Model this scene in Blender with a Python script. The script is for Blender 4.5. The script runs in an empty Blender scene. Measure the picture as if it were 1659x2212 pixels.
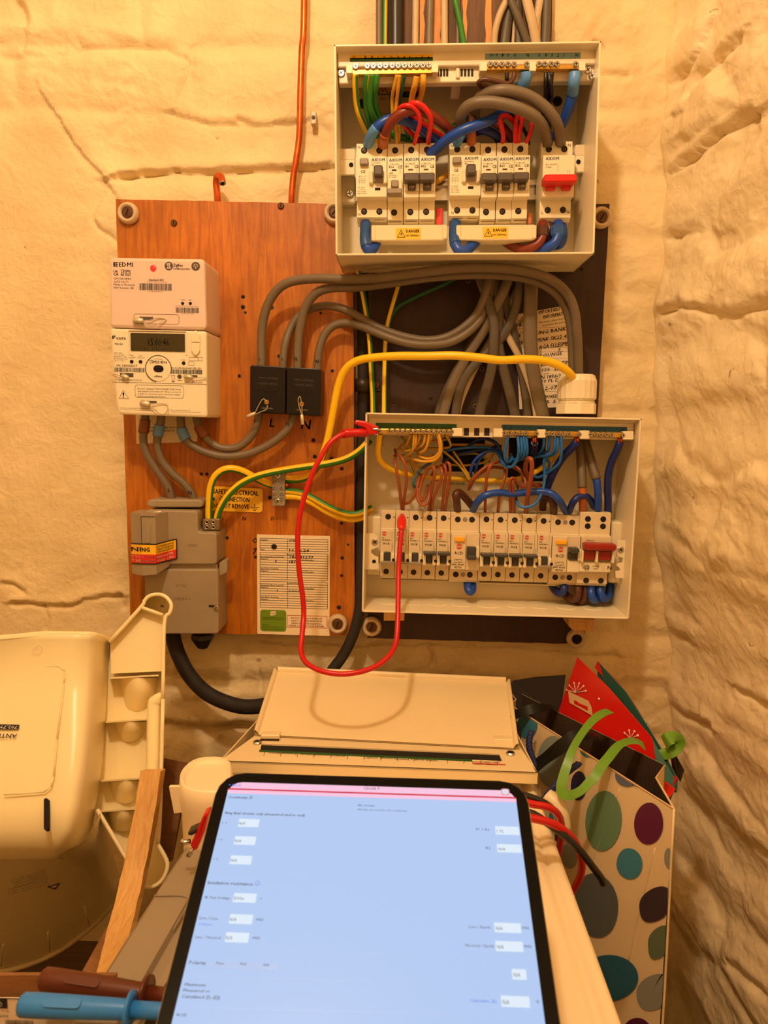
import bpy, math, random
import numpy as np
from mathutils import Vector, Matrix

random.seed(7)
# ------------------------------------------------------------------ camera
CZ = 1.45                      # camera height; the back wall is the plane y = 0, camera at y = -1
FPX, IW, IH = 1600.0, 1659, 2212
PITCH, YAW, ROLL = math.radians(6.925), math.radians(1.351), math.radians(-0.464)
def _cam_axes():
    cy, sy, cp, sp = math.cos(YAW), math.sin(YAW), math.cos(PITCH), math.sin(PITCH)
    f = np.array([-sy*cp, cy*cp, -sp]); r = np.array([cy, sy, 0.0]); d = np.cross(f, r)
    cr, sr = math.cos(ROLL), math.sin(ROLL)
    return cr*r + sr*d, -sr*r + cr*d, f
CR, CD, CF = _cam_axes()
EYE = np.array([0.0, -1.0, CZ])
sc = bpy.context.scene
COL = sc.collection
cam = bpy.data.cameras.new('camera'); camo = bpy.data.objects.new('camera', cam); COL.objects.link(camo)
cam.sensor_fit = 'VERTICAL'; cam.sensor_height = 24.0; cam.lens = 24.0*FPX/IH
cam.clip_start = 0.01
m = Matrix(((CR[0], -CD[0], -CF[0], EYE[0]), (CR[1], -CD[1], -CF[1], EYE[1]), (CR[2], -CD[2], -CF[2], EYE[2]), (0, 0, 0, 1)))
camo.matrix_world = m
cam.dof.use_dof = True; cam.dof.focus_distance = 0.93; cam.dof.aperture_fstop = 8.0
sc.camera = camo
# ------------------------------------------------------------------ light
sc.view_settings.view_transform = 'Standard'; sc.view_settings.look = 'None'
sc.view_settings.gamma = 1.0; sc.view_settings.use_curve_mapping = False
sc.view_settings.exposure = 0.0
world = bpy.data.worlds.new('world'); sc.world = world; world.use_nodes = True
world.node_tree.nodes['Background'].inputs[0].default_value = (1.0, 0.72, 0.4, 1)
world.node_tree.nodes['Background'].inputs[1].default_value = 0.0
lamp = bpy.data.lights.new('ceiling_bulb', 'POINT'); lampo = bpy.data.objects.new('ceiling_bulb', lamp); COL.objects.link(lampo)
lampo.location = (-0.17, -0.95, CZ + 0.88)
lamp.energy = 25.5; lamp.color = (1.0, 0.755, 0.50); lamp.shadow_soft_size = 0.035

# ------------------------------------------------------------------ pixels of the photograph -> points of the room
def ray(px, py):
    return CR*((px-IW/2)/FPX) + CD*((py-IH/2)/FPX) + CF
def P(px, py, d):              # the point seen at (px, py) that stands d in front of the back wall
    v = ray(px, py); return EYE + v*((1.0-d)/v[1])
def Pz(px, py, z):             # ... that lies at height z
    v = ray(px, py); return EYE + v*((z-EYE[2])/v[2])
def Px(px, py, x):
    v = ray(px, py); return EYE + v*((x-EYE[0])/v[0])
def Pplane(px, py, o, n):
    v = ray(px, py); return EYE + v*(np.dot(np.asarray(o)-EYE, n)/np.dot(v, n))

# ------------------------------------------------------------------ materials
def lin(c):
    c = np.array(c, float)/255.0
    return tuple(np.where(c <= 0.04045, c/12.92, ((c+0.055)/1.055)**2.4))
MATS = {}
def mat(name, rgb, rough=0.5, metal=0.0, spec=0.5, var=0.0, vscale=20.0, bump=0.0, bscale=200.0, emit=0.0, coat=0.0, trans=0.0, sss=0.0):
    if name in MATS: return MATS[name]
    M = bpy.data.materials.new(name); M.use_nodes = True; nt = M.node_tree; b = nt.nodes['Principled BSDF']
    c = lin(rgb) + (1.0,)
    b.inputs['Base Color'].default_value = c
    b.inputs['Roughness'].default_value = rough; b.inputs['Metallic'].default_value = metal
    b.inputs['Specular IOR Level'].default_value = spec
    if coat: b.inputs['Coat Weight'].default_value = coat; b.inputs['Coat Roughness'].default_value = 0.15
    if trans: b.inputs['Transmission Weight'].default_value = trans
    if emit:
        b.inputs['Emission Color'].default_value = c; b.inputs['Emission Strength'].default_value = emit
        b.inputs['Base Color'].default_value = (0.01, 0.01, 0.01, 1)
    if var or bump:
        tc = nt.nodes.new('ShaderNodeTexCoord')
        if var:
            n = nt.nodes.new('ShaderNodeTexNoise'); n.inputs['Scale'].default_value = vscale; n.inputs['Detail'].default_value = 6
            nt.links.new(tc.outputs['Object'], n.inputs['Vector'])
            r = nt.nodes.new('ShaderNodeValToRGB')
            r.color_ramp.elements[0].position = 0.3; r.color_ramp.elements[1].position = 0.7
            r.color_ramp.elements[0].color = tuple(x*(1-var) for x in c[:3]) + (1,)
            r.color_ramp.elements[1].color = tuple(min(1, x*(1+var)) for x in c[:3]) + (1,)
            nt.links.new(n.outputs['Fac'], r.inputs['Fac'])
            nt.links.new(r.outputs['Color'], b.inputs['Emission Color' if emit else 'Base Color'])
        if bump:
            n2 = nt.nodes.new('ShaderNodeTexNoise'); n2.inputs['Scale'].default_value = bscale; n2.inputs['Detail'].default_value = 4
            nt.links.new(tc.outputs['Object'], n2.inputs['Vector'])
            bm_ = nt.nodes.new('ShaderNodeBump'); bm_.inputs['Strength'].default_value = bump; bm_.inputs['Distance'].default_value = 0.002
            nt.links.new(n2.outputs['Fac'], bm_.inputs['Height']); nt.links.new(bm_.outputs['Normal'], b.inputs['Normal'])
    MATS[name] = M; return M

# ------------------------------------------------------------------ mesh builder (points in room coordinates)
class MB:
    def __init__(self): self.v = []; self.f = []; self.m = []; self.s = []; self.mats = []
    def mi(self, M):
        if M not in self.mats: self.mats.append(M)
        return self.mats.index(M)
    def add(self, vs, fs, M, smooth=False):
        o = len(self.v); self.v += [tuple(map(float, p)) for p in vs]; k = self.mi(M) if not isinstance(M, list) else None
        for i, f in enumerate(fs):
            self.f.append(tuple(o+j for j in f)); self.m.append(k if k is not None else self.mi(M[i])); self.s.append(smooth)
        return self
    def hexa(self, p, M):      # eight points: back 0-3, front 4-7 (same order around)
        return self.add(p, [(0,3,2,1), (4,5,6,7), (0,1,5,4), (1,2,6,5), (2,3,7,6), (3,0,4,7)], M)
    def box(self, lo, hi, M, bev=0.0, fr=None):
        lo = np.array(lo, float); hi = np.array(hi, float); lo, hi = np.minimum(lo, hi), np.maximum(lo, hi)
        c = (lo+hi)/2; h = (hi-lo)/2; b = min(bev, 0.49*h.min()*1.0) if bev else 0.0
        T = (lambda q: fr.w(*q)) if fr is not None else (lambda q: q)
        if b <= 0:
            q = [c+h*np.array(s) for s in ((-1,-1,-1),(1,-1,-1),(1,1,-1),(-1,1,-1),(-1,-1,1),(1,-1,1),(1,1,1),(-1,1,1))]
            return self.hexa([T(x) for x in q], M)
        vs = []; idx = {}
        for sx in (-1,1):
            for sy in (-1,1):
                for sz in (-1,1):
                    s = np.array((sx,sy,sz))
                    for ax in range(3):
                        q = h-b; q = q.copy(); q[ax] = h[ax]
                        idx[(sx,sy,sz,ax)] = len(vs); vs.append(c+s*q)
        fs = []
        def quad(ids): fs.append(tuple(ids))
        for ax in range(3):
            a1, a2 = (ax+1)%3, (ax+2)%3
            for s in (-1,1):
                r = []
                for (u, w) in ((-1,-1),(1,-1),(1,1),(-1,1)):
                    k = [0,0,0]; k[ax]=s; k[a1]=u; k[a2]=w; r.append(idx[tuple(k)+(ax,)])
                quad(r if s > 0 else r[::-1])
        for ax in range(3):
            a1, a2 = (ax+1)%3, (ax+2)%3
            for u in (-1,1):
                for w in (-1,1):
                    k0=[0,0,0];k0[ax]=-1;k0[a1]=u;k0[a2]=w;k1=list(k0);k1[ax]=1
                    r=[idx[tuple(k0)+(a1,)],idx[tuple(k1)+(a1,)],idx[tuple(k1)+(a2,)],idx[tuple(k0)+(a2,)]]
                    quad(r if u*w < 0 else r[::-1])
        for sx in (-1,1):
            for sy in (-1,1):
                for sz in (-1,1):
                    r=[idx[(sx,sy,sz,0)],idx[(sx,sy,sz,1)],idx[(sx,sy,sz,2)]]
                    quad(r if sx*sy*sz>0 else r[::-1])
        return self.add([T(x) for x in vs], fs, M)
    def tube(self, pts, r, M, n=10, cap=True, stripe=None, twist=0.0, start=0.0, flat=1.0):
        # stripe: (material, first side, last side); sides counted from the side that faces the room
        pts = np.array(pts, float); N = len(pts)
        rr = np.full(N, r) if np.isscalar(r) else np.array(r, float)
        t = np.gradient(pts, axis=0); t /= np.linalg.norm(t, axis=1)[:, None]+1e-12
        ref = np.array([0.05, -1.0, 0.12]); vs = []; prev = None
        for i in range(N):
            u = ref - t[i]*np.dot(ref, t[i])
            if np.linalg.norm(u) < 0.35 and prev is not None: u = prev - t[i]*np.dot(prev, t[i])
            u /= np.linalg.norm(u)+1e-12; w = np.cross(t[i], u); prev = u
            for k in range(n):
                a = 2*math.pi*k/n + start + twist*i/N
                vs.append(pts[i] + rr[i]*(math.cos(a)*u*flat + math.sin(a)*w))
        fs = []; ms = []
        for i in range(N-1):
            for k in range(n):
                fs.append((i*n+k, i*n+(k+1)%n, (i+1)*n+(k+1)%n, (i+1)*n+k))
                ms.append(stripe[0] if stripe and stripe[1] <= k < stripe[2] else M)
        self.add(vs, fs, ms, True)
        if cap:
            o = len(self.v)-len(vs)
            for base, rev in ((0, True), ((N-1)*n, False)):
                f = [o+base+k for k in range(n)]
                self.f.append(tuple(f[::-1] if rev else f)); self.m.append(self.mi(M)); self.s.append(False)
        return self
    def lathe(self, prof, o, ax, M, n=16, smooth=True):   # prof: list of (radius, height along ax)
        ax = np.array(ax, float); ax /= np.linalg.norm(ax)
        u = np.cross(ax, (0,0,1)); u = np.cross(ax, (1,0,0)) if np.linalg.norm(u) < 0.1 else u
        u /= np.linalg.norm(u); w = np.cross(ax, u); o = np.array(o, float)
        vs = [o+ax*h+r*(math.cos(2*math.pi*k/n)*u+math.sin(2*math.pi*k/n)*w) for r, h in prof for k in range(n)]
        L = len(prof)
        fs = [(i*n+k, i*n+(k+1)%n, (i+1)*n+(k+1)%n, (i+1)*n+k) for i in range(L-1) for k in range(n)]
        fs.append(tuple(range(n))[::-1]); fs.append(tuple((L-1)*n+k for k in range(n)))
        return self.add(vs, fs, M, smooth)
    def prism(self, poly, vec, M, smooth=False):          # planar polygon (room points) pushed along vec
        poly = [np.array(p, float) for p in poly]; n = len(poly); vec = np.array(vec, float)
        vs = poly + [p+vec for p in poly]
        fs = [tuple(range(n))[::-1], tuple(range(n, 2*n))] + [(k, (k+1)%n, n+(k+1)%n, n+k) for k in range(n)]
        return self.add(vs, fs, M, smooth)
    def quad(self, a, b, c, d, M): return self.add([a, b, c, d], [(0,1,2,3)], M)
    def grid(self, G, M, smooth=True, close=False):       # G[i][j] points
        G = np.array(G, float); a, b = G.shape[:2]
        fs = [(i*b+j, i*b+(j+1)%b, (i+1)*b+(j+1)%b, (i+1)*b+j) for i in range(a-1) for j in range(b if close else b-1)]
        return self.add(G.reshape(-1, 3), fs, M, smooth)
    def build(self, name, parent=None, base=None):
        me = bpy.data.meshes.new(name)
        b = np.array(base if base is not None else (ROOT[parent.name] if parent else (0,0,0)), float)
        me.from_pydata([tuple(np.array(p)-b) for p in self.v], [], self.f)
        for M in self.mats: me.materials.append(M)
        me.polygons.foreach_set('material_index', self.m); me.polygons.foreach_set('use_smooth', self.s)
        me.update()
        o = bpy.data.objects.new(name, me); COL.objects.link(o)
        if parent: o.parent = parent
        else: o.location = b
        ROOT[o.name] = tuple(b)
        return o
ROOT = {}
def thing(name, label, cat, base, group=None):
    o = bpy.data.objects.new(name, None); COL.objects.link(o); o.location = tuple(map(float, base)); o.empty_display_size = 0.02
    o['label'] = label; o['category'] = cat
    if group: o['group'] = group
    ROOT[o.name] = tuple(map(float, base)); return o
def tag(o, label, cat, group=None):
    o['label'] = label; o['category'] = cat
    if group: o['group'] = group
    return o
def single(name, mb, label, cat, group=None, base=None):   # a thing that is one mesh
    if base is None: base = np.mean(np.array(mb.v), axis=0)
    return tag(mb.build(name, None, base), label, cat, group)
class Frame:                   # a upright frame on the wall: a right, b up, c away from the wall; turned by phi
    def __init__(s, phi=0.0, o=(0.0, 0.0, 0.0)):
        p = math.radians(phi); s.X = np.array([math.cos(p), 0, math.sin(p)]); s.Z = np.array([-math.sin(p), 0, math.cos(p)])
        s.Y = np.array([0, -1.0, 0]); s.o = np.array(o, float)
    def w(s, a, b, c): return s.o + s.X*a + s.Z*b + s.Y*c
    def loc(s, px, py, d):
        q = P(px, py, d) - s.o; return float(np.dot(q, s.X)), float(np.dot(q, s.Z))
class Frame3:
    def __init__(s, o, X, Z, Y): s.o, s.X, s.Z, s.Y = (np.array(q, float) for q in (o, X, Z, Y))
    def w(s, a, b, c): return s.o + s.X*a + s.Z*b + s.Y*c
W0 = Frame(0)
def spline(pts, k=8):          # Catmull-Rom through room points
    p = [np.array(q, float) for q in pts]; p = [2*p[0]-p[1]] + p + [2*p[-1]-p[-2]]
    out = []
    for i in range(1, len(p)-2):
        a, b, c, d = p[i-1:i+3]
        for j in range(k):
            t = j/k
            out.append(0.5*((2*b)+(-a+c)*t+(2*a-5*b+4*c-d)*t*t+(-a+3*b-3*c+d)*t**3))
    out.append(p[-2]); return np.array(out)
def wpts(l): return [P(*q) for q in l]

# ------------------------------------------------------------------ lettering: flat print laid on a surface
_TC = {}
def glyphs(s, bold):
    if s in _TC: return _TC[s]
    cu = bpy.data.curves.new('lettering', 'FONT'); cu.body = s; cu.resolution_u = 1; cu.fill_mode = 'FRONT'
    cu.size = 1.0
    o = bpy.data.objects.new('lettering', cu); COL.objects.link(o)
    me = o.to_mesh()
    v = [tuple(x.co) for x in me.vertices]; f = [tuple(p.vertices) for p in me.polygons]
    o.to_mesh_clear(); bpy.data.objects.remove(o); bpy.data.curves.remove(cu)
    _TC[s] = (v, f); return v, f
def text(mb, s, fr, a, b, c, h, M, width=None, bold=1, slant=0.0, al='l', flip=False):
    v, f = glyphs(s, bold)
    if not v: return
    xs = [q[0] for q in v]; x0, x1 = min(xs), max(xs); k = h/0.70
    kx = k if width is None else width/(x1-x0)
    off = {'l': x0, 'c': (x0+x1)/2, 'r': x1}[al]
    sg = -1 if flip else 1
    for dx, dy in {0: ((0, 0),), 1: ((0, 0), (.022, 0)), 2: ((0, 0), (.032, 0), (.016, .014)), 3: ((0, 0), (.045, 0), (.022, 0), (.022, .022))}[bold]:   # printed over itself to make it bolder
        mb.add([fr.w(a+sg*((q[0]-off)*kx+dx*k+slant*q[1]*k), b+sg*(q[1]+dy)*k, c) for q in v], f, M)
def barcode(mb, fr, a0, b0, a1, b1, c, M, n=30, seed=1):
    r = random.Random(seed); x = a0; st = (a1-a0)/n
    while x < a1:
        w = st*r.choice((0.3, 0.5, 0.8))
        mb.quad(fr.w(x, b0, c), fr.w(x+w, b0, c), fr.w(x+w, b1, c), fr.w(x, b1, c), M); x += w + st*r.choice((0.3, 0.5, 0.7))
def rect(mb, fr, a0, b0, a1, b1, c, M): mb.quad(fr.w(a0,b0,c), fr.w(a1,b0,c), fr.w(a1,b1,c), fr.w(a0,b1,c), M)
def outline(mb, fr, pts, c, w, M):     # closed thin line
    n = len(pts); P2 = [np.array(p, float) for p in pts]
    for i in range(n):
        a, b = P2[i], P2[(i+1)%n]; t = (b-a)/(np.linalg.norm(b-a)+1e-9); q = np.array([-t[1], t[0]])*w/2
        mb.quad(fr.w(*(a-q), c), fr.w(*(b-q), c), fr.w(*(b+q), c), fr.w(*(a+q), c), M)
def disc(mb, fr, a, b, c, r, M, n=14, ry=None):
    ry = r if ry is None else ry
    mb.add([fr.w(a+r*math.cos(2*math.pi*k/n), b+ry*math.sin(2*math.pi*k/n), c) for k in range(n)], [tuple(range(n))], M)
def ring(mb, fr, a, b, c, r0, r1, M, n=18, a0=0, a1=360):
    vs = []; 
    for k in range(n+1):
        t = math.radians(a0+(a1-a0)*k/n); vs += [fr.w(a+r*math.cos(t), b+r*math.sin(t), c) for r in (r0, r1)]
    mb.add(vs, [(2*k, 2*k+1, 2*k+3, 2*k+2) for k in range(n)], M)
def rrect(a0, b0, a1, b1, r, n=4):
    out = []
    for cx, cy, s in ((a1-r, b1-r, 0), (a0+r, b1-r, 90), (a0+r, b0+r, 180), (a1-r, b0+r, 270)):
        for k in range(n+1):
            t = math.radians(s+90*k/n); out.append((cx+r*math.cos(t), cy+r*math.sin(t)))
    return out
def rbox(mb, fr, a0, b0, a1, b1, c0, c1, r, M, bev=0.0):  # rounded plate between depths c0 < c1
    a0, a1 = min(a0, a1), max(a0, a1); b0, b1 = min(b0, b1), max(b0, b1)
    R = rrect(a0, b0, a1, b1, r)
    lv = [(R, c0)]
    if bev: lv += [(R, c1-bev), (rrect(a0+bev, b0+bev, a1-bev, b1-bev, max(r-bev, 1e-4)), c1)]
    else: lv += [(R, c1)]
    n = len(R); vs = [fr.w(p[0], p[1], c) for L, c in lv for p in L]
    fs = [tuple(range(n))[::-1], tuple((len(lv)-1)*n+k for k in range(n))]
    fs += [(i*n+k, i*n+(k+1)%n, (i+1)*n+(k+1)%n, (i+1)*n+k) for i in range(len(lv)-1) for k in range(n)]
    mb.add(vs, fs, M)
def screw(mb, fr, a, b, c, r, M, Md, hgt=0.0015, slot='x', ang=20):
    mb.lathe([(r, 0), (r, hgt*0.6), (r*0.8, hgt)], fr.w(a, b, c), fr.Y, M, 12, False)
    t = math.radians(ang)
    for k in range(2 if slot == 'x' else 1):
        u = np.array([math.cos(t+k*math.pi/2), math.sin(t+k*math.pi/2)]); q = np.array([-u[1], u[0]])*r*0.13; u = u*r*0.65
        mb.quad(*[fr.w(a+x[0], b+x[1], c+hgt*1.02) for x in (-u-q, u-q, u+q, -u+q)], Md)
class QF:                      # frame of a four-cornered sheet: a from its left edge, b from its top edge downwards as -b
    def __init__(s, tl, tr, br, bl):
        s.p = [np.array(q, float) for q in (tl, tr, br, bl)]
        s.W = float(np.linalg.norm(s.p[1]-s.p[0])); s.H = float(np.linalg.norm(s.p[3]-s.p[0]))
        n = np.cross(s.p[1]-s.p[0], s.p[0]-s.p[3]); s.N = n/np.linalg.norm(n); s.Y = s.N
        s.X = (s.p[1]-s.p[0])/s.W; s.Z = (s.p[0]-s.p[3])/s.H
    def w(s, a, b, c):
        u, v = a/s.W, -b/s.H; p = s.p
        return (p[0]*(1-u)+p[1]*u)*(1-v)+(p[3]*(1-u)+p[2]*u)*v + s.N*c
def QFp(tl, tr, br, bl, d): return QF(*[P(x, y, d) for x, y in (tl, tr, br, bl)])
def mpp(px, py, d): return (1.0-d)/(ray(px, py)[1]*FPX)          # metres per pixel there
def tp(mb, fr, s, px, py, hpx, d, M, wpx=None, bold=1, slant=0.0, al='l', flip=False, lift=0.0003):
    a, b = fr.loc(px, py, d); k = mpp(px, py, d)
    text(mb, s, fr, a, b, d+lift, hpx*k, M, width=None if wpx is None else wpx*k, bold=bold, slant=slant, al=al, flip=flip)
def inset(pts, t):
    n = len(pts); P2 = [np.array(p, float) for p in pts]; out = []
    A = sum(P2[i][0]*P2[(i+1) % n][1]-P2[(i+1) % n][0]*P2[i][1] for i in range(n)); sg = 1 if A > 0 else -1
    for i in range(n):
        d0 = P2[i]-P2[i-1]; d1 = P2[(i+1) % n]-P2[i]; d0 /= np.linalg.norm(d0)+1e-12; d1 /= np.linalg.norm(d1)+1e-12
        n0 = np.array([-d0[1], d0[0]])*sg; n1 = np.array([-d1[1], d1[0]])*sg
        m_ = n0+n1; L = np.dot(m_, n0); out.append(P2[i]+m_*t/max(L, 0.4))
    return out
def slab(mb, fr, pts, c0, c1, M, bev=0.0, Mf=None):               # polygon plate with a bevelled front edge
    lv = [(pts, c0), (pts, c1-bev)] + ([(inset(pts, bev*0.3), c1-bev*0.3), (inset(pts, bev), c1)] if bev else [])
    if not bev: lv = [(pts, c0), (pts, c1)]
    n = len(pts); vs = [fr.w(q[0], q[1], c) for L, c in lv for q in L]
    fs = [tuple((len(lv)-1)*n+k for k in range(n))] + [(i*n+k, i*n+(k+1) % n, (i+1)*n+(k+1) % n, (i+1)*n+k) for i in range(len(lv)-1) for k in range(n)]
    fs.append(tuple(range(n))[::-1])
    A = sum(pts[i][0]*pts[(i+1) % n][1]-pts[(i+1) % n][0]*pts[i][1] for i in range(n))
    if A < 0: fs = [f[::-1] for f in fs]
    mb.add(vs, fs, [Mf or M]+[M]*(len(fs)-1))
def pxpoly(fr, l, d): return [fr.loc(x, y, d) for x, y in l]
def roundpoly(pts, r, n=3):                                        # round every corner of a polygon
    out = []; N = len(pts); P2 = [np.array(p, float) for p in pts]
    for i in range(N):
        a, b, c = P2[i-1], P2[i], P2[(i+1) % N]; u = (a-b); v = (c-b)
        ru = min(r, 0.45*np.linalg.norm(u)); rv = min(r, 0.45*np.linalg.norm(v)); p0 = b+u/np.linalg.norm(u)*ru; p1 = b+v/np.linalg.norm(v)*rv
        for k in range(n+1):
            t = k/n; out.append((1-t)**2*p0+2*t*(1-t)*b+t*t*p1)
    return out
# ================================================================== the room
rng = np.random.RandomState(11)
def noise2(x, y, seed=0):
    r = np.random.RandomState(seed); ang = r.rand(256)*2*math.pi; perm = r.permutation(256)
    xi, yi = np.floor(x).astype(int), np.floor(y).astype(int); xf, yf = x-xi, y-yi
    def g(i, j, dx, dy):
        a = ang[perm[(perm[i & 255]+j) & 255]]; return np.cos(a)*dx+np.sin(a)*dy
    u, v = xf**3*(xf*(xf*6-15)+10), yf**3*(yf*(yf*6-15)+10)
    a = g(xi, yi, xf, yf); b = g(xi+1, yi, xf-1, yf); c = g(xi, yi+1, xf, yf-1); d = g(xi+1, yi+1, xf-1, yf-1)
    return (a*(1-u)+b*u)*(1-v)+(c*(1-u)+d*u)*v
def fbm(x, y, seed, n=4, gain=0.5):
    s = 0; a = 1.0
    for k in range(n): s = s + a*noise2(x*2**k, y*2**k, seed+k); a *= gain
    return s
def sstep(a, b, x):
    t = np.clip((x-a)/(b-a), 0, 1); return t*t*(3-2*t)
def poly_dist(X, Y, pts):      # distance and signed side to a polyline
    best = np.full(X.shape, 9.0); side = np.zeros(X.shape)
    for (x0, y0), (x1, y1) in zip(pts[:-1], pts[1:]):
        dx, dy = x1-x0, y1-y0; L = dx*dx+dy*dy+1e-12
        t = np.clip(((X-x0)*dx+(Y-y0)*dy)/L, 0, 1)
        d = np.hypot(X-x0-t*dx, Y-y0-t*dy); s = np.sign(dx*(Y-y0)-dy*(X-x0))
        k = d < best; best = np.where(k, d, best); side = np.where(k, s, side)
    return best, side

def paint_material(name, rgb, bump):
    M = bpy.data.materials.new(name); M.use_nodes = True; nt = M.node_tree; b = nt.nodes['Principled BSDF']; L = nt.links.new
    b.inputs['Roughness'].default_value = 0.55; b.inputs['Specular IOR Level'].default_value = 0.25
    tc = nt.nodes.new('ShaderNodeTexCoord')
    n1 = nt.nodes.new('ShaderNodeTexNoise'); n1.inputs['Scale'].default_value = 9; n1.inputs['Detail'].default_value = 8
    n2 = nt.nodes.new('ShaderNodeTexNoise'); n2.inputs['Scale'].default_value = 150; n2.inputs['Detail'].default_value = 5
    n3 = nt.nodes.new('ShaderNodeTexNoise'); n3.inputs['Scale'].default_value = 46; n3.inputs['Detail'].default_value = 6; n3.inputs['Distortion'].default_value = 0.8
    for n in (n1, n2, n3): L(tc.outputs['Object'], n.inputs['Vector'])
    r = nt.nodes.new('ShaderNodeValToRGB'); c = np.array(lin(rgb))
    r.color_ramp.elements[0].position = 0.32; r.color_ramp.elements[0].color = tuple(c*np.array((0.86, 0.83, 0.78)))+(1,)
    r.color_ramp.elements[1].position = 0.62; r.color_ramp.elements[1].color = tuple(c)+(1,)
    L(n1.outputs['Fac'], r.inputs['Fac'])
    # small dark specks of grit that stay in the paint
    sp = nt.nodes.new('ShaderNodeValToRGB'); sp.color_ramp.elements[0].position = 0.235; sp.color_ramp.elements[1].position = 0.275
    sp.color_ramp.elements[0].color = (0.28, 0.2, 0.12, 1); sp.color_ramp.elements[1].color = (1, 1, 1, 1)
    L(n3.outputs['Fac'], sp.inputs['Fac'])
    mx = nt.nodes.new('ShaderNodeMix'); mx.data_type = 'RGBA'; mx.blend_type = 'MULTIPLY'; mx.inputs[0].default_value = 0.8
    L(r.outputs['Color'], mx.inputs[6]); L(sp.outputs['Color'], mx.inputs[7]); L(mx.outputs[2], b.inputs['Base Color'])
    ad = nt.nodes.new('ShaderNodeMath'); ad.operation = 'MULTIPLY_ADD'; ad.inputs[1].default_value = 0.45
    L(n2.outputs['Fac'], ad.inputs[0]); L(n3.outputs['Fac'], ad.inputs[2])
    bp = nt.nodes.new('ShaderNodeBump'); bp.inputs['Strength'].default_value = bump; bp.inputs['Distance'].default_value = 0.004
    L(ad.outputs[0], bp.inputs['Height']); L(bp.outputs['Normal'], b.inputs['Normal'])
    return M
M_WALL = paint_material('cream_wall_paint', (242, 218, 168), 0.62)
M_STONE = paint_material('cream_stone_paint', (253, 232, 188), 0.55)
M_FAR = mat('bare_brick_paint', (226, 204, 164), .8, var=.2, vscale=6)
M_FLOOR = mat('concrete_floor', (84, 76, 66), 0.9, var=0.25, vscale=4, bump=0.3, bscale=60)
M_CEIL = mat('ceiling_paint', (232, 214, 180), 0.8, var=0.05)

def relief(name, pname, plabel, U, V, to_world, H, ID, M, drop=0.006):
    """A wall as a height field; every brick or stone that shows is a child of its own."""
    nu, nv = len(U), len(V)
    W = to_world(U, V, H)                                            # nv x nu x 3
    idf = ID[:-1, :-1]
    idf = np.where((ID[:-1,:-1] == ID[1:,:-1]) & (ID[:-1,:-1] == ID[:-1,1:]) & (ID[:-1,:-1] == ID[1:,1:]), idf, -1)
    for k in np.unique(idf):
        if k >= 0 and (idf == k).sum() < 60: idf = np.where(idf == k, -1, idf)
    Nn = np.cross(np.gradient(W, axis=1).reshape(-1, 3), np.gradient(W, axis=0).reshape(-1, 3))
    Nn /= np.linalg.norm(Nn, axis=1)[:, None]+1e-12                  # one continuous surface: pieces share its normals
    back = to_world(U, V, H-drop)
    def emit(mask, nm, parent, skirt):
        jj, ii = np.nonzero(mask)
        q = np.stack([jj*nu+ii, jj*nu+ii+1, (jj+1)*nu+ii+1, (jj+1)*nu+ii], 1)
        used, inv = np.unique(q, return_inverse=True); fs = inv.reshape(-1, 4)
        vs = W.reshape(-1, 3)[used]; nn = Nn[used]
        if skirt:                                                    # the rim of the piece goes down into the joint
            e = np.concatenate([fs[:, [k, (k+1) % 4]] for k in range(4)]); n = len(used)
            fw = e[:, 0].astype(np.int64)*n+e[:, 1]; rim = e[~np.isin(fw, e[:, 1].astype(np.int64)*n+e[:, 0])]
            m_ = len(rim); A = vs[rim[:, 0]]; B = vs[rim[:, 1]]; vb = back.reshape(-1, 3)[used]
            vs = np.concatenate([vs, A, B, vb[rim[:, 0]], vb[rim[:, 1]]]); r_ = np.arange(m_)
            nn = np.concatenate([nn, np.tile(nn[rim[:, 0]], (4, 1))])
            fs = np.concatenate([fs, np.stack([n+m_+r_, n+r_, n+2*m_+r_, n+3*m_+r_], 1)])
        me = bpy.data.meshes.new(nm)
        me.vertices.add(len(vs)); me.vertices.foreach_set('co', vs.astype(np.float32).ravel())
        me.loops.add(len(fs)*4); me.loops.foreach_set('vertex_index', fs.astype(np.int32).ravel())
        me.polygons.add(len(fs)); me.polygons.foreach_set('loop_start', np.arange(0, len(fs)*4, 4, dtype=np.int32))
        me.polygons.foreach_set('loop_total', np.full(len(fs), 4, np.int32))
        me.polygons.foreach_set('use_smooth', np.ones(len(fs), bool))
        me.update(calc_edges=True); me.materials.append(M)
        me.normals_split_custom_set_from_vertices(nn.tolist())
        o = bpy.data.objects.new(nm, me); COL.objects.link(o)
        if parent: o.parent = parent
        ROOT[o.name] = (0, 0, 0)
        return o
    base = emit(idf < 0, name, None, False); base['kind'] = 'structure'; base['label'] = plabel
    for k in np.unique(idf):
        if k >= 0: emit(idf == k, pname, base, True)
    return base

# ---- back wall: bricks under many coats of paint, smooth plaster on the left
U = np.concatenate([np.linspace(-1.1, -0.66, 10)[:-1], np.arange(-0.66, 0.385, 0.0028), np.linspace(0.385, 0.5, 4)[1:]])
V = np.concatenate([np.linspace(0, 0.90, 20)[:-1], np.arange(0.90, 2.0, 0.0028), np.linspace(2.0, 2.5, 12)[1:]])
X, Z = np.meshgrid(U, V)
def pxz(l): return [(P(a, b, 0)[0], P(a, b, 0)[2]) for a, b in l]
zc = P(450, 368, 0)[2]
wob = 0.006*noise2(X*5, Z*9, 3)+0.003*noise2(X*17, Z*25, 4)
row = np.floor((Z+wob-zc)/0.0765).astype(int)
zt = ((Z+wob-zc)/0.0765-row)
Lb = 0.228; shift = np.where(row % 2 == 0, 0.0, 0.5)+0.13*np.sin(row*2.3)
xb = (X+0.008*noise2(X*6, Z*12, 9))/Lb+shift+0.62
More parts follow.
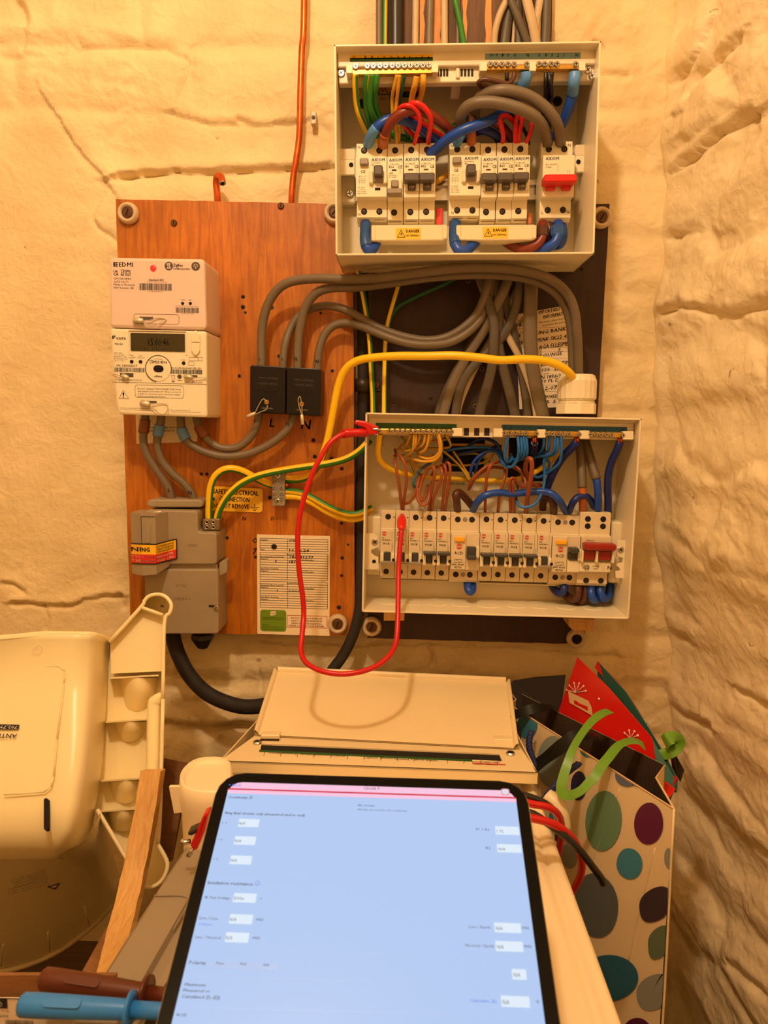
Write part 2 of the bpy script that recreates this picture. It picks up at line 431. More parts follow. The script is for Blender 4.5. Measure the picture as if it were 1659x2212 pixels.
cl = np.floor(xb).astype(int); xt = xb-cl
ed = np.minimum(np.minimum(zt, 1-zt)*0.0765, np.minimum(xt, 1-xt)*Lb)     # distance to the joint
soft = sstep(-0.004, 0.020, ed+0.004*fbm(X*30, Z*30, 15, 3))
fade = np.clip(0.6+0.9*fbm(X*5, Z*7, 17, 2), 0.25, 1.0)
left = sstep(-0.345, -0.46, X-0.05*noise2(X*4, Z*5, 21)-0.10*sstep(CZ+0.36, CZ+0.5, Z)*-1)   # plastered patch
left = np.maximum(left*sstep(CZ+0.43, CZ+0.34, Z), 0)
per = 0.0050*noise2(cl*3.7+0.5, row*5.3+0.5, 31)
H = -0.0125+(1-left)*(soft*0.0062*fade+per*soft)+left*0.0035
H += (0.0058*fbm(X*7, Z*11, 41, 3)+0.0030*fbm(X*34, Z*44, 51, 3, 0.55)*np.clip(0.4+1.5*fbm(X*6, Z*6, 57, 2), 0.1, 1.4))*(1-0.6*left)
H += 0.0010*np.abs(fbm(X*26+3, Z*26, 61, 3))*(1-0.5*left)
def groove(H, l, dep, wid, ledge=0.0, lw=0.02, jit=0.003, sd=1):
    pts = pxz(l); d, s = poly_dist(X+jit*noise2(X*45, Z*45, 71), Z+jit*noise2(X*45+9, Z*45, 72), pts)
    H = H-dep*np.exp(-(d/(wid*(1+0.5*noise2(X*28, Z*28, 73))))**2)*np.clip(0.75+1.3*noise2(X*22, Z*22, 74), 0.15, 1.2)
    if ledge: H = H+ledge*np.exp(-(d/lw)**2)*np.where(s*sd > 0, 1, 0.0)
    return H
H = groove(H, [(236,380),(300,371),(370,367),(460,366),(560,362),(640,359),(712,353)], 0.010, 0.0032, 0.006, 0.02)
H = groove(H, [(250,374),(278,373)], 0.016, 0.003)
H = groove(H, [(365,236),(430,256),(520,262),(600,262),(650,255)], 0.0045, 0.005, 0.004, 0.015)
H = groove(H, [(512,252),(540,262)], 0.006, 0.0035)
H = groove(H, [(404,108),(398,150),(382,200),(372,240)], 0.0035, 0.006, 0.0015, 0.012, 0.004, -1)
H = groove(H, [(170,96),(280,92),(355,92),(386,112)], 0.0035, 0.005, 0.003, 0.014)
H = groove(H, [(36,4),(56,50),(52,76)], 0.008, 0.006, 0.0035, 0.02)
H = groove(H, [(0,114),(80,112),(128,110)], 0.0035, 0.006, 0.002, 0.014)
H = groove(H, [(96,212),(140,282),(182,338),(216,372),(232,398)], 0.0028, 0.008, 0.004, 0.02, 0.004, 1)
H = groove(H, [(225,390),(196,470),(215,492),(248,516)], 0.0035, 0.005, 0.003, 0.012)
H = groove(H, [(0,1262),(24,1266),(46,1280)], 0.005, 0.004, 0.003, 0.012)
H = groove(H, [(20,1305),(88,1311),(146,1313),(176,1296),(230,1290),(256,1292)], 0.008, 0.0036, 0.004, 0.013)
H = groove(H, [(86,1312),(92,1338),(92,1362)], 0.006, 0.004)
H = groove(H, [(250,1290),(262,1318)], 0.004, 0.004)
H = groove(H, [(350,1566),(420,1572),(520,1574),(640,1580)], 0.011, 0.007, 0.006, 0.02)
H = groove(H, [(556,1434),(560,1466),(562,1496)], 0.008, 0.0026)
H = groove(H, [(930,1398),(935,1440)], 0.008, 0.002)
H = groove(H, [(560,1395),(760,1404),(960,1400),(1180,1412),(1330,1420)], 0.007, 0.006, 0.004, 0.016)
H = groove(H, [(1305,150),(1360,155)], 0.004, 0.004, 0.002, 0.01)
H = groove(H, [(1290,86),(1306,94)], 0.012, 0.0035)
H = np.minimum(H, -0.0005)
vis = (X > -0.66) & (X < 0.38) & (Z > 0.92) & (Z < 1.99)
ID = np.where((soft > 0.62) & (left < 0.35) & vis, (row-row.min())*64+(cl-cl.min()), -1)
wall_back = relief('wall_back', 'brick', 'cream painted brick back wall', U, V,
    lambda u, v, h: np.stack([np.broadcast_to(u[None, :], h.shape), -h, np.broadcast_to(v[:, None], h.shape)], 2), H, ID, M_WALL, 0.004)

# ---- right wall: painted rubble stone, coming towards the camera from the corner
def XR(z): return 0.004*np.sin(z*23)+0.003*np.sin(z*61+1)+ np.interp(z, [0, CZ-0.45, CZ-0.20, CZ-0.02, CZ+0.6, 2.6], [0.40, 0.385, 0.352, 0.332, 0.326, 0.326])
U = np.concatenate([np.linspace(-2.0, -0.56, 18)[:-1], np.arange(-0.56, 0.012, 0.0028)])     # y
V = np.concatenate([np.linspace(0, 0.62, 14)[:-1], np.arange(0.62, 2.02, 0.0028), np.linspace(2.02, 2.5, 10)[1:]])
Y, Z = np.meshgrid(U, V)
rs = np.random.RandomState(5); seeds = []
zz = 0.5
while zz < 2.2:
    hrow = 0.070+0.045*rs.rand(); yy = -0.75+0.1*rs.rand()
    while yy < 0.06:
        w = 0.10+0.16*rs.rand(); seeds.append((yy+w/2, zz+hrow/2+0.012*rs.randn())); yy += w
    zz += hrow
seeds = np.array(seeds)
wy = Y+0.016*noise2(Y*11, Z*11, 81)+0.006*noise2(Y*34, Z*34, 83); wz = Z+0.012*noise2(Y*11+5, Z*11, 82)+0.005*noise2(Y*34+3, Z*34, 84)
D1 = np.full(Y.shape, 9.0); D2 = D1.copy(); SID = np.zeros(Y.shape, int)
for k, (a, b) in enumerate(seeds):
    d = np.sqrt(((wy-a)/1.55)**2+(wz-b)**2)
    n1 = d < D1; D2 = np.where(n1, D1, np.minimum(D2, d)); SID = np.where(n1, k, SID); D1 = np.where(n1, d, D1)
edge = D2-D1
dome = sstep(-0.006, 0.034, edge+0.010*fbm(Y*18, Z*24, 85, 3)); tone = rs.rand(len(seeds))[SID]; ty = rs.randn(len(seeds))[SID]; tz = rs.randn(len(seeds))[SID]
H = -0.012+dome*(0.004+0.008*tone)+0.05*dome*(ty*(Y-seeds[SID, 0])+tz*(Z-seeds[SID, 1]))
H += 0.0075*fbm(Y*7, Z*9, 91, 4)+0.0036*fbm(Y*22, Z*30, 96, 4, 0.6)*(0.5+0.8*tone)+0.003*(0.5-np.abs(fbm(Y*16+2, Z*16, 99, 3)))
H = 0.62*H-0.003
def pyz(l): return [(Px(a, b, 0.335)[1], Px(a, b, 0.335)[2]) for a, b in l]
def groove2(H, l, dep, wid, ledge=0.0, lw=0.02, sd=1, jit=0.004):
    pts = pyz(l); d, s = poly_dist(Y+jit*noise2(Y*45, Z*45, 71), Z+jit*noise2(Y*45+9, Z*45, 72), pts)
    H = H-0.75*dep*np.exp(-(d/(wid*(1+0.5*noise2(Y*28, Z*28, 73))))**2)*np.clip(0.75+1.3*noise2(Y*18, Z*18, 74), 0.1, 1.2)
    if ledge: H = H+0.6*ledge*np.exp(-(d/lw)**2)*np.where(s*sd > 0, 1, 0.0)
    return H
H = groove2(H, [(1376,430),(1396,414),(1425,392),(1470,345),(1520,285),(1560,250)], 0.016, 0.006, 0.010, 0.03, -1)
H = groove2(H, [(1376,302),(1410,290),(1440,262),(1460,250)], 0.010, 0.005, 0.006, 0.02, -1)
H = groove2(H, [(1400,135),(1416,100),(1420,75)], 0.014, 0.005, 0.004, 0.02, -1)
H = groove2(H, [(1440,185),(1470,165),(1500,110),(1512,60)], 0.010, 0.008, 0.006, 0.03, -1)
H = groove2(H, [(1480,200),(1490,165),(1520,130),(1552,85)], 0.014, 0.007, 0.006, 0.03, -1)
H = groove2(H, [(1395,540),(1410,545)], 0.03, 0.008)
H = groove2(H, [(1392,680),(1425,685),(1460,660),(1530,680),(1600,650),(1659,636)], 0.012, 0.006, 0.007, 0.025, -1)
H = groove2(H, [(1415,520),(1450,508)], 0.012, 0.005, 0.006, 0.02, -1)
H = groove2(H, [(1365,1500),(1400,1545),(1430,1570)], 0.018, 0.007, 0.006, 0.025, -1)
H = groove2(H, [(1470,1485),(1520,1530),(1560,1580),(1600,1605),(1659,1660)], 0.012, 0.005, 0.006, 0.02, -1)
H = groove2(H, [(1540,1440),(1600,1500),(1659,1535)], 0.010, 0.006, 0.005, 0.02, -1)
H = groove2(H, [(1600,980),(1630,965),(1659,970)], 0.012, 0.006, 0.005, 0.02, -1)
H = groove2(H, [(1590,1120),(1640,1130),(1659,1130)], 0.014, 0.008, 0.006, 0.02, -1)
H = groove2(H, [(1590,1215),(1620,1250),(1640,1285)], 0.012, 0.006)
H = groove2(H, [(1380,1360),(1410,1380)], 0.012, 0.008, 0.006, 0.02, -1)
H = groove2(H, [(1480,1830),(1540,1920),(1580,2000),(1640,2100)], 0.012, 0.007, 0.006, 0.025, -1)
H = groove2(H, [(1440,2080),(1500,2160),(1530,2212)], 0.010, 0.007, 0.006, 0.02, -1)
H = groove2(H, [(1560,1760),(1610,1840),(1659,1890)], 0.010, 0.007, 0.006, 0.02, -1)
H = H*sstep(0.012, -0.02, Y)+(-0.004)*(1-sstep(0.012, -0.02, Y))
vis = (Y > -0.52) & (Z > 0.75) & (Z < 2.0) & (Y < -0.006)
ID = np.where((dome > 0.6) & vis, SID, -1)
wall_right = relief('wall_right', 'stone', 'cream painted rubble stone side wall', U, V,
    lambda u, v, h: np.stack([XR(v)[:, None]-0.16*np.minimum(u[None, :], 0)-h, np.broadcast_to(u[None, :], h.shape), np.broadcast_to(v[:, None], h.shape)], 2), H, ID, M_STONE, 0.004)
# ---- the rest of the cellar
for nm, lo, hi, M in (('floor', (-1.15, -2.05, -0.05), (0.75, 0.05, 0.0), M_FLOOR), ('ceiling', (-1.15, -2.05, 2.5), (0.75, 0.05, 2.55), M_CEIL),
                      ('wall_left', (-1.15, -2.05, 0), (-1.1, 0.05, 2.5), M_FAR), ('wall_front', (-1.15, -2.05, 0), (0.75, -2.0, 2.5), M_FAR)):
    o = MB().box(lo, hi, M).build(nm); o['kind'] = 'structure'
# ================================================================== boards on the wall
def wood_material(name, c0, c1, scale=(6, 60, 1.2), rough=0.45, spots=0.0, coat=0.0, axis='Z'):
    M = bpy.data.materials.new(name); M.use_nodes = True; nt = M.node_tree; b = nt.nodes['Principled BSDF']; L = nt.links.new
    tc = nt.nodes.new('ShaderNodeTexCoord'); mp = nt.nodes.new('ShaderNodeMapping'); mp.inputs['Scale'].default_value = scale
    L(tc.outputs['Object'], mp.inputs['Vector'])
    n = nt.nodes.new('ShaderNodeTexNoise'); n.inputs['Scale'].default_value = 14; n.inputs['Detail'].default_value = 8; n.inputs['Distortion'].default_value = 1.4
    L(mp.outputs['Vector'], n.inputs['Vector'])
    r = nt.nodes.new('ShaderNodeValToRGB'); r.color_ramp.elements[0].position = 0.28; r.color_ramp.elements[1].position = 0.72
    r.color_ramp.elements[0].color = lin(c0)+(1,); r.color_ramp.elements[1].color = lin(c1)+(1,)
    L(n.outputs['Fac'], r.inputs['Fac'])
    n2 = nt.nodes.new('ShaderNodeTexNoise'); n2.inputs['Scale'].default_value = 7; n2.inputs['Detail'].default_value = 9; n2.inputs['Roughness'].default_value = 0.65
    L(tc.outputs['Object'], n2.inputs['Vector'])
    r2 = nt.nodes.new('ShaderNodeValToRGB'); r2.color_ramp.elements[0].position = 0.30; r2.color_ramp.elements[1].position = 0.58
    r2.color_ramp.elements[0].color = (1-spots, 1-spots, 1-spots, 1); r2.color_ramp.elements[1].color = (1, 1, 1, 1)
    L(n2.outputs['Fac'], r2.inputs['Fac'])
    mx = nt.nodes.new('ShaderNodeMix'); mx.data_type = 'RGBA'; mx.blend_type = 'MULTIPLY'; mx.inputs[0].default_value = 1
    L(r.outputs['Color'], mx.inputs[6]); L(r2.outputs['Color'], mx.inputs[7]); L(mx.outputs[2], b.inputs['Base Color'])
    b.inputs['Roughness'].default_value = rough; b.inputs['Coat Weight'].default_value = coat; b.inputs['Coat Roughness'].default_value = 0.25
    bp = nt.nodes.new('ShaderNodeBump'); bp.inputs['Strength'].default_value = 0.15; bp.inputs['Distance'].default_value = 0.001
    L(n.outputs['Fac'], bp.inputs['Height']); L(bp.outputs['Normal'], b.inputs['Normal'])
    MATS[name] = M; return M
M_PLY = wood_material('varnished_plywood', (166, 86, 9), (214, 126, 22), (9, 1, 0.9), 0.42, 0.45, 0.2)
M_DARKPLY = wood_material('dark_stained_plywood', (36, 16, 8), (60, 29, 14), (9, 1, 0.9), 0.6, 0.4, 0.0)
M_PLYEDGE = mat('plywood_edge', (150, 110, 60), 0.8, var=0.3, vscale=80)
M_PLANK = wood_material('weathered_brown_plank', (92, 62, 40), (126, 88, 58), (10, 1, 0.8), 0.7, 0.3)
M_BARE = wood_material('bare_wood_streak', (214, 140, 70), (236, 164, 88), (12, 1, 1), 0.6, 0.2)
M_PINE = wood_material('raw_softwood', (206, 150, 82), (232, 184, 112), (26, 3, 2.2), 0.6, 0.12)
M_HOLE = mat('dark_hole', (22, 14, 9), 0.9)
M_INK = mat('black_marker_ink', (24, 19, 17), 0.6)
M_PENCIL = mat('faint_pencil', (92, 46, 18), 0.7)
M_CERAMIC = mat('cream_ceramic', (206, 180, 142), 0.35, var=0.12, vscale=60)
M_RUST = mat('rusty_screw', (96, 62, 38), 0.5, metal=0.6, var=0.3, vscale=200)
M_STEEL = mat('bright_steel', (205, 200, 190), 0.22, metal=1.0)
M_DARKMETAL = mat('dark_metal', (70, 60, 50), 0.4, metal=0.8)
M_BLACK = mat('black_plastic', (26, 23, 22), 0.38)
M_PRINT = mat('black_print', (26, 24, 24), 0.7)

def board(name, label, quad_px, d0, d1, M, jag=0.0):
    # outline from the four corners as they stand on the wall
    q = [P(x, y, d1) for x, y in quad_px]; base = (q[2]+q[3])/2
    t = thing(name, label, 'board', base)
    mb = MB(); pts = []
    for i in range(4):
        a, b = q[i], q[(i+1) % 4]; n = 24
        for k in range(n):
            p = a+(b-a)*k/n
            if k and jag: p = p+np.array([random.uniform(-jag, jag), 0, random.uniform(-jag, jag)])
            pts.append(p)
    mb.prism(pts, (0, d1-d0, 0), M)
    mb.m = [mb.mi(M) if i < 2 else mb.mi(M_PLYEDGE) for i in range(len(mb.f))]
    mb.build('panel', t); return t
def spacer(t, px, py, d, r=0.0135, screwed=True):       # round ceramic mounting washer with its screw
    o = P(px, py, d); mb = MB()
    mb.lathe([(r, 0), (r*1.02, 0.004), (r*0.86, 0.009), (r*0.66, 0.0095), (r*0.60, 0.006), (r*0.5, 0.006)], o, (0, -1, 0), M_CERAMIC, 20)
    w = mb.build('ceramic_washer', t)
    s = MB(); f = Frame(0, o)
    if screwed:
        screw(s, f, 0, 0, 0.006, r*0.52, M_RUST, M_HOLE, 0.002, 's', random.uniform(30, 70))
    else: s.lathe([(r*0.5, 0), (r*0.5, 0.0005)], f.w(0, 0, 0.006), (0, -1, 0), M_HOLE, 14)
    s.build('washer_screw' if screwed else 'screw_hole', w)
def holes(t, l, d, name='screw_hole'):
    for px, py, r in l:
        f = Frame(0, P(px, py, d)); mb = MB()
        mb.lathe([(r*1.5, 0), (r*1.25, 0.0006), (r, 0.0007)], f.w(0, 0, 0), (0, -1, 0), M_PLYEDGE if random.random() < 0.4 else M_RUST, 9)
        mb.lathe([(r, 0.0007), (r*0.9, 0.0009)], f.w(0, 0, 0), (0, -1, 0), M_HOLE, 9)
        mb.build(name, t)
tb = board('wooden_board', 'orange varnished plywood backing board behind the smart meter and black connector blocks',
           [(250, 430), (762, 441), (767, 1374), (283, 1366)], 0.002, 0.02, M_PLY, 0.0004)
spacer(tb, 279, 462, 0.02); spacer(tb, 723, 462, 0.02); spacer(tb, 730, 1346, 0.02)
for px, py in ((607, 445), (376, 482)):
    s = MB(); screw(s, Frame(0, P(px, py, 0.02)), 0, 0, 0, 0.0042, M_RUST, M_HOLE, 0.0025, 's', 80); s.build('round_head_screw', tb)
holes(tb, [(525, 641, .0018), (525, 663, .002), (530, 675, .0014), (587, 664, .0022), (603, 769, .002), (517, 812, .002), (718, 801, .002), (677, 951, .002),
           (680, 986, .002), (716, 991, .002), (738, 1012, .002), (435, 1024, .0016), (447, 1024, .0016), (491, 1161, .002), (583, 1075, .002), (738, 1130, .0016),
           (739, 1205, .0018), (738, 1243, .0016), (552, 1203, .0016), (752, 1176, .0014), (732, 1312, .0022), (693, 676, .0015)], 0.02)
fb = Frame(-0.5, P(500, 900, 0.02)*np.array([1, 0, 1])); mb = MB()
def wr(s, px, py, h, M=M_INK, d=0.0205, bold=2, slant=0.15, fr=fb, width=None, tgt=None):
    a, b = fr.loc(px, py, d); text(tgt if tgt is not None else mb, s, fr, a, b, d, h, M, bold=bold, slant=slant, width=width)
wr('L', 582, 922, .0105); wr('N', 650, 927, .0125); wr('O', 544, 1173, .007); wr('7', 545, 1197, .008)
wr('N', 523, 1124, .005, M_PENCIL); wr('D', 585, 1124, .005, M_PENCIL)
mb.build('handwritten_lettering', tb)

td = board('wooden_board', 'dark brown stained board behind the lower consumer unit and grey cables',
           [(806, 445), (1317, 440), (1262, 1392), (794, 1378)], 0.002, 0.018, M_DARKPLY, 0.0005)
for px, py, sc_ in ((803, 1352, True), (1297, 472, True), (1244, 1378, False)): spacer(td, px, py, 0.018, 0.0135, sc_)
holes(td, [(930, 860, .002), (1257, 581, .0025), (1012, 607, .002), (1026, 877, .0018), (1041, 797, .002), (852, 878, .0016)], 0.018)

# vertical plank with bare streaks where the cables come down
q = [(815, -620), (1196, -620), (1190, 470), (815, 470)]
tplank = thing('backing_plank', 'brown weathered plank behind the cables above the upper consumer unit', 'plank', P(1000, 470, .012))
mb = MB(); mb.prism([P(x, y, 0.012) for x, y in q], (0, 0.010, 0), M_PLANK); mb.build('plank', tplank)
rs2 = random.Random(3)
for x0, x1 in ((905, 916), (936, 952), (999, 1008), (1049, 1062)):   # stripes where the stain is missing
    mb = MB(); L = []; R = []
    for k in range(34):
        y = -620+k*24; L.append(P(x0+rs2.uniform(-2, 2), y, .0122)); R.append(P(x1+rs2.uniform(-2, 2), y, .0122))
    mb.grid([[a, b] for a, b in zip(L, R)], M_BARE, False); mb.build('bare_wood_streak', tplank)

# small things fixed to the wall
M_COPPER = mat('copper', (206, 98, 42), 0.32, metal=0.75, var=0.25, vscale=60)
M_COPPERP = mat('painted_copper', (196, 148, 96), 0.5, var=0.3, vscale=90)
mb = MB(); p = spline(wpts([(660, -620, .012), (657, 0, .012), (652, 110, .010), (649, 200, .010), (648, 255, .010), (646, 300, .009), (640, 345, .009), (634, 380, .008), (630, 428, .008), (629, 470, .001)]))
mb.tube(p, 0.0042, M_COPPER, 10); single('copper_pipe', mb, 'thin bare copper pipe running down the wall to the plywood board', 'pipe', base=P(630, 430, 0))
mb = MB(); p = spline(wpts([(470, 470, .001), (470, 428, .008), (467, 395, .010), (470, 381, .014), (477, 381, .020), (480, 390, .024), (481, 396, .026)]))
mb.tube(p, 0.0044, M_COPPER, 10, cap=False); mb.tube([p[-1], p[-2]], [0.0044, 0.0040], M_COPPER, 10, cap=False)
mb.lathe([(0.0044, 0), (0.0040, -0.0006), (0.0026, -0.0008)], p[-1], p[-1]-p[-2], M_STEEL, 10); mb.lathe([(0.0026, 0), (0.0026, 0.0003)], p[-1], p[-1]-p[-2], M_HOLE, 10)
single('copper_stub', mb, 'short hooked copper stub rising behind the top of the plywood board', 'pipe', base=P(470, 430, 0))
mb = MB(); f = Frame(0, P(678, 257, 0)); rbox(mb, f, -.0035, -.008, .0035, .008, -.006, .005, .0015, M_CERAMIC, .001)
screw(mb, f, 0, 0, .005, .0024, M_DARKMETAL, M_HOLE, .0012); single('cable_clip', mb, 'tiny cream cable clip nailed beside the copper pipe', 'clip', base=f.w(0, 0, 0))
# ================================================================== meter, connector blocks and cut-out on the plywood
M_HUB = mat('pinkish_grey_plastic', (228, 200, 182), 0.42, var=0.03, vscale=15)
M_METER = mat('cream_meter_plastic', (240, 226, 194), 0.40, var=0.03, vscale=15)
M_LCD = mat('olive_lcd', (58, 50, 22), 0.18, spec=0.6)
M_LCDINK = mat('lcd_digit', (24, 22, 12), 0.4)
M_LED = mat('red_lamp', (255, 46, 40), 0.4, emit=0.9)
M_PRINTG = mat('grey_print', (84, 70, 58), 0.7)
M_CUT = mat('grey_cutout_plastic', (158, 140, 112), 0.5, var=0.08, vscale=25, bump=0.08, bscale=400)
M_CUTD = mat('grey_cutout_moulded_mark', (128, 110, 86), 0.6)
M_YEL = mat('yellow_label', (246, 190, 40), 0.45)
M_RED = mat('red_label', (222, 40, 30), 0.45)
M_WHITE = mat('white_print', (244, 232, 214), 0.6)
M_PAPER = mat('cream_paper', (244, 222, 186), 0.6, var=0.03, vscale=8)
M_GREENLAB = mat('green_label', (112, 142, 24), 0.5)
M_REDINK = mat('red_ink', (196, 52, 40), 0.6)
M_BLOCK = mat('glossy_black_block', (22, 17, 15), 0.34, spec=0.3)
M_BLOCKINK = mat('faint_grey_print', (84, 76, 70), 0.6)
M_SEAL = mat('lead_seal', (206, 192, 160), 0.4, metal=0.5, var=0.2, vscale=200)
M_BRASS = mat('brass', (212, 168, 78), 0.28, metal=0.9, var=0.1, vscale=150)
M_BTN = mat('cream_button', (240, 224, 188), 0.4)

def seal(t, l, crimp, r=0.0006, name='wire_seal'):      # twisted wire loop and its crimped ferrule
    mb = MB(); p = spline([P(*q) for q in l], 6); mb.tube(p, r, M_SEAL, 5)
    o = mb.build(name, t); c = MB(); a, b = P(*crimp[0]), P(*crimp[1]); n = 6
    c.tube([a, a+(b-a)*0.08, a+(b-a)*0.5, a+(b-a)*0.92, b], [crimp[2]*0.5, crimp[2], crimp[2]*1.05, crimp[2], crimp[2]*0.4], M_SEAL, 8, flat=0.6)
    c.build('seal_ferrule', o)
fm = Frame(-0.8)
# communications hub
D1 = 0.090
th = thing('communications_hub', 'pinkish square communications hub with a red lamp, plugged on top of the electricity meter', 'meter', P(340, 710, 0.05))
mb = MB(); poly = roundpoly(pxpoly(fm, [(234.5, 555.5), (442, 559), (446, 713), (236.5, 707.5)], D1), 0.006)
slab(mb, fm, poly, 0.02, D1, M_HUB, 0.0035); mb.build('casing', th)
Z3 = lambda x, y: (220+x/5.82, 540+y/5.82)
def tz(mb, s, x, y, h, M=M_PRINT, w=None, d=D1, **k):
    px, py = Z3(x, y); tp(mb, fm, s, px, py, h/5.82, d, M, None if w is None else w/5.82, **k)
def az(x, y, d=D1): return fm.loc(*Z3(x, y), d)
def zrect(mb, x0, y0, x1, y1, d, M, lift=.0003):
    a0, b0 = az(x0, y0, d); a1, b1 = az(x1, y1, d); rect(mb, fm, a0, b1, a1, b0, d+lift, M)
mb = MB()
zrect(mb, 145, 152, 168, 210, D1, M_PRINT); zrect(mb, 172, 152, 198, 170, D1, M_PRINT); zrect(mb, 172, 175, 198, 190, D1, M_PRINT); zrect(mb, 172, 195, 198, 210, D1, M_PRINT)
tz(mb, 'EDMI', 216, 208, 52, w=176, bold=2); tz(mb, 'UK', 146, 285, 30, w=60, bold=2); tz(mb, 'CA', 146, 320, 30, w=64, bold=2)
a, b = az(262, 283); outline(mb, fm, [(a-.002, b+.003), (a+.002, b+.003), (a+.0012, b-.003), (a-.0012, b-.003)], D1+.0003, .0005, M_PRINT); outline(mb, fm, [(a-.0025, b-.003), (a+.0025, b+.003)], D1+.0003, .0004, M_PRINT); zrect(mb, 244, 311, 280, 320, D1, M_PRINT)
for q in (0, 14): 
    a0, b0 = az(297+q, 255+q); a1, b1 = az(357-q, 318-q); outline(mb, fm, [(a0, b0), (a1, b0), (a1, b1), (a0, b1)], D1+.0003, .0006, M_PRINT)
for s, y in (('C5010A-08-B2', 370), ('2022-12-11', 408), ('Made in Romania', 446), ('HW Version  AE', 486)): tz(mb, s, 152, y, 24, bold=0, w=len(s)*18)
a, b = az(842, 202); disc(mb, fm, a, b, D1+.0002, .0051, M_PRINTG, 20)
outline(mb, fm, [(a-.0028, b+.0026), (a+.0022, b+.0026), (a-.0022, b-.0026), (a+.0028, b-.0026)], D1+.0004, .0012, M_HUB)
tz(mb, 'ZigBee', 897, 208, 36, w=122, bold=2); tz(mb, 'Certified product', 897, 246, 24, w=210, bold=2)
a, b = az(1180, 206); disc(mb, fm, a, b, D1+.0002, .0052, M_PRINTG, 20); ring(mb, fm, a, b+.0006, D1+.0004, .0018, .0025, M_HUB, 12, -40, 220); rect(mb, fm, a-.0004, b-.003, a+.0004, b, D1+.0004, M_HUB)
tz(mb, 'Standard 420', 590, 388, 28, w=192, bold=1); tz(mb, 'Communications Hub for smart metering', 550, 405, 10, w=265, bold=0)
a0, b0 = az(470, 418); a1, b1 = az(878, 512); barcode(mb, fm, a0, b1, a1, b0, D1+.0003, M_PRINT, 46, 3); tz(mb, '021082H0 77B216', 585, 527, 10, w=185, bold=0)
tz(mb, 'WAN', 994, 633, 12, w=50); tz(mb, 'HAN', 1093, 635, 12, w=42); tz(mb, 'ZigBee MAC + Two-Phase Communications', 925, 708, 11, w=290, bold=0)
a0, b0 = az(932, 722); a1, b1 = az(1215, 794); barcode(mb, fm, a0, b1, a1, b0, D1+.0003, M_PRINT, 34, 5); tz(mb, '00 0D 9F 00 02 77 B2', 995, 806, 10, w=160, bold=0)
a0, b0 = az(402, 803); a1, b1 = az(972, 935); outline(mb, fm, rrect(a0, b1, a1, b0, .003), D1+.0002, .0004, M_PRINTG)
mb.build('printed_lettering', th)
for x in (1016, 1113):
    a, b = az(x, 672); m2 = MB(); m2.lathe([(.0019, 0), (.0019, .0004), (.0013, .0002)], fm.w(a, b, D1), fm.Y, M_HOLE, 12); m2.build('indicator_window', th)
m2 = MB(); a, b = az(646, 230); m2.lathe([(.0037, 0), (.0037, .0006), (.003, .0010)], fm.w(a, b, D1), fm.Y, M_LED, 18); m2.build('red_lamp', th)['label'] = 'glowing red lamp'
m2 = MB(); a0, b0 = az(475, 838); a1, b1 = az(645, 880); m2.box((a0, b0, D1-.002), (a1, b1, D1+.0003), M_PRINTG, fr=fm); m2.build('seal_recess', th)
seal(th, [(*Z3(480, 890), D1+.003), (*Z3(600, 885), D1+.003), (*Z3(690, 855), D1+.002), (*Z3(810, 868), D1+.001), (*Z3(740, 915), D1+.003), (*Z3(650, 945), D1+.004), (*Z3(540, 925), D1+.004), (*Z3(450, 880), D1+.003)],
     ((*Z3(388, 882), D1+.004), (*Z3(525, 892), D1+.004), .0034))
# electricity meter
D2 = 0.088
te = thing('electricity_meter', 'cream smart electricity meter with a dark display, below the pinkish hub', 'meter', P(350, 900, 0.05))
mb = MB(); poly = roundpoly(pxpoly(fm, [(236.5, 708.6), (446, 714.6), (447.5, 902), (256, 895), (250, 870), (243, 790), (240, 750)], D2), 0.004)
slab(mb, fm, poly, 0.02, D2, M_METER, 0.003); mb.build('casing', te)
m2 = MB(); 
for (x0, y0, x1, y1) in ((335, 1008, 1058, 1030), (335, 1030, 352, 1310), (1058, 1030, 1074, 1325)):
    a0, b0 = az(x0, y0, D2); a1, b1 = az(x1, y1, D2); m2.box((a0, b0, D2-.001), (a1, b1, D2+.0016), M_METER, .0005, fm)
m2.build('display_frame', te)
m2 = MB(); a0, b0 = az(362, 1042, D2); a1, b1 = az(1046, 1282, D2); rbox(m2, fm, a0, b1, a1, b0, D2-.001, D2+.0008, .001, M_LCD); lcd = m2.build('display', te)
m2 = MB(); px, py = Z3(585, 1200); tp(m2, fm, '15:00:46', px, py, 15, D2+.0008, M_LCDINK, 45, bold=1, lift=.0002); px, py = Z3(385, 1250); tp(m2, fm, '1      T1  kW  R1      1', px, py, 5, D2+.0008, M_LCDINK, 100, bold=0, lift=.0002); m2.build('display_lettering', lcd)
for y0, y1, s in ((1035, 1165, 1), (1168, 1310, 0)):
    m2 = MB(); a0, b0 = az(1128, y0, D2); a1, b1 = az(1240, y1, D2)
    pts = [(a0, b1), (a1, b1)] + [(a1-(a1-a0)*k/8, b0-.004+.006*math.sin(math.pi*k/8)) for k in range(9)] if s else [(a1, b0), (a0, b0)] + [(a0+(a1-a0)*k/8, b1+.004-.006*math.sin(math.pi*k/8)) for k in range(9)]
    slab(m2, fm, pts, D2, D2+.003, M_BTN, .001); m2.build('push_button', te)
mb = MB(); Z = dict(d=D2)
def tm(s, x, y, h, w=None, M=M_PRINT, **k): tz(mb, s, x, y, h, M, w, D2, **k)
zrect(mb, 130, 1075, 150, 1118, D2, M_PRINT); zrect(mb, 154, 1075, 174, 1092, D2, M_PRINT); zrect(mb, 154, 1098, 168, 1106, D2, M_PRINT)
tm('KAIFA', 188, 1128, 34, 118, bold=1); tm('MA120', 163, 1192, 24, 102)
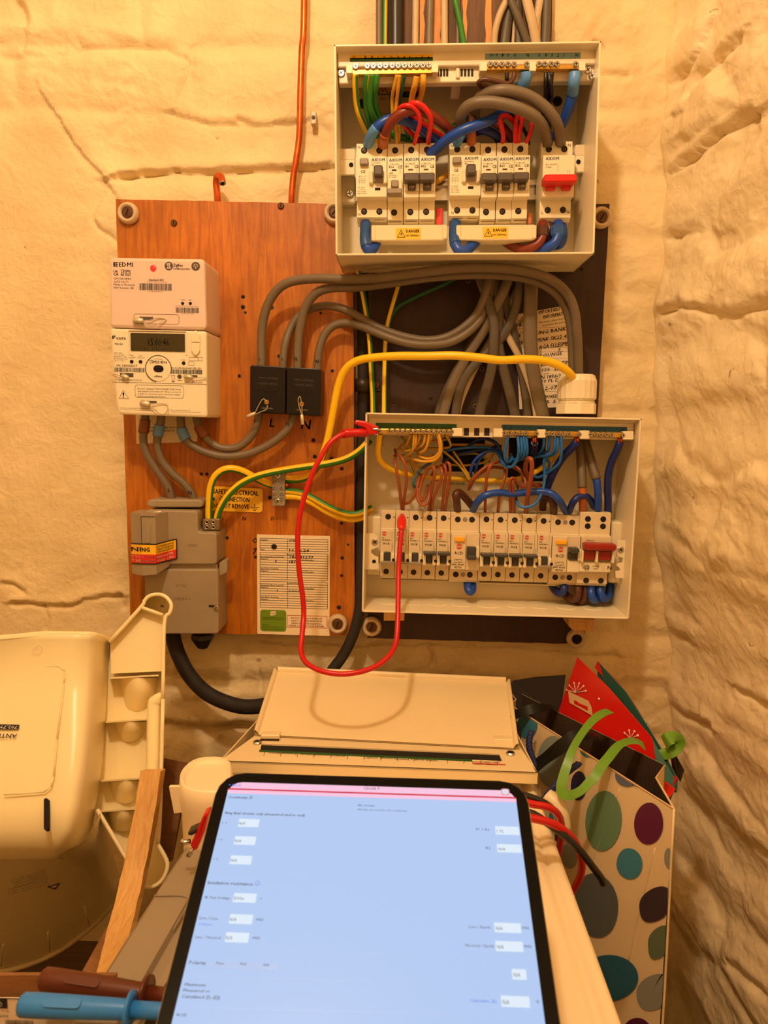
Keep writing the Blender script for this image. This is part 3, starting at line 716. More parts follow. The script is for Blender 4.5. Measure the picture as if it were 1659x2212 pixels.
for s, y in (('230V  50Hz', 1302), ('0.5-10(100)A', 1326), ('EN50470-3  CL.B', 1350), ('IEC62053-23 CL.2', 1374), ('-40°C ~ +70°C', 1400)): tm(s, 156, y, 15, len(s)*10.5, bold=0)
tm('1000', 358, 1335, 13, 42); tm('imp/kWh', 340, 1358, 13, 82, bold=0); tm('1000', 465, 1338, 13, 44); tm('imp/kvarh', 448, 1360, 13, 92, bold=0)
tm('SN: 23J0023217', 183, 1466, 28, 262)
a0, b0 = az(158, 1476, D2); a1, b1 = az(535, 1540, D2); barcode(mb, fm, a0, b1, a1, b0, D2+.0003, M_PRINT, 44, 8)
tm('0-SWK-10U01', 655, 1377, 14, 105, bold=0); tm('UK', 600, 1400, 20, 52, bold=2); tm('CA', 600, 1425, 20, 54, bold=2); tm('M23 8506', 656, 1424, 32, 168)
tm('eflima', 660, 1600, 26, 100, bold=1, slant=.2); tm('supply', 1000, 1385, 12, 52, bold=0)
tm('00-1C-55-00-00-8C-ED-2D', 868, 1494, 24, 382); a0, b0 = az(874, 1500, D2); a1, b1 = az(1264, 1564, D2); barcode(mb, fm, a0, b1, a1, b0, D2+.0003, M_PRINT, 44, 9)
for q in ((1096, 1350, 1210, 1395), (1218, 1350, 1265, 1395), (1092, 1405, 1160, 1450)):
    a0, b0 = az(q[0], q[1], D2); a1, b1 = az(q[2], q[3], D2); outline(mb, fm, [(a0, b0), (a1, b0), (a1, b1), (a0, b1)], D2+.0003, .0003, M_PRINTG)
a, b = az(977, 1592, D2); disc(mb, fm, a, b, D2+.0003, .0027, M_PRINTG, 14); zrect(mb, 878, 1650, 918, 1660, D2, M_PRINT); tm('ZigBee', 952, 1645, 14, 56)
a, b = az(897, 1605, D2); outline(mb, fm, [(a-.002, b+.003), (a+.002, b+.003), (a+.0012, b-.003), (a-.0012, b-.003)], D2+.0003, .0004, M_PRINTG)
tm('2023    Mk-II years', 1042, 1672, 22, 228, bold=0); tm('Property of MeterCo3 Ltd', 175, 1640, 22, 330, bold=0)
a0, b0 = az(418, 1695, D2); a1, b1 = az(1028, 1865, D2); outline(mb, fm, rrect(a0, b1, a1, b0, .003), D2+.0003, .0004, M_PRINTG)
for s, x, y, w in (('If meter displays "DISCONNECTED Press', 450, 1752, 548), ('any button to reconnect". Please ensure it', 455, 1784, 545), ('is safe to reconnect your electrical supply', 455, 1816, 535), ('before pressing any button.', 455, 1846, 352)): tm(s, x, y, 20, w, bold=0)
a0, b0 = az(270, 1762, D2); a1, b1 = az(218, 1868, D2); a2, b2 = az(338, 1872, D2); outline(mb, fm, [(a0, b0), (a2, b2), (a1, b1)], D2+.0003, .0004, M_PRINTG)
tm('!', 262, 1855, 66, 18, bold=3)
for s, x, y, w in (('Manufacturer: Shenzhen Kaifa Technology (Chengdu) Co.,Ltd.', 235, 1990, 430), ('No. 99 Tianquan Rd., Hi-Tech Development Zone, Chengdu, P.R.C.', 235, 2012, 470), ('Importer: Kaifa Technology UK Ltd', 865, 2018, 250), ('110 Burnham Boulevard, Milton Keynes MK9 1FH, UK', 865, 2040, 380)): tm(s, x, y, 11, w, bold=0)
mb.build('printed_lettering', te)
m2 = MB(); a, b = az(712, 1495, D2); ring(m2, fm, a, b, D2+.0004, .0155, .0165, M_PRINTG, 36, -20, 260); m2.lathe([(.0152, 0), (.0152, .0014), (.0146, .0018)], fm.w(a, b, D2-.001), fm.Y, M_METER, 40, False); m2.build('optical_port', te)
m2 = MB(); a0, b0 = az(650, 1448, D2); a1, b1 = az(780, 1540, D2); rbox(m2, fm, a0, b1, a1, b0, D2, D2+.0011, .0045, M_HOLE); m2.build('port_window', te)
mb = MB(); tm('M23 8506', 656, 1424, 32, 168, lift=.0012); tm('UK', 600, 1400, 20, 52, bold=2, lift=.0012); tm('CA', 600, 1425, 20, 54, bold=2, lift=.0012); tm('eflima', 660, 1600, 26, 100, slant=.2, lift=.0012); tm('T10002-xx', 660, 1377, 14, 105, bold=0, lift=.0012); mb.build('port_lettering', te)
for x, y in ((376, 1404), (487, 1406), (1029, 1423)):
    a, b = az(x, y, D2); m2 = MB(); m2.lathe([(.0023, 0), (.0023, .0004), (.0016, .0002)], fm.w(a, b, D2), fm.Y, M_HOLE, 12); m2.build('indicator_window', te)
m2 = MB(); a0, b0 = az(125, 1660, D2); a1, b1 = az(1318, 1690, D2)
m2.quad(fm.w(a0, b0+.0002, D2+.0002), fm.w(a1, b1+.0002, D2+.0002), fm.w(a1, b1-.0003, D2+.0002), fm.w(a0, b0-.0003, D2+.0002), M_PRINTG); m2.build('cover_seam', te)
for q in ((230, 1545, 398, 1598), (1035, 1570, 1200, 1610), (520, 1895, 690, 1935)):
    m2 = MB(); a0, b0 = az(q[0], q[1], D2); a1, b1 = az(q[2], q[3], D2); m2.box((a0, b0, D2-.002), (a1, b1, D2+.0003), M_PRINTG, fr=fm); m2.build('seal_recess', te)
seal(te, [(*Z3(130, 1570), D2+.001), (*Z3(190, 1568), D2+.003), (*Z3(250, 1590), D2+.004), (*Z3(330, 1600), D2+.004)], ((*Z3(245, 1575), D2+.004), (*Z3(335, 1612), D2+.004), .003))
seal(te, [(*Z3(1320, 1610), D2+.001), (*Z3(1250, 1605), D2+.003), (*Z3(1150, 1600), D2+.004), (*Z3(1040, 1590), D2+.004)], ((*Z3(1030, 1582), D2+.004), (*Z3(1140, 1605), D2+.004), .003))
seal(te, [(*Z3(600, 1935), D2+.004), (*Z3(730, 1930), D2+.002), (*Z3(815, 1940), D2+.002), (*Z3(832, 1990), D2+.004), (*Z3(800, 2055), D2+.004), (*Z3(730, 2060), D2+.004), (*Z3(660, 2000), D2+.005), (*Z3(600, 1960), D2+.004)],
     ((*Z3(478, 1915), D2+.004), (*Z3(605, 1945), D2+.004), .0036))
# card under the meter
q = QFp((293, 893), (428, 896), (426, 954), (295, 959), 0.0204); mb = MB(); mb.prism(q.p, q.N*0.0004, M_PAPER); tc_ = thing('note_card', 'small cream note card half hidden under the electricity meter', 'card', q.p[3])
mb.build('card', tc_); mb = MB(); text(mb, 'PLEASE LEAVE METER SPACE', q, .006, -.020, .0006, .0024, M_PRINT, .050, 1); text(mb, 'THAN THE PREVIOUS', q, .012, -.0245, .0006, .0024, M_PRINT, .04, 1); mb.build('printed_lettering', tc_)

# ---- black connector blocks
Z1 = lambda x, y: (530+x/5.82, 580+y/5.82)
for nm, quad_, lab, lx, scr, rec, sl, cr in (
    ('L', [(540, 788), (617, 792), (616, 894.5), (539.5, 891)], 'black connector block with its wire seal hanging to the side, nearest the meter', 405, (268, 1680), (205, 1745, 345, 1770),
     [(270, 1680), (230, 1640), (190, 1680), (125, 1820), (200, 1800), (265, 1770), (278, 1720)], ((15, 1865), (128, 1815))),
    ('N', [(620, 792.5), (694, 796.5), (692, 899), (618, 895)], 'black connector block with its wire seal hanging straight down, beside the yellow earth cable', 858, (708, 1705), (640, 1765, 785, 1790),
     [(708, 1700), (690, 1615), (665, 1640), (672, 1720), (712, 1840), (712, 1760), (715, 1720)], ((722, 1965), (708, 1830)))):
    D3 = 0.058; fk = Frame(-2.0)
    t = thing('connector_block', lab, 'connector block', P(*quad_[3], 0.04))
    mb = MB(); slab(mb, fk, roundpoly(pxpoly(fk, quad_, D3), .004), .02, D3, M_BLOCK, .0012); mb.build('casing', t)
    mb = MB()
    for s, y, h, w in (('CLICK ux', 1538 if nm == 'L' else 1555, 34, 250), ('100A 250V~', 1440 if nm == 'L' else 1458, 28, 255 if nm == 'L' else 245), ('35mm² max', 1372 if nm == 'L' else 1398, 26, 240)):
        px, py = Z1(lx, y); tp(mb, fk, s, px, py, h/5.82, D3, M_BLOCKINK, w/5.82, bold=2 if 'CL' in s else 0, flip=True)
    mb.build('printed_lettering', t)
    a, b = fk.loc(*Z1(*scr), D3); mb = MB(); screw(mb, fk, a, b, D3, .0031, M_BRASS, M_HOLE, .0014, 's', 15); mb.build('sealing_screw', t)
    mb = MB(); a0, b0 = fk.loc(*Z1(*rec[:2]), D3); a1, b1 = fk.loc(*Z1(*rec[2:]), D3); mb.box((a0, b0, D3-.001), (a1, b1, D3+.0006), M_BLOCKINK, fr=fk); mb.build('seal_lug', t)
    seal(t, [(*Z1(*p_), D3+.004) for p_ in sl], ((*Z1(*cr[0]), D3+.006), (*Z1(*cr[1]), D3+.005), .0021), .00055)

# ---- service cut-out
Z2 = lambda x, y: (270+x/6.913, 1060+y/6.913)
fc = Frame(-0.4); D4 = .068
tq = thing('service_cutout', 'grey service fuse cut-out with a red and yellow warning sticker on its fuse carrier', 'fuse box', P(400, 1368, .04))
pz = lambda l, d: [fc.loc(*Z2(x, y), d) for x, y in l]
mb = MB(); slab(mb, fc, roundpoly(pz([(330, 130), (1160, 135), (1160, 252), (330, 250)], .056), .006), .0205, .056, M_CUT, .002)
mb.build('terminal_cap', tq)
mb = MB(); slab(mb, fc, roundpoly(pz([(290, 290), (1085, 300), (1090, 622), (1368, 625), (1372, 1102), (290, 1102)], D4), .005), .0205, D4, M_CUT, .002); mb.build('upper_body', tq)
mb = MB(); slab(mb, fc, pz([(300, 1095), (1380, 1095), (1380, 1178), (300, 1178)], D4-.006), .0205, D4-.006, M_CUT); mb.build('waist', tq)
mb = MB(); slab(mb, fc, roundpoly(pz([(290, 1172), (1390, 1172), (1396, 2142), (290, 2142)], D4), .005), .0205, D4, M_CUT, .002); mb.build('lower_cover', tq)
mb = MB(); slab(mb, fc, roundpoly(pz([(1412, 1070), (1530, 1010), (1530, 1215), (1412, 1275)], .06), .003), .05, .062, M_CUT, .001); mb.build('side_clip', tq)
mb = MB()
for s, x, y, w in (('SERIES', 935, 830, 150), ('4ST25', 760, 1435, 155), ('SERIES 6', 730, 1630, 255)):
    px, py = Z2(x, y); tp(mb, fc, s, px, py, 5.5, D4, M_CUTD, w/6.913, bold=0)
mb.build('moulded_lettering', tq)
# fuse carrier: a handle with three facets
a_l = fc.loc(*Z2(88, 500), .082)[0]; a1 = fc.loc(*Z2(243, 500), .094)[0]; a2 = fc.loc(*Z2(455, 500), .094)[0]; a3 = fc.loc(*Z2(640, 500), .070)[0]
bt = fc.loc(*Z2(300, 345), .09)[1]; bb = fc.loc(*Z2(200, 1245), .085)[1]; bb2 = fc.loc(*Z2(620, 1130), .07)[1]
prof = [(a_l, .05), (a_l, .082), (a1, .094), (a2, .094), (a3, .0685), (a3, .05)]
bot = [bb, bb, bb, bb+.002, bb2, bb2]
vs = [fc.w(a, bt, c) for a, c in prof]+[fc.w(a, b_, c) for (a, c), b_ in zip(prof, bot)]
mb = MB(); mb.add(vs, [(0,1,2,3,4,5)]+[(k+1, k, k+6, k+7) for k in range(5)]+[(6,7,8,9,10,11)[::-1], (0, 5, 11, 6)], M_CUT); car = mb.build('fuse_carrier', tq)
mb = MB(); f2 = Frame3(fc.w(a1, bt, .0942), fc.X, fc.Z, fc.Y)
W_ = a2-a1
for (x0, y0, x1, y1) in ((-.0002, -.060, .0004, -.003), (.0, -.0034, W_, -.0026)): rect(mb, f2, x0, y0, x1, y1, .0002, M_HOLE)
mb.build('carrier_joint', car)
mb = MB(); mb.box((W_*.35, -.036, 0), (W_*.62, -.014, .0007), M_CUT, .0005, f2); mb.build('name_plate', car)
# sticker wrapped over the three facets
fa = lambda a, c, y0, y1, x: (fc.w(a, fc.loc(*Z2(x, y0), c)[1], c+.0007), fc.w(a, fc.loc(*Z2(x, y1), c)[1], c+.0007))
a_e = fc.loc(*Z2(782, 800), .0685)[0]
cols = [fa(a_l, .082, 778, 1090, 115), fa(a1, .094, 786, 1098, 250), fa(a2, .094, 790, 1100, 400), fa(a3, .0695, 742, 1050, 640), fa(a_e, .0686, 712, 1015, 780)]
mb = MB()
def band(v0, v1, M, trim=0.0):
    for i in range(4):
        (t0, b0), (t1, b1) = cols[i], cols[i+1]
        e = trim if i == 3 else 0
        g = lambda t, b, v: t+(b-t)*v
        P00, P01, P10, P11 = g(t0, b0, v0), g(t1, b1, v0), g(t0, b0, v1), g(t1, b1, v1)
        P01 = P01+(P00-P01)*e; P11 = P11+(P10-P11)*e
        up = np.array([0, -.0002, 0])*(2 if M is M_BLACK else 3)
        mb.quad(P10+up, P11+up, P01+up, P00+up, M)
band(0, 1, M_BLACK); band(.06, .52, M_YEL, .12); band(.52, .94, M_RED, .12)
stk = mb.build('warning_sticker', tq); stk['label'] = 'yellow and red warning sticker'
mb = MB(); 
q1 = QF(cols[1][0], cols[2][0], cols[2][1], cols[1][1]); q0 = QF(cols[0][0], cols[1][0], cols[1][1], cols[0][1]); q2 = QF(cols[2][0], cols[3][0], cols[3][1], cols[2][1]); q3 = QF(cols[3][0], cols[4][0], cols[4][1], cols[3][1])
hh = q1.H; up = .0013
text(mb, 'NI', q0, q0.W*.08, -hh*.38, up, hh*.2, M_PRINT, q0.W*.9, 3); text(mb, 'NG', q1, q1.W*.02, -hh*.38, up, hh*.2, M_PRINT, q1.W*.55, 3)
for k, s in enumerate(('IT IS DANGEROUS', 'OFFENCE TO INTE', 'WITH THIS EQU')): text(mb, s, q2, 0.0, -hh*(.20+.13*k), up, hh*.085, M_PRINT, q2.W*.98, 2)
for k, s in enumerate(('AND AN', 'RFERE', 'IPMENT')): text(mb, s, q3, .0006, -hh*(.20+.13*k), up, hh*.085, M_PRINT, q3.W*.6, 2)
for k, (s0, s1, s2, s3) in enumerate((('T TO', 'UCH/', 'BREAK', 'SEAL'), ('T RE', 'MOVE', 'THIS L', 'ABEL'))):
    y = -hh*(.70+.19*k)
    text(mb, s0, q0, q0.W*.1, y, up, hh*.115, M_WHITE, q0.W*.85, 2); text(mb, s1, q1, q1.W*.02, y, up, hh*.115, M_WHITE, q1.W*.93, 2)
    text(mb, s2, q2, .0, y, up, hh*.115, M_WHITE, q2.W*.95, 2); text(mb, s3, q3, .0008, y, up, hh*.115, M_WHITE, q3.W*.55, 2)
mb.build('sticker_lettering', stk)
seal(tq, [(*Z2(350, 290), .08), (*Z2(420, 300), .082), (*Z2(480, 340), .084), (*Z2(540, 320), .082), (*Z2(400, 330), .083)], ((*Z2(430, 325), .084), (*Z2(545, 318), .084), .0015))
mb = MB(); a, b = fc.loc(*Z2(1360, 1750), D4); screw(mb, fc, a, b, D4, .0036, M_STEEL, M_HOLE, .002, 's', 60); mb.build('sealing_screw', tq)
mb = MB(); a, b = fc.loc(*Z2(1310, 1722), D4); mb.box((a-.005, b-.001, D4), (a+.006, b+.0012, D4+.0008), M_HOLE, fr=fc); mb.build('sealing_slot', tq)
# earth terminal on its shoulder
mb = MB(); pts = pz([(1155, 425), (1415, 420), (1410, 590), (1155, 590)], .055); slab(mb, fc, roundpoly(pts, .002), .035, .055, mat('dull_steel', (150, 132, 108), .35, metal=.8, var=.15, vscale=80), .0007); et = mb.build('earth_terminal', tq)
for x, y in ((1222, 470), (1320, 470), (1220, 545), (1320, 545)):
    a, b = fc.loc(*Z2(x, y), .055); mb = MB(); mb.lathe([(.0027, 0), (.0027, .0008), (.0019, .0009), (.0016, .0002)], fc.w(a, b, .055), fc.Y, M_STEEL, 12); mb.lathe([(.0016, 0), (.0016, .0004)], fc.w(a, b, .055), fc.Y, M_HOLE, 10); mb.build('terminal_screw', et)

# ---- earth block on the board
D5 = .040; tb2 = thing('earth_block', 'grey earth terminal block with two rows of slotted screws', 'terminal block', P(601, 1093, .03))
mb = MB(); slab(mb, W0, roundpoly(pxpoly(W0, [(587.5, 1018), (615, 1018), (615, 1093), (588, 1093)], D5), .002), .02, D5, mat('block_grey', (150, 138, 118), .5, metal=.2, var=.1, vscale=60), .0007); mb.build('body', tb2)
for px, py, s in ((600, 1027, 'x'), (600, 1083, 'x'), (593, 1041, 's'), (608, 1041, 's'), (593, 1053, 's'), (608, 1053, 's'), (593, 1066, 's'), (608, 1066, 's'), (593, 1077, 's'), (608, 1077, 's')):
    a, b = W0.loc(px, py, D5); mb = MB(); screw(mb, W0, a, b, D5, .0036 if s == 'x' else .0031, M_STEEL if s == 'x' else MATS['block_grey'], M_HOLE, .0012, s, random.uniform(20, 70)); mb.build('terminal_screw', tb2)
mb = MB(); mb.tube(wpts([(614, 1048, .034), (620, 1048, .034), (623, 1048, .034)]), .0032, M_COPPER, 8); mb.build('copper_end', tb2)

# ---- labels on the plywood
q = QFp((457, 1049.5), (568.5, 1055.8), (566.8, 1107), (456, 1103.4), .0203); tl = thing('safety_label', 'yellow safety electrical connection label behind the earth wires', 'label', q.p[3])
mb = MB(); R = rrect(0, -q.H, q.W, 0, .004); n = len(R); mb.add([q.w(x, y, 0) for x, y in R]+[q.w(x, y, .0008) for x, y in R], [tuple(n+k for k in range(n))]+[(k, (k+1) % n, n+(k+1) % n, n+k) for k in range(n)], M_YEL); mb.build('plate', tl)
mb = MB(); h_ = q.H
for k, (s, x, w) in enumerate((('SAFETY ELECTRICAL', .03, .88), ('CONNECTION', .16, .58), ('DO NOT REMOVE', .02, .72))): text(mb, s, q, q.W*x, -h_*(.30+.285*k), .0010, h_*.185, M_PRINT, q.W*w, 3)
for k, w in enumerate((.08, .05, .025)): rect(mb, q, q.W*(.85-w), -h_*(.81+.06*k), q.W*(.85+w), -h_*(.785+.06*k), .001, M_PRINT)
rect(mb, q, q.W*.843, -h_*.79, q.W*.857, -h_*.66, .001, M_PRINT); mb.build('printed_lettering', tl)
mb = MB(); a, b = W0.loc(461, 1077, .021); screw(mb, W0, a, b, .021, .0032, M_STEEL, M_HOLE, .0012); mb.build('fixing_screw', tl)

q = QFp((555.2, 1154.3), (713, 1157.8), (711.8, 1373.5), (556, 1369), .0204); tc_ = thing('record_card', 'white meter record card with a green patch, screwed low on the plywood', 'card', q.p[3])
mb = MB(); mb.prism(q.p, q.N*.0005, M_PAPER); mb.build('card', tc_)
zc_ = lambda x, y: ((x-133)/1375*q.W, -(y-125-(x-133)*.021)/1875*q.H)
mb = MB(); up = .0008
def hl(x0, x1, y0, th=.00028, M=M_PRINTG):
    a0, b0 = zc_(x0, y0); a1, b1 = zc_(x1, y0+(x1-x0)*.021); mb.quad(q.w(a0, b0-th, up), q.w(a1, b0-th, up), q.w(a1, b0+th, up), q.w(a0, b0+th, up), M)
def vl(x, y0, y1, th=.00028, M=M_PRINTG):
    a0, b0 = zc_(x, y0); a1, b1 = zc_(x, y1); mb.quad(q.w(a0-th, b1, up), q.w(a0+th, b1, up), q.w(a0+th, b0, up), q.w(a0-th, b0, up), M)
for y0, y1 in ((195, 418), (458, 960), (998, 1490)):
    n = max(2, round((y1-y0)/45))
    for k in range(n+1): hl(190, 1470, y0+(y1-y0)*k/n)
    for x in (190, 710, 1468): vl(x, y0+(x-190)*.021, y1+(x-190)*.021)
for x0, x1, y in ((705, 1460, 1640), (705, 1460, 1865)): hl(x0, x1, y, .0003, M_REDINK)
vl(705, 1640, 1865, .0003, M_REDINK); vl(1460, 1656, 1882, .0003, M_REDINK)
def tcard(s, x, y, h, w, M=M_PRINT, **k):
    a, b = zc_(x, y); text(mb, s, q, a, b, up+.0001, h/1875*q.H, M, w/1375*q.W, **k)
for s, x, y, w in (('Supplier', 203, 236, 140), ('Date', 203, 416, 75), ('Electricity Meter Serial No.', 205, 550, 450), ('Register', 205, 588, 140), ('Gas Meter Serial No.', 205, 770, 345), ('Register', 205, 812, 140), ('Removed Meter', 700, 508, 260),
                   ('Final Reading', 970, 612, 235), ('Final Reading', 970, 835, 235), ('Electricity Meter Serial No.', 205, 1085, 450), ('Register', 205, 1122, 140), ('Gas Meter Serial No.', 205, 1308, 345), ('Register', 205, 1348, 140),
                   ('Installed Meter', 705, 1045, 230), ('Start Reading', 970, 1145, 235), ('Start Reading', 970, 1372, 235)): tcard(s, x, y, 28, w, bold=1)
for s, y, w, x in (('SHOULD YOU ENCOUNTER ANY', 1705, 600, 778), ('FAULT / PROBLEM WITH YOUR', 1755, 580, 785), ('SMART METER INSTALLATION.', 1805, 580, 785), ('PLEASE CONTACT YOUR SUPPLIER.', 1850, 670, 738)): tcard(s, x, y, 30, w, M_REDINK, bold=1)
for s, x, y, h, w in (('OVO', 732, 262, 52, 190), ('16.12.24', 740, 440, 48, 370), ('186135577', 750, 570, 52, 440), ('18749', 735, 660, 55, 220), ('1', 478, 650, 50, 16), ('1', 510, 1190, 34, 14), ('00000', 725, 1200, 36, 280)): tcard(s, x, y, h, w, M_INK, bold=2, slant=.12)
mb.build('printed_lettering', tc_)
mb = MB(); a0, b0 = zc_(190, 1945); a1, b1 = zc_(685, 1545); R = rrect(a0, b0, a1, b1, .004); mb.add([q.w(x, y, .0008) for x, y in R], [tuple(range(len(R)))], M_GREENLAB); gp = mb.build('green_patch', tc_)
mb = MB(); up = .001; a0, b0 = zc_(385, 1650); a1, b1 = zc_(485, 1575); mb.quad(q.w(a0, b0, up), q.w(a1, b0+.001, up), q.w(a1, b1+.001, up), q.w(a0, b1, up), M_PAPER)
tcard('OVO', 393, 1628, 38, 86, M_GREENLAB, bold=2); mb.build('patch_logo', gp)
mb = MB()
for s, x, y, w in (('Please keep with your bill or', 250, 1690, 370), ('there is smart energy advice', 248, 1718, 380), ('visit ovo at', 235, 1830, 130), ('www.yoursmartmeter-ovo.com', 225, 1870, 420), ('For enquiries about this Meter to here', 225, 1910, 420)): tcard(s, x, y, 18, w, bold=1)
mb.build('patch_lettering', gp)
mb = MB(); a, b = W0.loc(540+455/8.73, 1140+355/8.73, .021); screw(mb, W0, a, b, .021, .0038, M_DARKMETAL, M_HOLE, .0015); mb.build('fixing_screw', tc_)

# notice on the dark board
q = QFp((1112, 680), (1238, 657), (1236, 878), (1122, 884), .0184); tn = thing('safety_notice', 'white handwritten safety notice on the dark board behind the grey cables', 'notice', q.p[3])
mb = MB(); mb.prism(q.p, q.N*.0005, M_PAPER); mb.build('sheet', tn)
zn = lambda x, y: ((x-790)/455*q.W, -(y-425+(x-790)*.11)/785*q.H)
mb = MB()
def tnn(s, x, y, h, w, M=M_PRINT, **k):
    a, b = zn(x, y); text(mb, s, q, a, b, .0008, h/785*q.H, M, w/455*q.W, **k)
tnn('IMPORTANT SAFETY', 975, 436, 28, 285, bold=2); tnn('INFORMATION', 1012, 474, 28, 210, bold=2); tnn('This notice plate must be fixed', 972, 510, 16, 270, bold=0); tnn('in position. Do not remove', 1005, 533, 16, 225, bold=0)
tnn('HETAS', 800, 527, 34, 110, bold=3); tnn('Property', 788, 585, 14, 60, bold=0)
for s, x, y, h, w in (('3', 805, 615, 26, 20), ('KING BANK', 938, 600, 28, 250), ('HIGH PEAK SK22 4AB', 826, 670, 28, 420), ('AGA ELLESMERE', 968, 715, 32, 280), ('5', 1125, 730, 22, 20), ('LOUNGE', 980, 780, 28, 175), ('RANK EATING', 985, 855, 26, 260), ('150', 992, 895, 28, 60), ('900', 1090, 890, 26, 60), ('mm', 1005, 915, 12, 45), ('N 1856-2', 980, 955, 28, 165), ('10 PL D', 985, 985, 26, 145), ('12-07', 990, 1045, 30, 120), ('BUXED', 1010, 1110, 26, 105), ('5 5', 1020, 1150, 26, 85), ('1', 830, 1120, 26, 60)):
    tnn(s, x, y, h, w, M_INK, bold=2, slant=.2)
for y in (545, 640, 700, 735, 790, 832, 880, 920, 1000, 1050, 1090): 
    a0, b0 = zn(790, y); a1, b1 = zn(1240, y); mb.quad(q.w(0.0005, b0-.0001, .0007), q.w(q.W-.0005, b1-.0001, .0007), q.w(q.W-.0005, b1+.0001, .0007), q.w(.0005, b0+.0001, .0007), M_PRINTG)
mb.build('printed_lettering', tn)
mb = MB(); a, b = zn(810, 480); k_ = .006
for s_ in (0, .004): mb.add([q.w(a+x+s_, b+y, .0008) for x, y in ((0, 0), (.003, -.003), (.008, .004), (.006, .005), (.003, .001), (.0015, .002))], [(0,1,2,3,4,5)], mat('gold_print', (196, 158, 60), .5))
mb.build('printed_logo', tn)
# ================================================================== the two consumer units and what is clipped into them
M_BOX = mat('cream_enclosure', (240, 224, 188), 0.38, var=0.02, vscale=10)
M_MOD = mat('cream_module', (242, 226, 188), 0.36)
M_MODG = mat('beige_module', (226, 206, 168), 0.38)
M_TOG = mat('grey_toggle', (92, 80, 68), 0.35)
M_TOGL = mat('light_grey_toggle', (150, 134, 112), 0.4)
M_TOGD = mat('dark_grey_toggle', (66, 64, 58), 0.35)
M_REDT = mat('red_toggle', (226, 34, 26), 0.38)
M_REDD = mat('dark_red_toggle', (156, 34, 18), 0.35)
M_AX = mat('blue_grey_print', (64, 136, 210), 0.6)
M_INDR = mat('dark_red_flag', (110, 22, 14), 0.5)
M_ORANGE = mat('orange_button', (250, 178, 30), 0.4)
M_LOGO = mat('red_logo', (214, 66, 48), 0.5)
M_EGRN = mat('green_strip', (36, 92, 34), 0.5)
M_BLUS = mat('blue_grey_strip', (124, 160, 168), 0.5)
M_BLUS2 = mat('blue_strip', (28, 92, 136), 0.5)
M_SLOT = mat('dark_slot', (48, 36, 24), 0.8)
M_BUSC = mat('busbar_cover_plastic', (232, 212, 172), 0.35)

class Unit:
    def __init__(s, name_label, cat, phi, rim_px, d_rim, d_back, th):
        s.f = Frame(phi); f = s.f; s.dr, s.db = d_rim, d_back
        c = [f.loc(x, y, d_rim) for x, y in rim_px]
        s.a0 = (c[0][0]+c[3][0])/2; s.a1 = (c[1][0]+c[2][0])/2; s.b1 = (c[0][1]+c[1][1])/2; s.b0 = (c[2][1]+c[3][1])/2
        s.t = thing('consumer_unit', name_label, cat, f.w((s.a0+s.a1)/2, s.b0, d_back)); t = s.t
        a0, a1, b0, b1 = s.a0, s.a1, s.b0, s.b1
        mb = MB(); mb.box((a0, b0, d_back), (a1, b1, d_back+th), M_BOX, fr=f); mb.build('back_panel', t)
        for nm, lo, hi in (('top_panel', (a0, b1-th, d_back), (a1, b1, d_rim)), ('bottom_panel', (a0, b0, d_back), (a1, b0+th, d_rim)),
                           ('side_panel', (a0, b0, d_back), (a0+th, b1, d_rim)), ('side_panel', (a1-th, b0, d_back), (a1, b1, d_rim))):
            mb = MB(); mb.box(lo, hi, M_BOX, .0007, f); o = mb.build(nm, t); setattr(s, nm if nm != 'side_panel' else ('left' if lo[0] == a0 else 'right'), o)
    def knock(s, l, r, at, inside=False):
        for px, py, k in l:
            a = s.f.loc(px, py, at)[0]; mb = MB(); b = s.b0+(.002 if inside else 0)
            n = 18; up = 1 if inside else -1
            for h, R in ((.0008, r*k),):
                vs = [s.f.w(a+R*math.cos(2*math.pi*i/n), b, at+R*math.sin(2*math.pi*i/n)) for i in range(n)]+[s.f.w(a+R*.9*math.cos(2*math.pi*i/n), b+up*h, at+R*.9*math.sin(2*math.pi*i/n)) for i in range(n)]
                mb.add(vs, [tuple(n+i for i in range(n))]+[(i, (i+1) % n, n+(i+1) % n, n+i) for i in range(n)], M_BOX)
            mb.build('knockout_disc', s.bottom_panel)
def bxp(mb, f, x0, y0, x1, y1, d0, d1, M, bev=0.0):    # box whose front face fills a pixel rectangle at depth d1
    a0, b1 = f.loc(x0, y0, d1); a1, b0 = f.loc(x1, y1, d1); mb.box((a0, b0, d0), (a1, b1, d1), M, bev, f)
def part_box(t, name, f, x0, y0, x1, y1, d0, d1, M, bev=0.0):
    mb = MB(); bxp(mb, f, x0, y0, x1, y1, d0, d1, M, bev); return mb.build(name, t)
def term_screw(t, f, px, py, d, r=.0033, name='terminal_screw', fill=True):
    a, b = f.loc(px, py, d); mb = MB()
    mb.lathe([(r*1.12, 0), (r*1.12, .00025), (r, .0003), (r, .00028)], f.w(a, b, d-.0001), f.Y, M_HOLE, 14, False)
    if fill:
        mb.lathe([(r*.78, 0), (r*.74, .0003), (r*.5, .0004)], f.w(a, b-r*.08, d), f.Y, M_DARKMETAL, 10, False)
        u = random.uniform(0, 3.1); v = np.array([math.cos(u), math.sin(u)]); q = np.array([-v[1], v[0]])*r*.12; v = v*r*.6
        mb.quad(*[f.w(a+x[0], b-r*.08+x[1], d+.00045) for x in (-v-q, v-q, v+q, -v+q)], M_HOLE)
    return mb.build(name, t)
def bar_screw(t, f, px, py, d, r=.0033):
    a, b = f.loc(px, py, d); mb = MB(); screw(mb, f, a, b, d, r, M_STEEL, M_DARKMETAL, .0028, 'x', random.uniform(0, 90)); return mb.build('bar_screw', t)
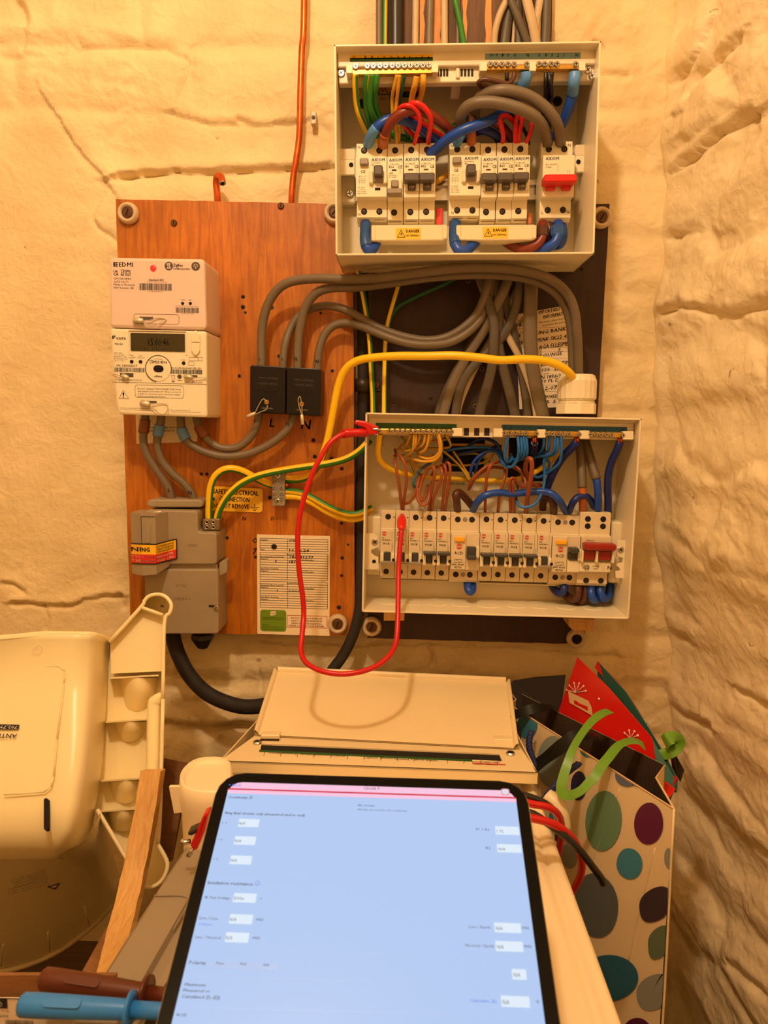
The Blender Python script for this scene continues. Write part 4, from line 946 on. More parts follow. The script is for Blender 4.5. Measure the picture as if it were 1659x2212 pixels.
def module(name, label, group, f, xl, xr, rows, dsh, dfc, dback, M, cat='circuit breaker'):
    yt, yft, yfb, ys2, yb = rows
    a0 = f.loc(xl, yt, dsh)[0]; a1 = f.loc(xr, yt, dsh)[0]
    B = [f.loc(xl, y, d)[1] for y, d in ((yt, dsh), (yft, dfc), (yfb, dfc), (ys2, dsh), (yb, dsh))]
    t = thing(name, label, cat, f.w((a0+a1)/2, B[4], dback), group)
    g = .00012; a0 += g; a1 -= g
    prof = [(B[0], dback), (B[0], dsh-.0008), (B[0]-.0008, dsh), (B[1]+.001, dsh), (B[1], dsh+.001), (B[1], dfc-.0006), (B[1]-.0006, dfc), (B[2]+.0006, dfc), (B[2], dfc-.0006), (B[3], dsh), (B[4]+.004, dsh), (B[4], dsh-.005), (B[4], dback)]
    mb = MB(); n = len(prof); vs = [f.w(a0, b, c) for b, c in prof]+[f.w(a1, b, c) for b, c in prof]
    mb.add(vs, [tuple(range(n)), tuple(range(n, 2*n))[::-1]]+[((i+1) % n, i, n+i, n+(i+1) % n) for i in range(n)], M)
    mb.build('body', t); return t, a0, a1, B

# ------------------------------------------------------------------ upper unit
UU = Unit('upper open cream consumer unit with blue lettering on its breakers, above the grey cables', 'consumer unit', 0.5, [(720, 97), (1299, 87.5), (1284, 547.5), (726, 553)], .13, .03, .0022)
f = fU = UU.f; tU = UU.t
UU.knock([(821, 575, 1), (910, 576, .7), (994, 574, .7), (1169, 572, 1)], .017, .055)
mb = MB(); bxp(mb, f, 729, 112, 1286, 138, .103, .114, M_BOX, .001); bxp(mb, f, 731, 137, 1284, 174, .096, .108, M_BOX, .001); car = mb.build('terminal_carrier', tU)
mb = MB()
for k in range(8):
    x = 944+k*6.6 if k < 4 else 995+(k-4)*7.6
    bxp(mb, f, x+9*0, 149, x+4.6, 165, .10, .1084, M_SLOT)
mb.build('vent_grille', car)
part_box(car, 'carrier_clip', f, 985, 145, 993, 168, .106, .111, M_BOX, .001)
mb = MB(); mb.prism([P(977, 172, .094), P(997, 172, .094), P(991, 213, .07), (P(973, 213, .07))], (0, .003, 0), M_BOX); mb.build('carrier_leg', car)
def strip(t, name, x0, y0, x1, y1, d, bands):
    mb = MB(); 
    for M, u0, u1 in bands: a0, b1 = f.loc(x0, y0+(y1-y0)*u0, d); a1, b0 = f.loc(x1, y0+(y1-y0)*u1, d); mb.box((a0, b0, d-.0001), (a1, b1, d+.0003), M, fr=f)
    return mb.build(name, t)
s1 = strip(car, 'earth_label_strip', 756, 119, 935, 131.5, .114, ((M_YEL, 0, .55), (M_EGRN, .55, 1)))
mb = MB(); zU = lambda x, y: (710+x/5.53, 80+y/5.53)
for s_, x in (('O', 300), ('B', 440), ('B', 520), ('1', 587), ('2', 665), ('O', 748), ('3', 830), ('4', 900), ('5', 970), ('6', 1045), ('7', 1115), ('8', 1190)):
    px, py = zU(x, 262); tp(mb, f, s_, px, py, 6, .1143, M_PRINT, al='c', bold=1)
mb.build('strip_lettering', s1)
s2 = strip(car, 'neutral_label_strip', 1048, 116, 1254, 126.5, .114, ((M_BLUS, 0, 1),))
mb = MB(); zV = lambda x, y: (1000+x/5.352, 80+y/5.352)
for s_, x in (('10', 330), ('9', 387), ('8', 457), ('7', 520), ('6', 597), ('N', 745), ('5', 880), ('4', 955), ('3', 1025), ('2', 1097), ('1', 1165), ('N', 1313)):
    px, py = zV(x, 228); tp(mb, f, s_, px, py, 6.6, .1143, M_PRINT, al='c', bold=1, slant=.15)
mb.build('strip_lettering', s2)
def bar(t, name, f, x0, x1, y0, y1, y0r, y1r, d, screws, caps, r=.0033, lab=None):
    mb = MB(); p = [f.loc(x0, y0, d), f.loc(x1, y0r, d), f.loc(x1, y1r, d), f.loc(x0, y1, d)]; slab(mb, f, p, d-.008, d, M_BRASS, .0006); o = mb.build(name, t)
    if lab: o['label'] = lab
    for px, py in screws: bar_screw(o, f, px, py, d, r)
    for cx0, cx1, cy0, cy1 in caps:
        mb = MB(); q = [f.loc(cx0, cy0, d+.002), f.loc(cx1, cy0, d+.002), f.loc(cx1, cy1, d+.002), f.loc(cx0, cy1, d+.002)]; slab(mb, f, roundpoly(q, .001), d-.010, d+.002, M_BOX, .0006); mb.build('bar_cap', o)
    return o
bar(tU, 'earth_bar', f, 760, 934, 150, 161, 148, 158.5, .120, [(x, 144.5-(x-768)*.012) for x in (768.4, 793.5, 806.7, 820.8, 833, 847.4, 860, 873.6, 886.3, 899.9, 913.4, 926)], [(747.5, 762, 139, 158), (932, 947, 136.5, 156)])
bar(tU, 'neutral_bar', f, 1050, 1148, 141, 151, 140, 150, .120, [(x, 140.5) for x in (1058.9, 1071, 1083.7, 1097, 1110.6, 1137.9)], [(1036, 1052, 133, 153)])
bar(tU, 'neutral_bar', f, 1156, 1254, 140, 150, 139, 149, .120, [(x, 140) for x in (1164.4, 1176.6, 1190.6, 1202.7, 1243.5)], [(1144, 1158, 133, 153), (1251, 1265, 132, 152)])
for px, py in ((737, 158), (1270, 151)):
    mb = MB(); a, b = f.loc(px, py, .109); screw(mb, f, a, b, .108, .0043, M_STEEL, M_DARKMETAL, .0022, 'x', 35); mb.build('carrier_screw', tU)
mb = MB(); a, b = f.loc(1287.5, 151, .127); screw(mb, f, a-.001, b, .112, .0038, M_STEEL, M_DARKMETAL, .0022, 'x', 20); mb.build('carrier_screw', tU)
for px, py in ((784, 224), (1204, 219), (797, 534), (1192, 530)):
    mb = MB(); a, b = f.loc(px, py, .033); screw(mb, f, a, b, .0322, .0058, M_DARKMETAL, M_HOLE, .003, 'x', 30); mb.build('fixing_screw', tU)
# printed warning on the back panel
mb = MB(); d = .0323; a0, b1 = f.loc(817, 181, d); a1, b0 = f.loc(906, 252, d); rect(mb, f, a0, b0, a1, b1, d+.0003, mat('silver_label', (196, 170, 128), .4)); a, b = f.loc(817, 198, d); rect(mb, f, a0, b, a1, b1, d+.0004, mat('orange_label', (226, 150, 62), .5)); wl = mb.build('warning_label', tU)
mb = MB(); d += .0002; tr = [f.loc(*zU(650, 562), d), f.loc(*zU(582, 688), d), f.loc(*zU(712, 688), d)]; outline(mb, f, tr, d+.0003, .0008, M_PRINT)
bolt = [(655, 600), (632, 645), (650, 645), (640, 676), (664, 632), (647, 632)]; mb.add([f.w(*f.loc(*zU(x, y), d), d+.0003) for x, y in bolt], [(0, 1, 2, 3, 4, 5)], M_PRINT)
px, py = zU(795, 612); tp(mb, f, 'WARNING', px, py, 8, d, M_PRINT, 58, bold=3); px, py = zU(610, 748); tp(mb, f, '0218', px, py, 4, d, M_PRINT, 12, bold=2)
a0, b1 = f.loc(*zU(728, 655), d); a1, b0 = f.loc(*zU(1082, 722), d); rect(mb, f, a0, b0, a1, b1, d+.0003, M_PRINT)
px, py = zU(930, 680); tp(mb, f, 'Need a permit', px, py, 3, d, M_WHITE, 26, bold=1, lift=.0005); px, py = zU(918, 706); tp(mb, f, 'Max. rating', px, py, 3, d, M_WHITE, 26, bold=1, lift=.0005)
for y in (760, 790, 825): a0, b = f.loc(*zU(728, y), d); a1, _ = f.loc(*zU(1082, y), d); rect(mb, f, a0, b, a1, b+.0003, d+.0003, M_PRINT)
for x in (728, 795, 900): a, b1 = f.loc(*zU(x, 722), d); _, b0 = f.loc(*zU(x, 870), d); rect(mb, f, a, b0, a+.0003, b1, d+.0003, M_PRINT)
px, py = zU(622, 925); tp(mb, f, 'Check before use', px, py, 4, d, M_PRINT, 34, bold=0)
mb.build('printed_lettering', wl)
# rail and its end brackets
mb = MB(); bxp(mb, f, 740, 392, 1276, 398, .036, .046, M_STEEL); bxp(mb, f, 740, 398, 1276, 424, .036, .040, M_STEEL); bxp(mb, f, 740, 424, 1276, 430, .036, .046, M_STEEL); mb.build('mounting_rail', tU)
for (x0, y0, x1, y1, wx0, wy0, wx1, wy1, hx, hy) in ((727, 321, 767, 378, 729, 322.5, 766, 344, 758.5, 356), (1244, 312, 1283, 372, 1242, 313, 1283, 335, 1249.5, 349.5)):
    mb = MB(); bxp(mb, f, x0, y0, x1, y1, .070, .074, M_BOX, .001); o = mb.build('end_bracket', tU)
    mb = MB(); a0, b1 = f.loc(wx0, wy0, .0742); a1, b0 = f.loc(wx1, wy1, .0742); rbox(mb, f, a0, b0, a1, b1, .0735, .0744, .002, M_MODG); mb.build('bracket_window', o)
    term_screw(o, f, hx, hy, .0744, .0024, 'bracket_hole', False)
part_box(tU, 'rail_support', f, 733, 378, 768, 440, .032, .05, M_BOX, .002); part_box(tU, 'rail_support', f, 1243, 378, 1262, 432, .032, .055, M_BOX, .002)
mb = MB(); a, b = f.loc(756, 418, .052); screw(mb, f, a, b, .0505, .0046, M_STEEL, M_DARKMETAL, .003, 'x', 10); mb.build('rail_screw', tU)

def ax_text(mb, f, l):
    for s_, px, py, h, w, M, bo in l: tp(mb, f, s_, px, py, h, .09, M, w, bold=bo)
def cheeks(t, f, y0, y1, x0, x1, x2, x3, d, M, h=.006):
    for u, v in ((x0, x1), (x2, x3)): part_box(t, 'toggle_cheek', f, u, y0, v, y1, d-.001, d+h, M, .0022)
GRP = None
zc4 = lambda x, y: (950+x/4.74, 290+y/4.74)
# residual current devices with the blue brand
for (xl, xr, dx, dy, lab) in ((770, 836, 0, 0, 'cream two-module residual current device at the start of the upper breaker row'), (970.5, 1037, 201, -3, 'cream two-module residual current device beside the B40 breaker in the upper unit')):
    t, a0, a1, B = module('residual_current_device', lab, 'upper residual current devices', f, xl, xr, (310+dy*.7, 338+dy, 426+dy, 435+dy, 477+dy), .075, .09, .045, M_MOD, 'safety switch')
    for x in (786.5, 819.5): term_screw(t, f, x+dx, 325+dy*.8, .0752); term_screw(t, f, x+dx, 457+dy*.9, .0752)
    mb = MB(); a, b = f.loc(803+dx, 323+dy*.8, .0752); ring(mb, f, a, b, .0753, .0026, .0029, M_MODG, 14); mb.build('moulded_ring', t)
    part_box(t, 'test_button', f, 777+dx, 341+dy, 795.6+dx, 355+dy, .089, .0955, M_TOGL, .001)
    cheeks(t, f, 368+dy, 396+dy, 797+dx, 806+dx, 827+dx, 836+dx, .09, M_MOD, .005)
    part_box(t, 'toggle', f, 806.5+dx, 376+dy, 827+dx, 393+dy, .089, .094, M_TOGL, .001)
    mb = MB(); bxp(mb, f, 807+dx, 356+dy, 827+dx, 378+dy, .091, .104, M_TOG, .0015); mb.build('toggle_lever', t)
    part_box(t, 'indicator_window', f, 810+dx, 405.5+dy, 821.5+dx, 410.5+dy, .089, .0905, M_HOLE)
    mb = MB()
    ax_text(mb, f, [('AXIOM', 802.5+dx, 348.5+dy, 6.4, 28.5, M_AX, 2), ('RCDA80R', 802.5+dx, 353.5+dy, 2.6, 20, M_PRINTG, 0), ('80A', 803+dx, 358+dy, 3, 5, M_PRINTG, 1), ('CE', 779+dx, 374+dy, 6, 10, M_PRINT, 1),
                    ('AC / ~ O', 775+dx, 383+dy, 3.6, 16, M_PRINTG, 0), ('Icn 6kA', 773+dx, 406+dy, 2.4, 15, M_PRINTG, 0), ('Un 230V~', 773+dx, 410.5+dy, 2.4, 17, M_PRINTG, 0), ('IEC 61008-1', 773+dx, 415+dy, 2.4, 19, M_PRINTG, 0), ('EN 61008-1', 773+dx, 419.5+dy, 2.4, 19, M_PRINTG, 0)])
    tp(mb, f, 'N', 773+dx, 321+dy*.8, 5.5, .075, M_PRINTG, bold=0); tp(mb, f, 'N', 774+dx, 466+dy, 5.5, .075, M_PRINTG, bold=0)
    for y in (386.5, 390, 394): a_, b_ = f.loc(773+dx, y+dy, .09); rect(mb, f, a_, b_, a_+.009, b_+.0002, .0903, M_PRINTG)
    for x in (776, 782, 788): a_, b_ = f.loc(x+dx, 387+dy, .09); a2_, b2_ = f.loc(x+dx, 399+dy, .09); rect(mb, f, a_, b2_, a_+.0002, b_, .0903, M_PRINTG)
    mb.build('printed_lettering', t)
    mb = MB(); bxp(mb, f, 776+dx, 474.5+dy, 798+dx, 475.2+dy, .074, .0746, M_SLOT); bxp(mb, f, 808+dx, 474.5+dy, 831+dx, 475.2+dy, .074, .0746, M_SLOT); mb.build('clip_groove', t)
# single-pole breakers with the blue brand: left pixel, right pixel, row shift, rating, code, on or off
for (xl, xr, dy, rate, code, on, lab) in ((837, 871, 0, 'B16', 'CUB16SP', 0, 'cream B16 circuit breaker switched off in the upper unit'), (872.5, 905, -1, 'B6', 'CUB6SP', 1, 'cream B6 circuit breaker in the upper unit, first beside the B16'),
                                          (906, 940, -1.5, 'B32', 'CUB32SP', 1, 'cream B32 circuit breaker beside the B6 breaker in the upper unit'), (1038, 1072, -1, 'B40', 'CUB40SP', 1, 'cream B40 circuit breaker in the upper unit'),
                                          (1073.5, 1107, -2, 'B20', 'CUB20SP', 1, 'cream B20 circuit breaker in the upper unit'), (1107.5, 1141.5, -3, 'B32', 'CUB32SP', 1, 'cream B32 circuit breaker beside the B20 breaker in the upper unit')):
    t, a0, a1, B = module('circuit_breaker', lab, 'upper circuit breakers', f, xl, xr, (310+dy, 338+dy, 428+dy, 437+dy, 482+dy), .075, .09, .045, M_MOD)
    sx = .35 if xl < 1000 else 2.2; xm = (xl+xr)/2; xo = xl-837+(.9 if xl > 1000 else 0)
    term_screw(t, f, xm-.5, 325+dy, .0752); term_screw(t, f, xm-2.5-(2.5 if xl > 1000 else 0), 459+dy, .0752)
    mb = MB(); ax_text(mb, f, [('AXIOM', 840+xo+sx, 349+dy, 6.4, 28, M_AX, 2), (code, 840+xo+sx, 356.5+dy, 2.8, 21, M_PRINTG, 0), (rate, 840+xo+sx, 363+dy, 4.6, 10.5 if len(rate) == 3 else 7, M_PRINT, 1), ('CE', 859+xo+sx, 364+dy, 6.2, 9.5, M_PRINT, 1)])
    for k in range(3): a_, b_ = f.loc(864+xo+sx, 369+k*3.5+dy, .09); rect(mb, f, a_, b_, a_+.0004, b_+.0012, .0903, M_PRINTG)
    if not on:
        ax_text(mb, f, [('6000', 841+xo, 376+dy, 3.4, 8, M_PRINTG, 1), ('230-400V~', 840+xo, 380+dy, 2.4, 18, M_PRINTG, 0), ('IEC 60898-1', 840+xo, 384+dy, 2.4, 17, M_PRINTG, 0)])
    mb.build('printed_lettering', t)
    part_box(t, 'indicator_window', f, 846+xo+sx, 366+dy, 856+xo+sx, 369+dy, .089, .0903, M_INDR if on else M_HOLE)
    if on:
        cheeks(t, f, 389+dy, 412+dy, 838+xo+sx, 845+xo+sx, 862+xo+sx, 870+xo+sx, .09, M_MOD, .004)
        mb = MB(); bxp(mb, f, 836.5+xo+sx, 374+dy, 870+xo+sx, 391+dy, .091, .106, M_TOG, .0012); mb.build('toggle_lever', t)
        o = part_box(t, 'toggle', f, 846+xo+sx, 391+dy, 861+xo+sx, 411.5+dy, .089, .0945, M_TOG, .001)
        mb = MB(); tp(mb, f, 'I-ON', 848+xo+sx, 407+dy, 4.5, .0945, M_WHITE, 11, bold=0); mb.build('toggle_lettering', o)
    else:
        cheeks(t, f, 387+dy, 410+dy, 838+xo, 845+xo, 861+xo, 869+xo, .09, M_MOD, .004)
        part_box(t, 'toggle', f, 845.5+xo, 388+dy, 860.5+xo, 404+dy, .089, .0945, M_TOGL, .001)
        mb = MB(); bxp(mb, f, 836+xo, 406+dy, 869+xo, 418+dy, .091, .105, M_TOGL, .0012); mb.build('toggle_lever', t)
    mb = MB(); bxp(mb, f, xl+2, 478.8+dy, xr-4, 479.5+dy, .0735, .0744, M_SLOT); mb.build('clip_groove', t)
# main switch of the upper unit
t, a0, a1, B = module('main_switch', 'cream main switch with a bright red toggle in the upper unit', None, f, 1169, 1237, (305.5, 335, 425, 432, 478), .075, .09, .045, M_MOD, 'switch')
for x, y in ((1185.5, 322.5), (1219, 322), (1183, 454), (1216, 453.5)): term_screw(t, f, x, y, .0752)
mb = MB(); bxp(mb, f, 1176, 376, 1246.5, 392.5, .092, .112, M_REDT, .0015); o = mb.build('toggle_bar', t); o['label'] = 'bright red toggle bar'
for x0, x1 in ((1180, 1200.5), (1214.5, 1234)):
    o = part_box(t, 'toggle', f, x0, 392, x1, 409.5, .089, .096, M_REDT, .001); mb = MB(); tp(mb, f, 'ON', (x0+x1)/2, 407, 3, .096, M_WHITE, al='c', bold=1); mb.build('toggle_lettering', o)
mb = MB(); ax_text(mb, f, [('AXIOM', 1178.5, 346, 6.6, 28.5, M_AX, 2), ('ISO100DP', 1178.5, 357.5, 3.6, 24, M_PRINTG, 0), ('103A', 1178.5, 363, 3.6, 12.5, M_PRINTG, 0)])
for k in range(5): a_, b_ = f.loc(1205, 356+k*3.6, .09); rect(mb, f, a_, b_, a_+.0004, b_+.001, .0903, M_PRINTG)
for x in (1225, 1230): a_, b_ = f.loc(x, 373, .09); rect(mb, f, a_, b_, a_+.0004, b_+.0026, .0903, M_PRINTG)
for s_, x, y in (('L', 1172.5, 318), ('N', 1227, 317), ('L', 1170, 463), ('N', 1224, 461)): tp(mb, f, s_, x, y, 6.2, .075, M_PRINT, bold=0)
mb.build('printed_lettering', t)
# busbar covers with the danger labels
for (x0, y0, x1, y1, lx, ly, rx0, ry0, rx1, ry1, Mr, lab) in ((805, 487, 962, 519, 855, 492.5, 942, 449, 956, 486, mat('red_sleeve', (236, 66, 56), .4), 'cream busbar cover with a danger label and a red sleeve end'),
                                                              (989, 487, 1155, 518, 1043, 490.5, 1140, 459, 1149, 484, mat('orange_sleeve', (216, 128, 76), .4), 'cream busbar cover with a danger label, hanging below the B40 breaker')):
    d = .086; t = thing('busbar_cover', lab, 'cover', P((x0+x1)/2, y1, d), 'busbar covers in the upper unit'); mb = MB(); bxp(mb, f, x0, y0-1, x1, y1, .062, d, M_BUSC, .001); mb.build('cover', t)
    for u, v in ((x0-3, x0+6), (x1-6, x1+4)): part_box(t, 'end_cap', f, u, y0-1, v, y1+(1.5 if u < x0 else -3), .060, d+.0015, M_BUSC, .001)
    part_box(t, 'insulated_end', f, rx0, ry0, rx1, ry1, .060, .066, Mr, .001)
    mb = MB(); bxp(mb, f, lx, ly, lx+54, ly+24, d-.0002, d+.0003, M_YEL); lb = mb.build('danger_label', t)
    mb = MB(); tp(mb, f, 'DANGER', lx+22, ly+10, 6.2, d+.0003, M_PRINT, 29, bold=3); tp(mb, f, 'LIVE TERMINALS', lx+21, ly+18.5, 4, d+.0003, M_PRINT, 30, bold=1)
    outline(mb, f, [f.loc(lx+11.5, ly+4, d), f.loc(lx+3.5, ly+20, d), f.loc(lx+20, ly+20, d)], d+.0006, .0006, M_PRINT)
    mb.add([f.w(*f.loc(lx+x, ly+y, d), d+.0006) for x, y in ((12.5, 8), (9.5, 13.5), (12, 13.5), (10.5, 18.5), (14.5, 12.3), (12, 12.3))], [(0, 1, 2, 3, 4, 5)], M_PRINT); mb.build('printed_lettering', lb)

# ------------------------------------------------------------------ lower unit
DSH, DFC = .060, .073
UL = Unit('lower open cream consumer unit with red logos on its breakers, on the dark board', 'consumer unit', -0.8, [(789, 893.5), (1387, 901.6), (1358.4, 1341.4), (782, 1319)], .105, .02, .0022)
f = fL = UL.f; tL = UL.t
UL.knock([(840, 1300, .8), (890, 1300, .8), (945, 1300, .8), (998, 1302, .8), (1055, 1305, 1.0), (1116, 1305, .8), (1165, 1308, .8), (1222, 1311, .8), (1280, 1314, .8)], .017, .06, True)
mb = MB(); v = [P(798, 905, .1), P(1376, 912, .1), P(1380, 918, .088), P(792, 910, .088)]
a0, b1 = f.loc(797, 897.5, .103); a1, _ = f.loc(1381, 905, .103)
a0 = UL.a0+.003; a1 = UL.a1-.003; bt = UL.b1-.0025
def lp(px, py, d): return f.loc(px, py, d)[1]
b_m = lp(1080, 910, .09); b_d = lp(1080, 945, .088)
slabp = [(bt, .1), (b_m, .086), (b_d, .086), (b_d, .080), (b_m+.002, .080), (bt, .094)]
n = len(slabp); mb.add([f.w(a0, b, c) for b, c in slabp]+[f.w(a1, b, c) for b, c in slabp], [tuple(range(n))[::-1], tuple(range(n, 2*n))]+[(i, (i+1) % n, n+(i+1) % n, n+i) for i in range(n)], M_BOX); car2 = mb.build('terminal_carrier', tL)
f_ = f
for (x0, x1) in ((1002.5, 1012.7), (1024.6, 1035), (1046.4, 1057)): part_box(car2, 'vent_slot', f, x0, 924.5, x1, 941, .085, .0865, M_SLOT)
zL = lambda x, y: (770+x/5.184, 890+y/5.184); zR = lambda x, y: (1070+x/5.184, 890+y/5.184)
def strip2(name, p0, p1, h, M, d=.0868):
    mb = MB(); q = [f.loc(*p0, d), f.loc(*p1, d), f.loc(p1[0], p1[1]+h, d), f.loc(p0[0], p0[1]+h, d)]; slab(mb, f, q, d-.001, d, M); return mb.build(name, car2)
s1 = strip2('earth_label_strip', (812, 913.5), (986.4, 916), 11, M_EGRN)
mb = MB()
for k in range(12): tp(mb, f, '%d' % (k+1) if k else 'E', 822+k*13.6, 923.5+k*.18, 5, .0868, M_PRINT, al='c', bold=0)
mb.build('strip_lettering', s1)
s2 = strip2('neutral_label_strip', (1084, 917.4), (1354.5, 922.5), 11, M_BLUS2)
mb = MB()
for k, s_ in enumerate('54321 N54321 N54321 N'): tp(mb, f, s_, 1092+k*12.6, 926.5+k*.23, 5, .0868, M_PRINT, al='c', bold=0)
mb.build('strip_lettering', s2)
db = .095
bar(tL, 'earth_bar', f, 816, 980, 926, 937, 928, 939, db, [(819.5, 931)]+[(770+x/5.184, 931.3+(x-370)*.002) for x in (370, 430, 490, 545, 607, 658, 718, 778, 838, 893, 950, 1008, 1068)], [(977, 999, 924.5, 942.5)], .003)
for name_, xs, x0, x1, caps in (('A', (97, 160, 220, 280, 340, 460), 1086, 1164, [(1066, 1086, 925.5, 944), (1161.5, 1179, 927.5, 945.5)]), ('B', (572, 635, 700, 760, 818, 938), 1178, 1256, [(1252.5, 1273.5, 930, 948)]), ('C', (1060, 1120, 1180, 1240, 1300, 1425), 1272, 1349, [(1346, 1369, 931.5, 949.5)])):
    y = 931+(x0-1086)*.019
    bar(tL, 'neutral_bar', f, x0, x1, y-1, y+9.5, y+.5, y+11, db, [(1070+x/5.184, 935.2+(x-97)*.0037) for x in xs], caps, .003)
for (x, y, r) in ((845, 955, .012), (1283, 958, .010)):
    mb = MB(); a, b = f.loc(x, y, .0225); mb.lathe([(r, 0), (r*.96, .0006), (r*.9, .0007)], f.w(a, b, .0222), f.Y, M_BOX, 20); mb.build('knockout_disc', tL)
mb = MB(); a0, b1 = f.loc(958, 945, .0225); a1, b0 = f.loc(1045, 1020, .0225); mb.box((a0, b0, .0222), (a1, b1, .0226), M_HOLE, fr=f); mb.build('cable_opening', tL); mb = MB(); a0, b1 = f.loc(1100, 945, .0225); a1, b0 = f.loc(1175, 1040, .0225); mb.box((a0, b0, .0222), (a1, b1, .0226), M_HOLE, fr=f); mb.build('cable_opening', tL)
mb = MB(); px, py = zL(1055, 812); tp(mb, f, 'RY ONCE', px, py, 4, .0223, M_PRINTG, 30, bold=1); px, py = zL(880, 778); tp(mb, f, 'ON', px, py, 4, .0223, M_PRINTG, 8, bold=1); mb.build('moulded_lettering', tL)
# rail and end brackets
mb = MB(); bxp(mb, f, 800, 1180, 1345, 1212, .024, .032, M_STEEL); mb.build('mounting_rail', tL)
zl3 = lambda x, y: (770+x/5.184, 1080+y/5.184); zr3 = lambda x, y: (1070+x/5.184, 1080+y/5.184)
for side, poly in (('l', [(88, 375), (185, 375), (240, 410), (247, 520), (205, 545), (165, 560), (165, 590), (200, 625), (245, 640), (247, 760), (230, 780), (88, 780)]), ('r', [(1360, 470), (1380, 455), (1505, 455), (1505, 880), (1352, 875), (1345, 800), (1400, 790), (1385, 755), (1360, 740), (1360, 715), (1420, 700), (1432, 650), (1360, 630)])):
    z = zl3 if side == 'l' else zr3; pts = [f.loc(*z(x, y), .078) for x, y in poly]
    mb = MB(); slab(mb, f, pts, .076, .078, M_BOX, .0004); o = mb.build('end_bracket', tL)
    if side == 'l': hs = [(205, 470)]; term_screw(o, f, *z(197, 688), .0782, .0022, 'bracket_hole', False)
    else: hs = [(1402, 556)]
    for h in hs: mb = MB(); a, b = f.loc(*z(*h), .078); screw(mb, f, a, b, .078, .0042, M_STEEL, M_HOLE, .0015, 'x', 40); mb.build('bracket_screw', o)
for (x0, y0, x1, y1) in ((793, 1115, 822, 1152), (1322, 1128, 1348, 1170)): part_box(tL, 'rail_support', f, x0, y0, x1, y1+90, .022, .058, M_BOX, .002)
for q in ((822, 1250.5, 984, 1256, .05), (1037, 1258.5, 1203, 1266, .05)): part_box(tL, 'busbar_comb', f, q[0], q[1], q[2], q[3], .03, q[4], M_MODG, .0006)

def row(x): return (x-824)*.0278
def wtext(mb, s_, px, py, h, w, M=M_PRINTG, bo=1, lift=.0003, d=DFC): tp(mb, f, s_, px, py, h, d, M, w, bold=bo, lift=lift)
def logo(t, x, y, r=.0029):
    mb = MB(); a, b = f.loc(x, y, DFC); disc(mb, f, a, b, DFC+.0003, r, M_LOGO, 16); rect(mb, f, a-r, b-r*.28, a+r, b+r*.28, DFC+.0004, M_MODG); rect(mb, f, a-r*.85, b-r*.16, a+r*.85, b+r*.16, DFC+.0005, M_LOGO)
    for k in (-.45, 0, .45): rect(mb, f, a+r*k-r*.05, b-r*.85, a+r*k+r*.05, b+r*.85, DFC+.0006, M_MODG)
    mb.build('printed_logo', t)
CB = [(824, 854.5, 'B6', 'NHXB06', 0, 'beige B6 breaker switched off at the start of the lower breaker row'), (855.3, 883.8, 'B6', 'NHXB06', 0, 'beige B6 breaker with the red test plug standing in its terminal'),
      (884.2, 913.7, 'B16', 'NHXB16', 0, 'beige B16 breaker switched off in the lower unit'), (914.3, 943.6, 'B32', 'NHXB32', 1, 'beige B32 breaker beside the B16 breaker in the lower unit'),
      (944.6, 973.5, 'B32', 'NHXB32', 1, 'beige B32 breaker next before the lower middle RCD'), (1037, 1066.4, 'B6', 'NHXB06', 1, 'beige B6 breaker next after the lower middle RCD'),
      (1067.2, 1096.8, 'B6', 'NHXB06', 1, 'beige B6 breaker second after the lower middle RCD'), (1097.5, 1128, 'B32', 'NHXB32', 1, 'beige B32 breaker third after the lower middle RCD'),
      (1128.8, 1159.5, 'B32', 'NHXB32', 1, 'beige B32 breaker with an inked tick, beside the B40 breaker'), (1160.2, 1190.3, 'B40', 'NHXB40', 0, 'beige B40 breaker switched off in the lower unit')]
